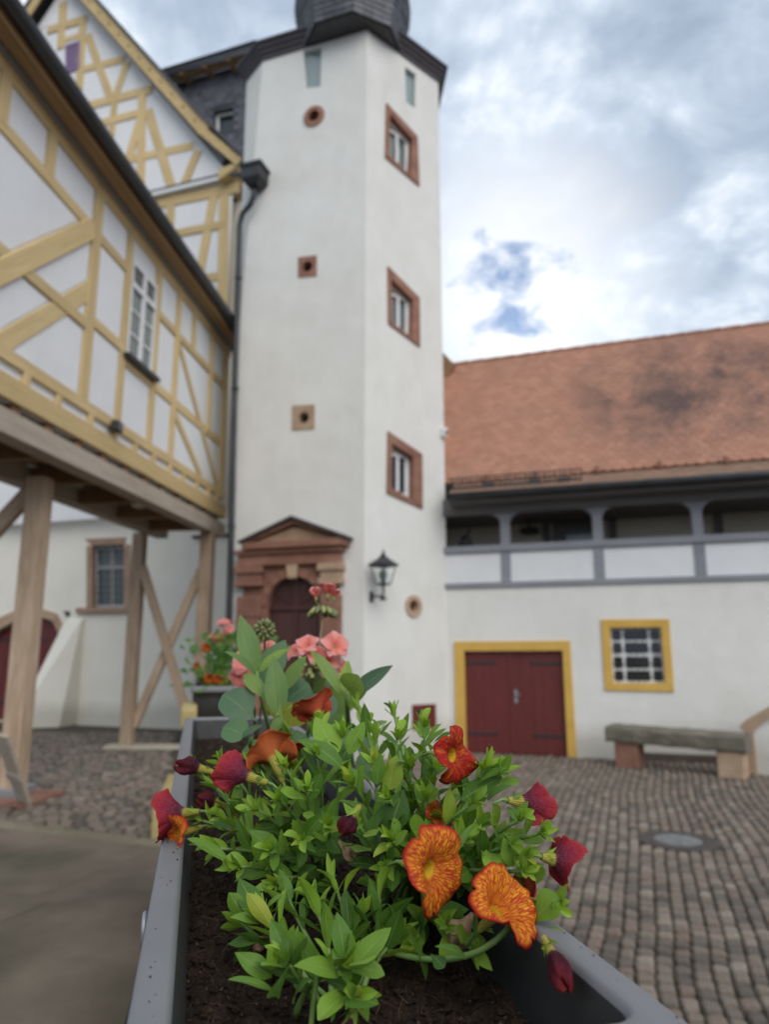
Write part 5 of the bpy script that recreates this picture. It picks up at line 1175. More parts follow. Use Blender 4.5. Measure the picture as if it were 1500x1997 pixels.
MB().tube([(-.007, .0, -.02), (-.007, .0, -.006), (.0, .0, -.003), (.007, .0, -.006), (.007, .0, -.02)], .0016, 8).build('hook_loop', M_STEEL, HK, smooth=True); MB().box(-.013, .013, -.003, .0, -.03, -.018).build('hook_plate', M_STEEL, HK)

# ================================================================== potting soil
from mathutils import noise as NZ
b = NB('peat_soil'); v = b.coord(); f = b.noise(v, 90.0, 9.0, 0.72); f2 = b.noise(v, 420.0, 5.0, 0.7)
b.bump(b.math('ADD', f, b.math('MULTIPLY', f2, 0.4)), 1.0, 0.006)
M_SOIL = b.set(Base_Color=b.ramp(b.math('ADD', b.math('MULTIPLY', f, .6), b.math('MULTIPLY', f2, .4)), [(0.34, (0.010, 0.0075, 0.0055)), (0.52, (0.036, 0.023, 0.015)), (0.66, (0.080, 0.050, 0.030)), (0.8, (0.15, 0.095, 0.058))]), Roughness=0.95, Specular_IOR_Level=0.2)
M_FIBRE = simple('peat_fibre', (0.045, 0.026, 0.014), (0.105, 0.062, 0.033), 60.0, .9, 0)
def soil(name, label, s0, s1, dz, seed, ncr, nfb, near):
    rs = random.Random(seed); nx = 150 if near else 40; ny = 46 if near else 16; w = HWID - .0205; vs = []; fs = []; mi = []
    def hz_(x, y): 
        p = Vector((x * 22, y * 22, seed)); q = Vector((x * 75, y * 75, seed + 3)); return ZR - dz + NZ.noise(p) * .008 + NZ.noise(q) * .0045 + NZ.noise(q * 2.7) * .0022
    for i in range(nx + 1):
        for j in range(ny + 1):
            x = s0 + .020 + (s1 - s0 - .040) * i / nx; y = MID - w + 2 * w * j / ny; p = PW(x, y, 0); vs.append((p.x, p.y, hz_(x, y)))
    for i in range(nx):
        for j in range(ny): a_ = i * (ny + 1) + j; fs.append((a_, a_ + ny + 1, a_ + ny + 2, a_ + 1)); mi.append(0)
    for k in range(ncr):                                       # crumbs
        x = s0 + .025 + (s1 - s0 - .05) * (rs.random() ** (1.8 if near else 1)); y = MID + rs.uniform(-w, w) * .97; r = rs.choice((.0006, .0009, .0012, .0017, .0024)) * rs.uniform(.7, 1.3); p = PW(x, y, 0); c = Vector((p.x, p.y, hz_(x, y) + r * .4)); i0 = len(vs)
        for d_ in ((1, 0, 0), (-1, 0, 0), (0, 1, 0), (0, -1, 0), (0, 0, 1), (0, 0, -1)): vs.append(tuple(c + Vector(d_) * r * rs.uniform(.6, 1.4) + Vector((rs.uniform(-r, r), rs.uniform(-r, r), rs.uniform(-r, r))) * .3))
        for f_ in ((0, 2, 4), (2, 1, 4), (1, 3, 4), (3, 0, 4), (2, 0, 5), (1, 2, 5), (3, 1, 5), (0, 3, 5)): fs.append(tuple(i0 + q for q in f_)); mi.append(1 if r < .0013 and rs.random() < .25 else 0)
    mb = MB(); mb.v = vs; mb.f = fs; mb.m = mi; mb.mi = 1
    for k in range(nfb):                                       # root and peat fibres
        x = s0 + .025 + (s1 - s0 - .05) * (rs.random() ** (2.0 if near else 1)); y = MID + rs.uniform(-w, w) * .95; p = PW(x, y, 0); c = Vector((p.x, p.y, hz_(x, y) + .0008)); L = rs.uniform(.004, .013); a_ = rs.uniform(0, 2 * pi); d_ = Vector((cos(a_), sin(a_), rs.uniform(-.1, .5))); e_ = Vector((rs.uniform(-1, 1), rs.uniform(-1, 1), rs.uniform(0, .8))) * .4
        mb.tube([c, c + d_ * L * .5 + e_ * L * .3, c + d_ * L], rs.uniform(.00010, .00022), 3, False)
    o = mb.build(name, [M_SOIL, M_FIBRE]); tag(o, label, 'soil', kind='stuff'); return o
soil('potting_soil', 'dark crumbly potting soil in the front flower box', S0, S1, .040, 3, 14000, 1400, True)
soil('potting_soil', 'dark soil in the second flower box', S2, S2 + (S1 - S0) * .9, .03, 8, 300, 0, False)
rs = random.Random(21); mb = MB()                               # crumbs spilled on the left and right rim
for k in range(50):
    left = rs.random() < .8; s_ = S0 + .03 + (rs.random() ** 1.7) * .5; t_ = (Lp + rs.uniform(.003, .013)) if left else (Rp - rs.uniform(.003, .013))
    if left and rs.random() < .6: t_ = Lp + .0145 - abs(rs.gauss(0, .004))
    r = rs.choice((.0002, .0003, .0004, .0005, .0007)); c = PW(s_, t_, ZR + r * .5)
    i0 = len(mb.v)
    for d_ in ((1, 0, 0), (-1, 0, 0), (0, 1, 0), (0, -1, 0), (0, 0, 1), (0, 0, -.6)): mb.v.append(tuple(c + Vector(d_) * r * rs.uniform(.6, 1.7)))
    for f_ in ((0, 2, 4), (2, 1, 4), (1, 3, 4), (3, 0, 4), (2, 0, 5), (1, 2, 5), (3, 1, 5), (0, 3, 5)): mb.f.append(tuple(i0 + q for q in f_)); mb.m.append(0)
tag(mb.build('soil_crumbs', M_SOIL), 'crumbs of soil spilled on the flower box rim', 'soil', kind='stuff')

# ================================================================== leaf, stem and petal materials
def mk_leaf(name, c_dark, c_mid, c_light, rough=0.5, trans=0.25, rib=(0.30, 0.40, 0.14), hairy=0.0):
    b = NB(name); uv = b.node('ShaderNodeUVMap').outputs[0]; sp = b.node('ShaderNodeSeparateXYZ'); b.l.new(uv, sp.inputs[0])
    u, vv = sp.outputs[0], sp.outputs[1]
    d = b.math('ABSOLUTE', b.math('SUBTRACT', vv, 0.5))
    ribf = b.math('SUBTRACT', 1.0, b.math('MULTIPLY', d, 22.0), clamp=True)
    # side veins, slanting forward
    w = b.math('SINE', b.math('MULTIPLY', b.math('SUBTRACT', u, b.math('MULTIPLY', d, 0.55)), 46.0)); side = b.math('MULTIPLY', b.math('SUBTRACT', w, 0.80), 3.0, clamp=True)
    r = b.rnd(); nv = b.node('ShaderNodeVectorMath', operation='ADD'); cb = b.node('ShaderNodeCombineXYZ'); b.put(cb.inputs[0], b.math('MULTIPLY', r, 31.0)); b.l.new(uv, nv.inputs[0]); b.l.new(cb.outputs[0], nv.inputs[1])
    n1 = b.noise(nv.outputs[0], 2.6, 4.0, 0.6); n2 = b.noise(nv.outputs[0], 26.0, 4.0, 0.6)
    oc = b.node('ShaderNodeObjectInfo').outputs['Color']; so_ = b.node('ShaderNodeSeparateColor'); b.l.new(oc, so_.inputs[0]); fresh = so_.outputs[0]
    k = b.math('ADD', b.math('MULTIPLY', r, 0.42), b.math('ADD', b.math('MULTIPLY', n1, 0.22), b.math('MULTIPLY', fresh, 0.55)))
    col = b.ramp(k, [(0.12, c_dark), (0.45, c_mid), (0.85, c_light)])
    col = b.mix(b.math('MULTIPLY', ribf, 0.62), col, rib); col = b.mix(b.math('MULTIPLY', side, 0.13), col, rib)
    col = b.mix(b.math('MULTIPLY', b.math('SUBTRACT', r, 0.95), 14.0, clamp=True), col, (0.34, 0.33, 0.045))
    blot = b.math('MULTIPLY', b.math('SUBTRACT', b.noise(nv.outputs[0], 7.0, 5.0, 0.65), 0.62), 5.0, clamp=True); col = b.mix(b.math('MULTIPLY', blot, 0.35), col, c_dark)
    col = b.hsv(col, b.math('ADD', b.math('MULTIPLY', n2, 0.34), 0.83))
    b.bump(b.math('ADD', b.math('MULTIPLY', ribf, -0.7), b.math('ADD', b.math('MULTIPLY', side, -0.22), b.math('MULTIPLY', n2, 0.35))), 0.5, 0.0009)
    b.set(Base_Color=col, Roughness=rough, Specular_IOR_Level=0.28)
    if hairy: b.set(Sheen_Weight=hairy, Sheen_Roughness=0.5)
    tr = b.node('ShaderNodeBsdfTranslucent'); b.put(tr.inputs[0], b.hsv(col, 1.35, 1.1, 0.485)); ms = b.node('ShaderNodeMixShader'); ms.inputs[0].default_value = trans
    b.l.new(b.b.outputs[0], ms.inputs[1]); b.l.new(tr.outputs[0], ms.inputs[2]); b.l.new(ms.outputs[0], b.out.inputs[0]); return b.m
M_CAL = mk_leaf('calibrachoa_leaf', (0.026, 0.078, 0.014), (0.085, 0.190, 0.022), (0.25, 0.41, 0.038), 0.46, 0.27, hairy=0.04)
M_BROAD = mk_leaf('broad_leaf', (0.070, 0.125, 0.080), (0.095, 0.180, 0.070), (0.26, 0.36, 0.040), 0.42, 0.22, (0.17, 0.24, 0.10))
M_GERLEAF = mk_leaf('pelargonium_leaf', (0.035, 0.095, 0.020), (0.06, 0.15, 0.03), (0.11, 0.24, 0.04), 0.6, 0.2)
M_STEM = simple('green_stem', (0.105, 0.190, 0.040), (0.17, 0.27, 0.065), 120.0, 0.55, 0.1, 0.0005)
M_STEMRED = simple('reddish_stalk', (0.14, 0.09, 0.045), (0.20, 0.15, 0.06), 90.0, 0.6, 0.1, 0.0005)
M_BUDGREEN = simple('pale_bud_green', (0.17, 0.20, 0.055), (0.32, 0.34, 0.12), 160.0, 0.6, 0.2, 0.0006)
M_BUDOLIVE = simple('olive_bud', (0.085, 0.105, 0.035), (0.20, 0.22, 0.09), 160.0, 0.65, 0.3, 0.0006)
M_DRY = simple('dried_bloom', (0.16, 0.085, 0.045), (0.36, 0.23, 0.13), 200.0, 0.85, 0.4, 0.0008)
def mk_petal(name, outer):
    b = NB(name); uv = b.node('ShaderNodeUVMap').outputs[0]; sp = b.node('ShaderNodeSeparateXYZ'); b.l.new(uv, sp.inputs[0]); u, vv = sp.outputs[0], sp.outputs[1]
    t = b.math('FRACT', u); m = b.math('ABSOLUTE', b.math('SUBTRACT', t, 0.5))
    oc = b.node('ShaderNodeObjectInfo').outputs['Color']; so_ = b.node('ShaderNodeSeparateColor'); b.l.new(oc, so_.inputs[0]); red, oor, drk = so_.outputs[0], so_.outputs[1], so_.outputs[2]
    # branching veins: cells stretched along the radius and fanned away from each petal's midline
    cb = b.node('ShaderNodeCombineXYZ'); pn = b.math('FLOOR', u)
    b.put(cb.inputs[0], b.math('ADD', b.math('MULTIPLY', m, b.math('ADD', b.math('MULTIPLY', vv, 16.0), 4.0)), b.math('MULTIPLY', vv, -5.0)))
    b.put(cb.inputs[1], b.math('MULTIPLY', vv, 8.5)); b.put(cb.inputs[2], b.math('ADD', b.math('MULTIPLY', pn, 3.7), b.math('MULTIPLY', b.math('GREATER_THAN', t, 0.5), 9.3)))
    vo = b.node('ShaderNodeTexVoronoi', feature='DISTANCE_TO_EDGE'); vo.inputs['Scale'].default_value = 0.85; b.l.new(cb.outputs[0], vo.inputs['Vector'])
    vein = b.math('SUBTRACT', 1.0, b.math('MULTIPLY', vo.outputs['Distance'], 4.2), clamp=True)
    nz = b.noise(cb.outputs[0], 0.45, 3.0)
    mid = b.math('SUBTRACT', 1.0, b.math('MULTIPLY', m, 9.0), clamp=True); edge = b.math('MULTIPLY', b.math('SUBTRACT', vv, 0.87), 9.0, clamp=True); bor = b.math('MULTIPLY', b.math('SUBTRACT', m, 0.44), 12.0, clamp=True)
    base = b.ramp(nz, [(0.3, (0.80, 0.30, 0.012)), (0.5, (0.84, 0.42, 0.018)), (0.75, (0.80, 0.20, 0.012))])
    redc = b.ramp(nz, [(0.3, (0.40, 0.012, 0.010)), (0.7, (0.50, 0.022, 0.012))])
    rf = b.math('MAXIMUM', b.math('MAXIMUM', b.math('MULTIPLY', mid, 0.8), edge), b.math('MULTIPLY', bor, 0.55)); flush = b.math('MULTIPLY', b.math('ADD', red, b.math('MULTIPLY', b.math('SUBTRACT', nz, 0.5), 2.3)), 1.0, clamp=True)
    throat = b.math('SUBTRACT', 1.0, b.math('MULTIPLY', b.math('SUBTRACT', vv, 0.34), 14.0), clamp=True)
    ringr = b.math('SUBTRACT', 1.0, b.math('MULTIPLY', b.math('ABSOLUTE', b.math('SUBTRACT', vv, 0.50)), 6.5), clamp=True)
    f = b.math('MAXIMUM', b.math('MAXIMUM', rf, b.math('MULTIPLY', vein, 0.95)), b.math('MAXIMUM', flush, b.math('MULTIPLY', ringr, 0.62)))
    inner = b.mix(f, base, redc); inner = b.mix(b.math('MULTIPLY', vein, flush), inner, (0.28, 0.012, 0.010)); inner = b.mix(throat, inner, (0.66, 0.40, 0.02))
    if not outer: col = inner
    else:
        stripe = b.math('MULTIPLY', b.math('SUBTRACT', b.math('SINE', b.math('MULTIPLY', u, 2 * pi * 3)), 0.25), 1.4, clamp=True)
        tube = b.mix(b.math('MULTIPLY', stripe, 0.75), (0.48, 0.42, 0.075), (0.09, 0.055, 0.03))
        lim = b.ramp(vv, [(0.36, (0.024, 0.010, 0.020)), (0.55, (0.090, 0.008, 0.026)), (0.76, (0.235, 0.011, 0.030)), (1.0, (0.42, 0.030, 0.030))])
        lim = b.mix(b.math('MULTIPLY', vein, 0.35), lim, (0.42, 0.07, 0.10)); lim = b.mix(oor, lim, b.mix(b.math('MAXIMUM', b.math('MULTIPLY', vein, 0.6), b.math('MULTIPLY', red, 0.8)), (0.66, 0.25, 0.05), (0.48, 0.03, 0.022)))
        col = b.mix(b.math('MULTIPLY', b.math('SUBTRACT', vv, 0.31), 14.0, clamp=True), tube, lim); col = b.hsv(col, b.math('SUBTRACT', 1.0, b.math('MULTIPLY', drk, b.math('MULTIPLY', b.math('SUBTRACT', vv, 0.3), 6.0, clamp=True))))
    b.bump(b.math('ADD', b.math('MULTIPLY', vein, -0.5), b.math('MULTIPLY', mid, -0.5)), 0.5, 0.0006); b.set(Base_Color=col, Roughness=0.65, Specular_IOR_Level=0.2)
    tr = b.node('ShaderNodeBsdfTranslucent'); b.put(tr.inputs[0], col); ms = b.node('ShaderNodeMixShader'); ms.inputs[0].default_value = 0.22
    b.l.new(b.b.outputs[0], ms.inputs[1]); b.l.new(tr.outputs[0], ms.inputs[2]); b.l.new(ms.outputs[0], b.out.inputs[0]); return b.m
M_PET_IN = mk_petal('calibrachoa_petal_face', False); M_PET_OUT = mk_petal('calibrachoa_petal_back', True)
b = NB('salmon_petal'); uv = b.node('ShaderNodeUVMap').outputs[0]; sp = b.node('ShaderNodeSeparateXYZ'); b.l.new(uv, sp.inputs[0]); nz = b.noise(uv, 5.0, 3.0)
cc = b.ramp(b.math('ADD', b.math('MULTIPLY', sp.outputs[0], 0.75), b.math('MULTIPLY', nz, 0.25)), [(0.1, (0.72, 0.17, 0.12)), (0.45, (0.80, 0.23, 0.17)), (0.72, (0.80, 0.30, 0.27)), (0.95, (0.80, 0.42, 0.44))])
b.set(Base_Color=cc, Roughness=0.6, Sheen_Weight=0.3); tr = b.node('ShaderNodeBsdfTranslucent'); b.put(tr.inputs[0], cc); ms = b.node('ShaderNodeMixShader'); ms.inputs[0].default_value = 0.3
b.l.new(b.b.outputs[0], ms.inputs[1]); b.l.new(tr.outputs[0], ms.inputs[2]); b.l.new(ms.outputs[0], b.out.inputs[0]); M_SALMON = b.m

# ================================================================== leaf meshes (length 1 along +X, face up +Z)
def leaf_mesh(name, mat, width, prof, fold, curl, twist=0.0, wave=0.0, seed=0, nl=9, th=0.0):
    rs = random.Random(seed); cr = (-1, -.55, 0, .55, 1); vs = []; fs = []; uvs = []
    x = z = 0.0; ang = 0.0
    for i in range(nl + 1):
        t = i / nl; w = width * prof(t)
        ca, sa = cos(ang), sin(ang); tw = twist * t
        for c in cr:
            y = c * w; h = abs(c) * w * fold + wave * sin(t * 9 + seed + (2 if c > 0 else 0)) * abs(c) * w
            yy = y * cos(tw) - h * sin(tw); hh = y * sin(tw) + h * cos(tw)
            vs.append((x - hh * sa, yy, z + hh * ca)); uvs.append((t, .5 + c / 2))
        ang += curl / nl; x += cos(ang) / nl; z += sin(ang) / nl
    for i in range(nl):
        for j in range(4): a_ = i * 5 + j; fs.append((a_, a_ + 5, a_ + 6, a_ + 1))
    sc = 1.0 / max(.3, sqrt(x * x + z * z)); rot = -atan2(z, x); cr_, sr_ = cos(rot), sin(rot)
    vs = [((p[0] * cr_ - p[2] * sr_) * sc, p[1], (p[0] * sr_ + p[2] * cr_) * sc) for p in vs]
    me = bpy.data.meshes.new(name); me.from_pydata(vs, [], fs); me.materials.append(mat); ul = me.uv_layers.new(name='UVMap')
    for l in me.loops: ul.data[l.index].uv = uvs[l.vertex_index]
    me.polygons.foreach_set('use_smooth', [True] * len(fs)); me.update(); return me
def p_lance(t): return max(.05, sin(pi * min(1, t ** .78)) ** .85) if t < .999 else .02          # lance leaf
def p_spat(t): return max(.10, (t ** 1.15) * (1 - t ** 5.0) * 1.75) if t < .999 else .10          # spoon leaf, narrow base
def p_round(t): return (max(.06, (1 - (abs(t - .58) / .44) ** 2.6)) if t > .14 else .07) if t < .999 else .08
def p_obov(t): return max(.08, sin(pi * t ** 1.25) ** .75) if t < .999 else .03
CAL_MESH = []
for k in range(14):
    rs = random.Random(100 + k); pr_ = (p_lance, p_obov, p_spat, p_lance)[k % 4]
    CAL_MESH.append(leaf_mesh('leaf', M_CAL, rs.uniform(.125, .18), pr_, rs.uniform(.15, .55), rs.uniform(-1.3, .15), rs.uniform(-.6, .6), .15, k))
def frame_mat(p, d, n, s, w=1.0):
    d = d.normalized(); n = n - d * n.dot(d)
    if n.length < 1e-4: n = Vector((0, 0, 1)).cross(d)
    n.normalize(); y = n.cross(d); M = Matrix((( d.x, y.x, n.x, p.x), (d.y, y.y, n.y, p.y), (d.z, y.z, n.z, p.z), (0, 0, 0, 1))); return M @ Matrix.Diagonal((s, s * w, s, 1))
def put_leaf(me, plant, base, tip, nh, w=1.0, fresh=0.3, name='leaf'):
    o = place(me, name, plant, Matrix.Translation(-plant.location) @ frame_mat(base, tip - base, nh, (tip - base).length, w)); o.color = (fresh, 0, 0, 1); return o
def to_cam(p): return (CAM - p).normalized()
def stem(plant, pts, r, mat=None, name='stem', n=7):
    mb = MB(); mb.tube([p - plant.location for p in pts], r, n); return mb.build(name, mat or M_STEM, plant, smooth=True)
def bez(p0, p1, p2, n=8): return [p0 * (1 - t) ** 2 + p1 * 2 * t * (1 - t) + p2 * t * t for t in [k / n for k in range(n + 1)]]

# ------------------------------------------------------------------ trumpet flower of the calibrachoa
def trumpet(plant, base, ctr, R, open_=1.0, tf=None, red=0.4, oor=0.0, seed=0, ruff=0.16, lab=None, cal=True):
    rs = random.Random(seed); ax = ctr - base; Lt = ax.length; z_ = ax.normalized(); x_ = z_.cross(Vector((0, 0, 1))); x_ = x_.normalized() if x_.length > .1 else Vector((1, 0, 0)); y_ = z_.cross(x_)
    tf = tf if tf is not None else (.66 if open_ > .75 else .36); ph0 = rs.uniform(0, 1); nphi = 60; prof = [(0.0, .00), (.37 * tf, .10), (.74 * tf, .2), (tf, .29)]; nlim = 9; tr_ = .0030; tb = .0016
    petl = [rs.uniform(.92, 1.08) for _ in range(5)]; pbend = [rs.uniform(-.42, .34) for _ in range(5)]; lf = (rs.uniform(.12, .22), rs.uniform(0, 6.28), rs.uniform(.07, .14), rs.uniform(0, 6.28))
    rows = []
    for (f, v) in prof: rows.append((f * Lt, tb + (tr_ - tb) * f / tf, v, 0))
    for k in range(1, nlim + 1): rows.append((None, None, .31 + .69 * k / nlim, k / nlim))
    nrow = len(rows); vs = []; uvs = []
    for (zz, rr, v, s) in rows:
        for j in range(nphi):
            ph = 2 * pi * j / nphi; u = 5 * j / nphi; pi_ = int(u) % 5; t = u - int(u); m = abs(t - .5) * 2; wgt = 1 - m ** 2
            if zz is None:
                Rl = R * (1 + (petl[pi_] - 1) * wgt) * (1 - .15 * m ** 7 * s) * (1 - .03 * (1 - m) ** 3 * s); r = tr_ + (Rl - tr_) * (s ** (1.15 if open_ > .75 else 1.25))
                zq = tf * Lt + (1 - tf) * Lt * (sin(min(1, s * 1.1) * pi / 2) if open_ > .75 else s ** .85)
                zq += R * s * s * (lf[0] * sin(2 * ph + lf[1]) + lf[2] * sin(3 * ph + lf[3])) * (ruff / .16) + R * pbend[pi_] * wgt * s * s * .55 - R * .10 * (1 - m) ** 3 * s * (1 - s * .5) + R * .03 * sin(ph * 13 + seed * 2) * s ** 5 - R * .20 * wgt * s ** 5 * open_
            else: r = rr; zq = zz
            vs.append(base + z_ * zq + (x_ * cos(ph + ph0) + y_ * sin(ph + ph0)) * r); uvs.append((u, v))
    fs = []; mi = []; fu = []; n0 = len(vs)
    nor = [Vector() for _ in vs]; quads = []
    for k in range(nrow - 1):
        for j in range(nphi):
            j2 = (j + 1) % nphi; q = (k * nphi + j, k * nphi + j2, (k + 1) * nphi + j2, (k + 1) * nphi + j); quads.append(q); nn = (vs[q[2]] - vs[q[0]]).cross(vs[q[3]] - vs[q[1]])
            for i in q: nor[i] += nn
            ua = uvs[q[0]][0]; ub = ua + 5 / nphi; fu.append([(ua, uvs[q[0]][1]), (ub, uvs[q[0]][1]), (ub, uvs[q[2]][1]), (ua, uvs[q[2]][1])])
    th = .00022; vout = [p + n.normalized() * th for p, n in zip(vs, nor)]                   # quad winding points outwards
    allv = [p - plant.location for p in vs] + [p - plant.location for p in vout]
    ful = []
    for q, uu in zip(quads, fu): fs.append(q[::-1]); mi.append(0); ful.append(uu[::-1])
    for q, uu in zip(quads, fu): fs.append(tuple(n0 + i for i in q)); mi.append(1); ful.append(uu)
    e = (nrow - 1) * nphi
    for j in range(nphi): j2 = (j + 1) % nphi; fs.append((e + j, e + j2, n0 + e + j2, n0 + e + j)[::-1]); mi.append(0); ua = 5 * j / nphi; ful.append([(ua, 1), (ua + .1, 1), (ua + .1, 1), (ua, 1)])
    me = bpy.data.meshes.new('flower'); me.from_pydata([tuple(p) for p in allv], [], fs); me.materials.append(M_PET_IN); me.materials.append(M_PET_OUT); me.polygons.foreach_set('material_index', mi)
    ul = me.uv_layers.new(name='UVMap'); fl_ = [c for f_ in ful for uv_ in f_ for c in uv_]; ul.data.foreach_set('uv', fl_); me.polygons.foreach_set('use_smooth', [True] * len(fs)); me.update()
    o = bpy.data.objects.new('flower', me); link(o, plant); o.color = (red, oor, 0, 1)
    if lab: o['label'] = lab
    if cal:
        for k in range(5):
            t = 2 * pi * k / 5 + rs.uniform(-.2, .2); d_ = z_ * .75 + (x_ * cos(t) + y_ * sin(t)) * rs.uniform(.35, .7); b_ = base - z_ * .001
            q_ = place(CAL_MESH[rs.randrange(14)], 'sepal', o, Matrix.Translation(-plant.location) @ frame_mat(b_, d_, (x_ * cos(t) + y_ * sin(t)) * -1 + z_ * .6, rs.uniform(.008, .013), .9)); q_.color = (rs.uniform(.6, 1.0), 0, 0, 1)
        st_ = MB().tube([base - plant.location - z_ * .010 - Vector((0, 0, .003)), base - plant.location - z_ * .004, base - plant.location + z_ * .002], [.0007, .0009, .0017], 7); st_.build('flower_stalk', M_STEM, o, smooth=True)
    return o
def closed(plant, base, tip, R, kind='purple', seed=0, lab=None):
    """folded, fading bloom: tube, then a furled, wrinkled limb"""
    rs = random.Random(seed); ax = tip - base; L = ax.length; z_ = ax.normalized(); x_ = z_.cross(Vector((.1, .2, 1))).normalized(); y_ = z_.cross(x_); n = 30; vs = []; uv_ = []; rows = [(0, .30, .02), (.2, .36, .12), (.38, .48, .30), (.46, .62, .40), (.58, .85, .5), (.72, 1.0, .62), (.84, .98, .74), (.93, .78, .86), (1.0, .45, .97), (.985, .12, 1.0)]
    bend = Vector((rs.uniform(-1, 1), rs.uniform(-1, 1), -.8)) * L * .10
    for f, r, v in rows:
        for j in range(n):
            ph = 2 * pi * j / n + f * .9; k = max(0, (f - .35)) / .65; rr = R * r * (1 + .24 * k * cos(5 * ph + seed) + .10 * k * cos(11 * ph + 2 * seed)); zz = f * L + .10 * L * k * k * cos(3 * ph + seed * 1.3)
            vs.append(base + z_ * zz + (x_ * cos(ph) + y_ * sin(ph)) * rr + bend * f * f - plant.location); uv_.append((5 * j / n, v))
    fs = []; ful = []
    for k in range(len(rows) - 1):
        for j in range(n):
            j2 = (j + 1) % n; fs.append((k * n + j, k * n + j2, (k + 1) * n + j2, (k + 1) * n + j)); ua = 5 * j / n; ub = ua + 5 / n; ful += [ua, rows[k][2], ub, rows[k][2], ub, rows[k + 1][2], ua, rows[k + 1][2]]
    me = bpy.data.meshes.new('closed_bloom'); me.from_pydata([tuple(p) for p in vs], [], fs); me.materials.append(M_PET_OUT if kind == 'purple' else M_DRY); ul = me.uv_layers.new(name='UVMap'); ul.data.foreach_set('uv', ful); me.polygons.foreach_set('use_smooth', [True] * len(fs)); me.update()
    o = bpy.data.objects.new('closed_bloom', me); link(o, plant); o.color = (.3, 0.0, .62, 1)
    if lab: o['label'] = lab
    for k in range(5):
        t = 2 * pi * k / 5; d_ = z_ * .8 + (x_ * cos(t) + y_ * sin(t)) * .5; q_ = place(CAL_MESH[rs.randrange(14)], 'sepal', o, Matrix.Translation(-plant.location) @ frame_mat(base - z_ * .001, d_, z_ * .6 - (x_ * cos(t) + y_ * sin(t)), rs.uniform(.008, .013), .8)); q_.color = (rs.uniform(.4, .9), 0, 0, 1)
    return o

# ------------------------------------------------------------------ calibrachoa plants
def new_plant(name, label, root, cat='plant'): return thing(name, label, cat, root)
ZS = ZR - .040
def root_at(x, y): return on_z(x, y, ZS)
CA = new_plant('calibrachoa_plant', 'leafy calibrachoa nearest the camera with low green shoots over the soil', root_at(640, 1960))
CB_ = new_plant('calibrachoa_plant', 'calibrachoa on the left of the box with purple and orange trumpet flowers over the rim', root_at(600, 1745))
CC = new_plant('calibrachoa_plant', 'calibrachoa on the right of the box with large orange red trumpet flowers', root_at(800, 1775))
rp = random.Random(77)
def shoot(plant, tip, nleaf=9, size=.021, big=1.25, up=.018, r=.0012, start=.35, spread=1.0, seed=None, root=None, fresh0=.15, bare=False):
    rs = random.Random(seed if seed is not None else rp.random()); r0 = root or (plant.location + Vector((rs.uniform(-.018, .018), rs.uniform(-.018, .018), 0)))
    mid = r0.lerp(tip, .5) + Vector((rs.uniform(-.008, .008), rs.uniform(-.008, .008), up)); pts = bez(r0, mid, tip, 10); stem(plant, pts, [r * (1.5 - .7 * k / 10) for k in range(11)])
    size *= big; nleaf += 2; d_end = (pts[-1] - pts[-2]).normalized(); a0 = rs.uniform(0, 2 * pi)
    if bare: return d_end
    for k in range(nleaf):
        t = start + (1 - start) * (k / max(1, nleaf - 1)) ** .85; i = min(9, int(t * 10)); p = pts[i].lerp(pts[i + 1], t * 10 - i) if i < 10 else pts[-1]
        d = (pts[min(10, i + 1)] - pts[i]).normalized(); s1 = d.cross(Vector((.3, .2, 1))).normalized(); s2 = d.cross(s1); a_ = a0 + k * 2.4; sidev = s1 * cos(a_) + s2 * sin(a_)
        el = radians(rs.uniform(48, 80)) * spread * (1 - .35 * t); L = size * rs.uniform(.75, 1.2) * (1.0 if t < .8 else 1 - .45 * (t - .8) / .2)
        ld = d * cos(el) + sidev * sin(el); ld.z += .12; ld.normalize(); nh = d * sin(el) - sidev * cos(el) + Vector((0, 0, .45)) + to_cam(p) * .15
        put_leaf(CAL_MESH[rs.randrange(14)], plant, p, p + ld * L, nh, rs.uniform(.85, 1.3), fresh0 + .55 * t * t * rs.uniform(.7, 1.2))
    for k in range(5):                                          # young rosette at the tip
        a_ = a0 + 1 + k * 2 * pi / 5 * 1.03; s1 = d_end.cross(Vector((.3, .2, 1))).normalized(); s2 = d_end.cross(s1); sv = s1 * cos(a_) + s2 * sin(a_); el = radians(rs.uniform(14, 48)); L = size * rs.uniform(.38, .72); ld = d_end * cos(el) + sv * sin(el); ld.z += .1
        put_leaf(CAL_MESH[rs.randrange(14)], plant, pts[-1], pts[-1] + ld.normalized() * L, d_end * sin(el) - sv * cos(el) + Vector((0, 0, .2)), rs.uniform(.8, 1.1), rs.uniform(.75, 1.15))
    return d_end
def sh(plant, x, y, d, **k): return shoot(plant, at(x, y, d), **k)
# near shoots (plant CA)
for (x, y, d, n, s) in ((665, 1885, .335, 7, .024), (565, 1880, .345, 7, .022), (690, 1940, .325, 4, .020), (520, 1795, .40, 8, .022), (470, 1800, .42, 7, .021), (610, 1760, .41, 8, .021), (700, 1790, .40, 7, .022), (770, 1830, .385, 6, .021), (560, 1740, .43, 7, .021), (650, 1720, .43, 8, .021), (740, 1740, .42, 8, .022)):
    sh(CA, x, y, d, nleaf=n, size=s, up=.004, start=.45)
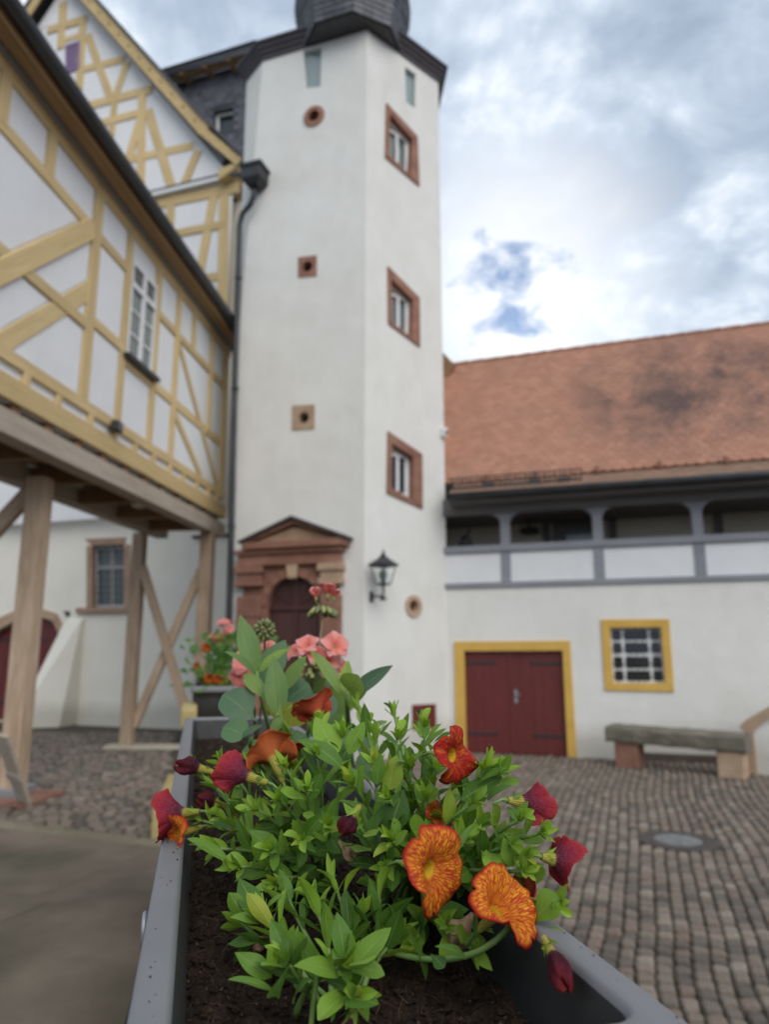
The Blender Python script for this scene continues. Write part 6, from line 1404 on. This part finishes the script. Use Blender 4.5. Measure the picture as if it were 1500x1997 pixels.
# left part (plant CB)
for (x, y, d, n, s) in ((430, 1655, .49, 8, .022), (445, 1600, .51, 9, .021), (395, 1600, .525, 6, .019), (415, 1530, .55, 8, .020), (440, 1492, .555, 8, .021), (500, 1500, .53, 9, .021), (505, 1580, .49, 9, .022), (545, 1560, .48, 8, .021), (560, 1500, .50, 8, .022), (600, 1545, .47, 9, .022), (620, 1480, .50, 8, .022), (470, 1690, .46, 8, .021), (530, 1660, .46, 8, .021), (590, 1640, .455, 8, .022), (640, 1610, .45, 9, .022), (622, 1425, .55, 9, .023), (668, 1440, .53, 8, .022), (560, 1440, .58, 7, .022), (385, 1500, .56, 5, .018), (540, 1720, .44, 6, .022)):
    sh(CB_, x, y, d, nleaf=n, size=s, up=.014, start=.35)
# right part (plant CC)
for (x, y, d, n, s) in ((690, 1530, .455, 9, .022), (740, 1500, .47, 9, .022), (700, 1385, .58, 8, .023), (735, 1440, .53, 9, .023), (775, 1445, .51, 8, .021), (828, 1425, .48, 9, .020), (800, 1500, .47, 9, .022), (760, 1560, .44, 9, .022), (830, 1560, .44, 8, .021), (700, 1610, .43, 8, .022), (765, 1640, .42, 8, .021), (820, 1640, .42, 7, .022), (945, 1500, .435, 8, .022), (975, 1510, .43, 8, .021), (915, 1570, .42, 7, .021), (930, 1610, .42, 7, .020), (1010, 1600, .40, 7, .020), (1050, 1625, .395, 6, .017), (990, 1650, .395, 8, .021), (1025, 1665, .385, 8, .020), (960, 1700, .39, 7, .021), (1075, 1765, .365, 5, .022), (1020, 1700, .38, 7, .020), (900, 1640, .42, 7, .022), (870, 1800, .385, 7, .020), (920, 1850, .365, 7, .020), (810, 1830, .39, 6, .020), (760, 1690, .43, 7, .022), (860, 1650, .43, 7, .021), (880, 1540, .45, 7, .022), (850, 1500, .46, 7, .021), (770, 1400, .56, 6, .022)):
    sh(CC, x, y, d, nleaf=n, size=s, up=.014, start=.35)
# the low arching stem on the right
stem(CC, bez(at(700, 1830, .40), at(900, 1930, .345), at(1000, 1800, .358), 12), .0016)
stem(CA, bez(root_at(605, 2040), at(605, 1990, .33), at(620, 1880, .335), 8), .0014)
def blade(plant, b_, t_, d0, d1, w=1.2, fresh=.4, mesh=None, nb=0.5):
    B = at(b_[0], b_[1], d0); T = at(t_[0], t_[1], d1); put_leaf(mesh or CAL_MESH[rp.randrange(14)], plant, B, T, to_cam(B) * nb + Vector((rp.uniform(-.3, .3), 0, .6)), w, fresh)
# single leaves one can pick out in front
M_OV = leaf_mesh('leaf', M_CAL, .205, p_lance, .12, -.25, .1, .1, 41); M_OV2 = leaf_mesh('leaf', M_CAL, .155, p_lance, .2, -.9, -.2, .12, 42); M_NAR = leaf_mesh('leaf', M_CAL, .115, p_obov, .25, -.7, .2, .1, 43); M_SPO = leaf_mesh('leaf', M_CAL, .27, p_spat, .1, -.5, .1, .1, 44)
for (b_, t_, d0, d1, w, fr, me_, nb) in (
    ((672, 1868), (655, 1768), .330, .340, 1.15, .42, M_OV, .9), ((690, 1885), (772, 1800), .328, .335, 1.05, .55, M_OV, .8), ((660, 1902), (560, 1885), .330, .318, 1.1, .45, M_OV2, .5), ((640, 1870), (608, 1825), .330, .326, 1.0, .8, M_NAR, .7), ((690, 1880), (718, 1880), .328, .315, 1.6, .9, M_SPO, .4),
    ((540, 1938), (432, 1910), .332, .326, .9, .5, M_NAR, .4), ((530, 1905), (450, 1852), .340, .345, 1.05, .35, M_OV, .8), ((535, 1890), (520, 1843), .340, .338, 1.2, .6, M_OV, .9), ((545, 1890), (568, 1812), .342, .350, 1.1, .4, M_OV, .9), ((545, 1945), (552, 1898), .330, .320, 1.6, .8, M_SPO, .6), ((575, 1955), (615, 1905), .330, .322, 1.2, .6, M_OV2, .5),
    ((670, 1945), (748, 1960), .322, .312, 1.3, .75, M_OV, .5), ((655, 1958), (645, 1997), .322, .318, 1.0, .35, M_NAR, .6), ((505, 1790), (462, 1705), .41, .43, 1.2, .35, M_OV, .9), ((520, 1780), (560, 1740), .405, .40, 1.0, .5, M_OV2, .5), ((515, 1800), (440, 1790), .405, .40, 1.0, .45, M_OV2, .5), ((510, 1830), (437, 1842), .40, .405, .9, .25, M_OV, .6),
    ((455, 1690), (355, 1632), .47, .485, .9, .45, M_NAR, .5), ((420, 1652), (362, 1648), .49, .48, 1.0, .5, M_NAR, .5),
    ((760, 1620), (790, 1530), .44, .45, 1.5, .35, M_OV, .9), ((735, 1530), (745, 1460), .46, .465, 1.0, .5, M_OV, .9), ((760, 1540), (775, 1465), .46, .47, 1.6, .4, M_OV, .9), ((860, 1640), (785, 1700), .41, .40, 1.2, .3, M_OV, .7), ((655, 1475), (610, 1390), .52, .54, 1.35, .6, M_OV, .9), ((680, 1470), (715, 1400), .52, .53, 1.2, .4, M_OV, .8), ((670, 1500), (570, 1440), .50, .51, 1.0, .3, M_OV2, .5),
    ((900, 1560), (990, 1510), .43, .43, 1.1, .35, M_OV, .6), ((930, 1530), (1000, 1495), .43, .425, .7, .6, M_NAR, .5), ((950, 1560), (1005, 1530), .42, .415, 1.1, .55, M_OV2, .5), ((1000, 1690), (980, 1625), .39, .395, 1.2, .6, M_OV, .9), ((1020, 1700), (1035, 1640), .385, .38, 1.1, .7, M_OV, .9), ((1030, 1705), (1065, 1685), .385, .375, 1.2, .6, M_NAR, .6), ((1015, 1600), (985, 1570), .405, .41, 1.1, .3, M_OV, .8),
    ((1040, 1800), (1095, 1740), .362, .36, 1.4, .95, M_SPO, .9), ((1050, 1815), (1110, 1822), .36, .352, .9, .5, M_NAR, .5), ((1050, 1835), (1040, 1890), .358, .356, .8, .3, M_NAR, .7), ((930, 1600), (870, 1700), .41, .40, .7, .35, M_NAR, .5), ((840, 1860), (870, 1890), .36, .352, 1.3, .3, M_SPO, .7), ((800, 1820), (830, 1920), .37, .372, .55, .2, M_NAR, .7), ((910, 1870), (840, 1845), .352, .35, .9, .45, M_OV2, .4), ((930, 1840), (925, 1770), .36, .365, .9, .4, M_NAR, .8),
    ((830, 1440), (822, 1375), .475, .485, .9, .7, M_OV, .9), ((835, 1440), (865, 1408), .475, .47, .9, .7, M_NAR, .8), ((820, 1440), (798, 1405), .475, .47, 1.0, .65, M_NAR, .8), ((845, 1450), (890, 1428), .47, .46, .8, .5, M_NAR, .5), ((840, 1465), (812, 1430), .47, .455, 1.5, .45, M_SPO, .5)):
    blade(CA if b_[1] > 1770 and b_[0] < 780 else CB_ if b_[0] < 600 else CC, b_, t_, d0, d1, w, fr * .72, me_, nb)
# flowers
def fl(plant, b_, d0, c_, d1, R, **k): return trumpet(plant, at(b_[0], b_[1], d0), at(c_[0], c_[1], d1), R, **k)
fl(CC, (786, 1682), .378, (858, 1700), .363, .0235, red=.40, seed=4, lab='large open orange trumpet flower with red veins')
fl(CC, (846, 1468), .440, (896, 1474), .428, .0178, red=.95, seed=7, open_=.92, lab='red trumpet flower with yellow patches facing right')
fl(CC, (934, 1812), .362, (994, 1756), .354, .0210, red=.30, oor=.95, seed=12, open_=.8, tf=.45, lab='orange veined flower leaning over the right rim')
fl(CC, (990, 1560), .408, (1052, 1569), .416, .0122, red=.5, seed=5, open_=.62, ruff=.2, lab='magenta flower seen from the side')
fl(CC, (1056, 1670), .384, (1108, 1682), .388, .0140, red=.7, seed=9, open_=.70, ruff=.25, lab='dark red flower furthest to the right')
fl(CB_, (390, 1582), .520, (320, 1590), .530, .0185, red=.55, seed=3, open_=.62, ruff=.25, lab='purple backed flower over the left rim')
fl(CB_, (392, 1612), .530, (334, 1630), .515, .0165, red=.45, oor=1.0, seed=6, open_=.85, lab='orange flower drooping over the left rim')
fl(CB_, (522, 1526), .482, (438, 1500), .492, .0150, red=.6, seed=8, open_=.60, ruff=.2, lab='magenta flower in profile pointing left')
fl(CB_, (552, 1525), .505, (522, 1460), .528, .0195, red=.55, oor=.8, seed=10, open_=.85, lab='orange red flower facing up and away')
fl(CB_, (585, 1500), .545, (560, 1465), .550, .0150, red=.6, oor=.6, seed=14, open_=.8)
fl(CC, (640, 1428), .592, (610, 1374), .614, .0190, red=.9, oor=.8, seed=15, open_=.9, lab='red flower behind the leaves at the top')
fl(CC, (1000, 1765), .392, (1042, 1738), .396, .0135, red=.8, oor=.6, seed=16, open_=.85)
fl(CC, (842, 1606), .455, (858, 1578), .450, .0120, red=.5, oor=.5, seed=17, open_=.8)
fl(CB_, (440, 1560), .560, (470, 1600), .57, .013, red=.5, oor=.6, seed=18, open_=.8)
def cb(plant, b_, t_, d0, d1, R, **k): return closed(plant, at(b_[0], b_[1], d0), at(t_[0], t_[1], d1), R, **k)
cb(CB_, (415, 1505), (350, 1486), .552, .548, .0068, seed=1, lab='dark purple furled bloom'); cb(CB_, (440, 1572), (383, 1552), .545, .54, .0062, seed=2); cb(CC, (702, 1570), (672, 1618), .402, .397, .0052, seed=3, lab='withered dark purple bloom')
cb(CC, (1060, 1828), (1108, 1908), .333, .308, .0050, seed=4, lab='faded purple furled bloom hanging down'); cb(CA, (692, 1958), (676, 2012), .322, .318, .0050, seed=5); cb(CC, (925, 1785), (880, 1835), .388, .380, .0085, kind='dry', seed=6, lab='wilted pale peach bloom'); cb(CA, (535, 1828), (497, 1842), .405, .402, .0038, kind='dry', seed=7, lab='small dried brown bloom'); cb(CB_, (660, 1640), (690, 1670), .44, .435, .004, kind='dry', seed=8)
# ================================================================== broad-leaved plant behind the calibrachoa
BL1 = leaf_mesh('leaf', M_BROAD, .165, p_lance, .30, -.35, .25, .06, 61, 10); BL2 = leaf_mesh('leaf', M_BROAD, .155, p_lance, .20, -.7, -.25, .06, 62, 10); BR1 = leaf_mesh('leaf', M_BROAD, .40, p_round, .14, -.5, .1, .05, 63, 11); BR2 = leaf_mesh('leaf', M_BROAD, .34, p_round, .25, -.8, -.15, .05, 64, 11)
BP = new_plant('broad_leaved_plant', 'upright plant with broad grey-green and glossy yellow-green leaves behind the calibrachoa', on_z(575, 1560, ZS))
BQ = new_plant('broad_leaved_plant', 'broad-leaved plant with one long leaf reaching right in front of the tower', on_z(690, 1500, ZS))
def bl(plant, b_, t_, d0, d1, w, fr, me_, nb=.8): blade(plant, b_, t_, d0, d1, w, fr, me_, nb)
for a_ in (((498, 1312), (465, 1188), .66, .68, 1.0, .62, BL1, .9), ((542, 1395), (534, 1268), .62, .64, 1.1, .70, BL1, .95), ((505, 1310), (573, 1262), .66, .67, 1.1, .85, BL2, .5), ((500, 1318), (430, 1268), .66, .65, .9, .15, BL2, .35),
           ((510, 1330), (562, 1240), .70, .72, 1.6, .15, BL1, .9), ((555, 1345), (602, 1272), .67, .68, 1.15, .15, BL1, .9), ((478, 1315), (525, 1370), .645, .63, 1.3, .85, BL2, .6), ((500, 1405), (430, 1350), .62, .635, .95, .12, BR1, .8), ((490, 1440), (432, 1415), .60, .61, 1.05, .15, BR1, .85), ((470, 1440), (518, 1412), .60, .59, .9, .3, BL1, .6),
           ((545, 1400), (588, 1375), .62, .60, 1.1, .98, BL2, .55), ((555, 1370), (608, 1332), .68, .69, 1.6, .05, BR1, .7), ((555, 1430), (540, 1392), .59, .57, 1.5, .75, BR2, .6), ((520, 1450), (560, 1410), .60, .59, 1.3, .3, BR2, .5), ((640, 1420), (600, 1350), .70, .72, 1.3, .0, BR1, .8), ((600, 1440), (640, 1400), .68, .69, 1.2, .0, BR1, .8), ((560, 1460), (600, 1430), .66, .67, 1.2, .0, BR2, .8), ((520, 1470), (470, 1462), .62, .63, 1.1, .0, BR1, .8)): bl(BP, *a_)
for a_ in (((662, 1352), (597, 1262), .64, .66, .8, .45, BL2, .45), ((688, 1356), (775, 1292), .66, .655, .9, .12, BL1, .8), ((672, 1350), (680, 1282), .66, .68, 1.1, .5, BL1, .9), ((685, 1355), (702, 1312), .645, .63, 1.4, 1.0, BR2, .75), ((690, 1370), (722, 1338), .66, .66, 1.1, .1, BL1, .8), ((640, 1352), (648, 1322), .66, .67, .9, .0, BR2, .6), ((700, 1480), (735, 1450), .62, .63, 1.8, .02, BR1, .9), ((690, 1460), (655, 1430), .64, .65, 1.3, .02, BR1, .9), ((720, 1420), (760, 1405), .62, .62, 1.0, .2, BL1, .6), ((705, 1410), (700, 1370), .63, .64, 1.2, .4, BL1, .8), ((760, 1470), (800, 1480), .6, .6, 1.6, .0, BR1, .8), ((730, 1490), (690, 1500), .6, .6, 1.6, .0, BR1, .8)): bl(BQ, *a_)
stem(BP, bez(BP.location.copy(), at(520, 1440, .64), at(500, 1308, .66)), [.0026 - .0001 * k for k in range(9)]); stem(BP, bez(BP.location.copy(), at(545, 1450, .62), at(542, 1390, .62)), .0022); stem(BP, bez(BP.location.copy(), at(470, 1470, .61), at(490, 1440, .60)), .0020); stem(BP, bez(BP.location.copy(), at(600, 1440, .66), at(605, 1400, .68)), .002)
stem(BQ, bez(BQ.location.copy(), at(680, 1430, .65), at(676, 1350, .66)), .0024); stem(BQ, bez(BQ.location.copy(), at(720, 1470, .63), at(712, 1415, .63)), .002); stem(BQ, bez(BQ.location.copy(), at(700, 1480, .62), at(745, 1485, .605)), .002)
# ================================================================== pelargoniums
def petal_mesh(seed):
    rs = random.Random(seed); nl, nw = 7, 6; vs = []; fs = []; uvs = []
    for i in range(nl + 1):
        t = i / nl; w = .46 * max(.10, sin(pi * min(.985, t ** 1.25) * .93) ** .7 * (1.0 if t < .9 else 1.0))
        for j in range(nw + 1):
            c = -1 + 2 * j / nw; x = t * (1 - .10 * abs(c) ** 3 * (t > .75)); y = c * w; z = .26 * sin(t * pi * .85) - .22 * t * t + .14 * c * c * t + .05 * sin(5 * c + seed) * t
            vs.append((x, y, z)); uvs.append((t, .5 + c / 2))
    for i in range(nl):
        for j in range(nw): a_ = i * (nw + 1) + j; fs.append((a_, a_ + nw + 1, a_ + nw + 2, a_ + 1))
    me = bpy.data.meshes.new('petal'); me.from_pydata(vs, [], fs); me.materials.append(M_SALMON); ul = me.uv_layers.new(name='UVMap')
    for l in me.loops: ul.data[l.index].uv = uvs[l.vertex_index]
    me.polygons.foreach_set('use_smooth', [True] * len(fs)); return me
PETALS = [petal_mesh(k) for k in range(4)]
def floret(plant, c, ax, R, op, rs, mat=None):
    """five rounded salmon petals round a short green calyx; op 0 = bud, 1 = open"""
    mb = MB(); z_ = ax.normalized(); x_ = z_.cross(Vector((.2, .3, 1))).normalized(); y_ = z_.cross(x_); b0 = c - z_ * R * .5
    mb.tube([b0 - plant.location, c - z_ * R * .2 - plant.location, c - plant.location + z_ * R * .05], [R * .06, R * .14, R * .10], 7); o = mb.build('floret', M_BUDGREEN, plant, smooth=True)
    for k in range(5):
        t = 2 * pi * k / 5 + rs.uniform(-.2, .2); el = radians(18 + 62 * op + rs.uniform(-10, 10)); rd = x_ * cos(t) + y_ * sin(t); d = z_ * cos(el) + rd * sin(el)
        place(PETALS[rs.randrange(4)], 'petal', o, Matrix.Translation(-plant.location) @ frame_mat(c - z_ * R * .1, d, z_ * sin(el) - rd * cos(el), R * rs.uniform(.9, 1.15), rs.uniform(1.0, 1.25)))
    return o
def bud(plant, p, ax, L, r, mat, name='bud'):
    z_ = ax.normalized(); mb = MB(); mb.tube([p - plant.location + z_ * L * f for f in (-.5, -.3, 0, .3, .46, .52)], [r * .25, r * .8, r, r * .75, r * .35, r * .05], 8); return mb.build(name, mat, plant, smooth=True)
GE = new_plant('pelargonium', 'salmon pink pelargonium with open flower heads in front of the tower portal', on_z(600, 1470, ZS)); rg = random.Random(31)
hub = at(612, 1310, .80)
for (x, y, d, R, op) in ((600, 1262, .79, .017, .75), (652, 1262, .785, .018, .75), (578, 1272, .80, .014, .9), (638, 1290, .79, .013, .7), (660, 1302, .80, .012, .5), (590, 1312, .80, .013, .9), (615, 1280, .785, .013, .85)):
    c = at(x, y, d); floret(GE, c, (c - hub).normalized() + to_cam(c) * .5, R, op, rg); stem(GE, [hub, hub.lerp(c, .6) + Vector((0, 0, .002)), c - (c - hub).normalized() * R * .4], .0009, M_BUDGREEN, 'pedicel', 6)
for k in range(12):
    a_ = rg.uniform(0, 2 * pi); c = at(608 + rg.uniform(-22, 24), 1296 + rg.uniform(-12, 22), .775 + rg.uniform(-.008, .01)); bud(GE, c, (c - hub).normalized() + Vector((0, 0, -.3)), .009, .0028, M_BUDGREEN)
stem(GE, bez(GE.location.copy(), at(600, 1400, .80), hub), .0022, M_STEMRED)
hub2 = at(630, 1190, .86)
for (x, y, R, op) in ((616, 1164, .0135, .05), (640, 1158, .0175, .20), (652, 1164, .0135, .15)):
    c = at(x, y, .86); floret(GE, c, Vector((.0, 0, 1)) + (c - hub2).normalized() * .3, R, op, rg); stem(GE, [hub2, c - Vector((0, 0, R * .4))], .0009, M_STEMRED, 'pedicel', 6)
for k in range(13):
    a_ = 2 * pi * k / 13; c = hub2 + Vector((cos(a_) * .014, sin(a_) * .012, rg.uniform(-.006, .002))); bud(GE, c, Vector((cos(a_), sin(a_), -.9)), .013, .0034, M_BUDGREEN if k % 3 else M_BUDOLIVE)
stem(GE, bez(hub, at(628, 1240, .84), hub2), .0016, M_STEMRED)
for x, y, s_ in ((600, 1345, .05), (650, 1360, .05), (560, 1385, .045), (640, 1400, .05)):
    p = at(x, y, .82); put_leaf(BR1, GE, p + Vector((-.01, 0, -.02)), p + Vector((.012, -.01, s_ * .5)), to_cam(p), 1.3, .2)
GF = new_plant('pelargonium', 'pelargonium with a drooping pink flower head and a spiky green bud cluster on the left', on_z(500, 1450, ZS))
hub3 = at(492, 1300, .84)
for (x, y, R, op) in ((478, 1290, .016, .8), (468, 1318, .015, .8), (480, 1340, .014, .7), (512, 1285, .016, .8), (520, 1270, .014, .7), (500, 1310, .013, .9), (520, 1310, .014, .8)):
    c = at(x, y, .83); floret(GF, c, (c - hub3).normalized() + to_cam(c) * .6, R, op, rg); stem(GF, [hub3, c], .0008, M_BUDGREEN, 'pedicel', 6)
stem(GF, bez(GF.location.copy(), at(495, 1390, .83), hub3), .002, M_STEMRED)
hub4 = at(516, 1228, .80)
for k in range(38):
    z = 1 - 2 * (k + .5) / 38; r = sqrt(1 - z * z); a_ = k * 2.39996; d = Vector((cos(a_) * r, sin(a_) * r, z)); bud(GF, hub4 + d * .0095, d, .0075, .0021, M_BUDOLIVE if k % 3 else M_BUDGREEN)
stem(GF, bez(GF.location.copy(), at(520, 1330, .80), hub4), .0016, M_STEM)
# ================================================================== plants of the second box
b2p = PW(S2 + .12, MID + .02, ZR - .03); d2_ = (b2p - CAM).dot(FWD)
G2 = new_plant('pelargonium', 'bushy green pelargonium with pink flower heads in the second flower box', b2p)
RND = leaf_mesh('leaf', M_GERLEAF, .5, p_round, .15, -.6, .1, .12, 71, 8); rq = random.Random(5)
for k in range(150):
    t = rq.random(); c = b2p + Vector((rq.gauss(0, .075), rq.gauss(.03, .08), .02 + .19 * t)); d = (c - (b2p + Vector((0, 0, .06)))).normalized() + Vector((rq.uniform(-.4, .4), rq.uniform(-.6, .2), rq.uniform(-.1, .5))); L = rq.uniform(.028, .05); put_leaf(RND, G2, c, c + d.normalized() * L, Vector((rq.uniform(-.5, .5), -.5, 1)), 1.0, rq.uniform(0, .6))
for k in range(9): stem(G2, bez(b2p, b2p + Vector((0, 0, .09)), b2p + Vector((rq.gauss(0, .07), rq.gauss(.02, .06), .17))), .0022)
for (x, y, n_, sp_) in ((440, 1222, 9, .035), (418, 1246, 5, .02)):
    h_ = at(x, y, d2_ + .04); stem(G2, bez(b2p, b2p + Vector((.01, 0, .1)), h_), .002)
    for k in range(n_): c = h_ + Vector((rq.gauss(0, sp_ * .6), rq.gauss(0, sp_ * .6), rq.gauss(0, sp_ * .45))); floret(G2, c, (c - h_).normalized() + Vector((0, -.8, .4)), .019, .8, rq)
C2 = new_plant('calibrachoa_plant', 'orange flowering calibrachoa hanging over the front of the second flower box', b2p + Vector((-.01, -.05, 0)))
for k in range(26):
    c = C2.location + Vector((rq.uniform(-.09, .07), rq.uniform(-.06, .04), rq.uniform(.0, .10))); tp = c + Vector((rq.uniform(-.03, .03), rq.uniform(-.03, .01), rq.uniform(-.01, .03))); stem(C2, bez(C2.location.copy(), C2.location.lerp(c, .5) + Vector((0, 0, .02)), c, 4), .0014, n=5)
    for j in range(5): put_leaf(CAL_MESH[rq.randrange(14)], C2, c, c + Vector((rq.uniform(-1, 1), rq.uniform(-1, .5), rq.uniform(-.2, 1))).normalized() * .03, Vector((0, -.5, 1)), 1.1, rq.uniform(.2, .8))
for k, (x, y, R, r_) in enumerate(((408, 1324, .021, .3), (425, 1325, .022, .5), (402, 1263, .018, .5), (414, 1352, .024, .2), (410, 1378, .024, .2), (436, 1328, .016, .6), (383, 1298, .012, .6))):
    dd_ = d2_ - .07; c = at(x, y, dd_); trumpet(C2, c + Vector((rq.uniform(-.004, .01), .018, .008)), c, R, .9, r_, .6, 40 + k, cal=False); stem(C2, bez(C2.location.copy(), C2.location.lerp(c, .5) + Vector((0, 0, .03)), c + Vector((0, .018, .008)), 5), .0012, n=5)
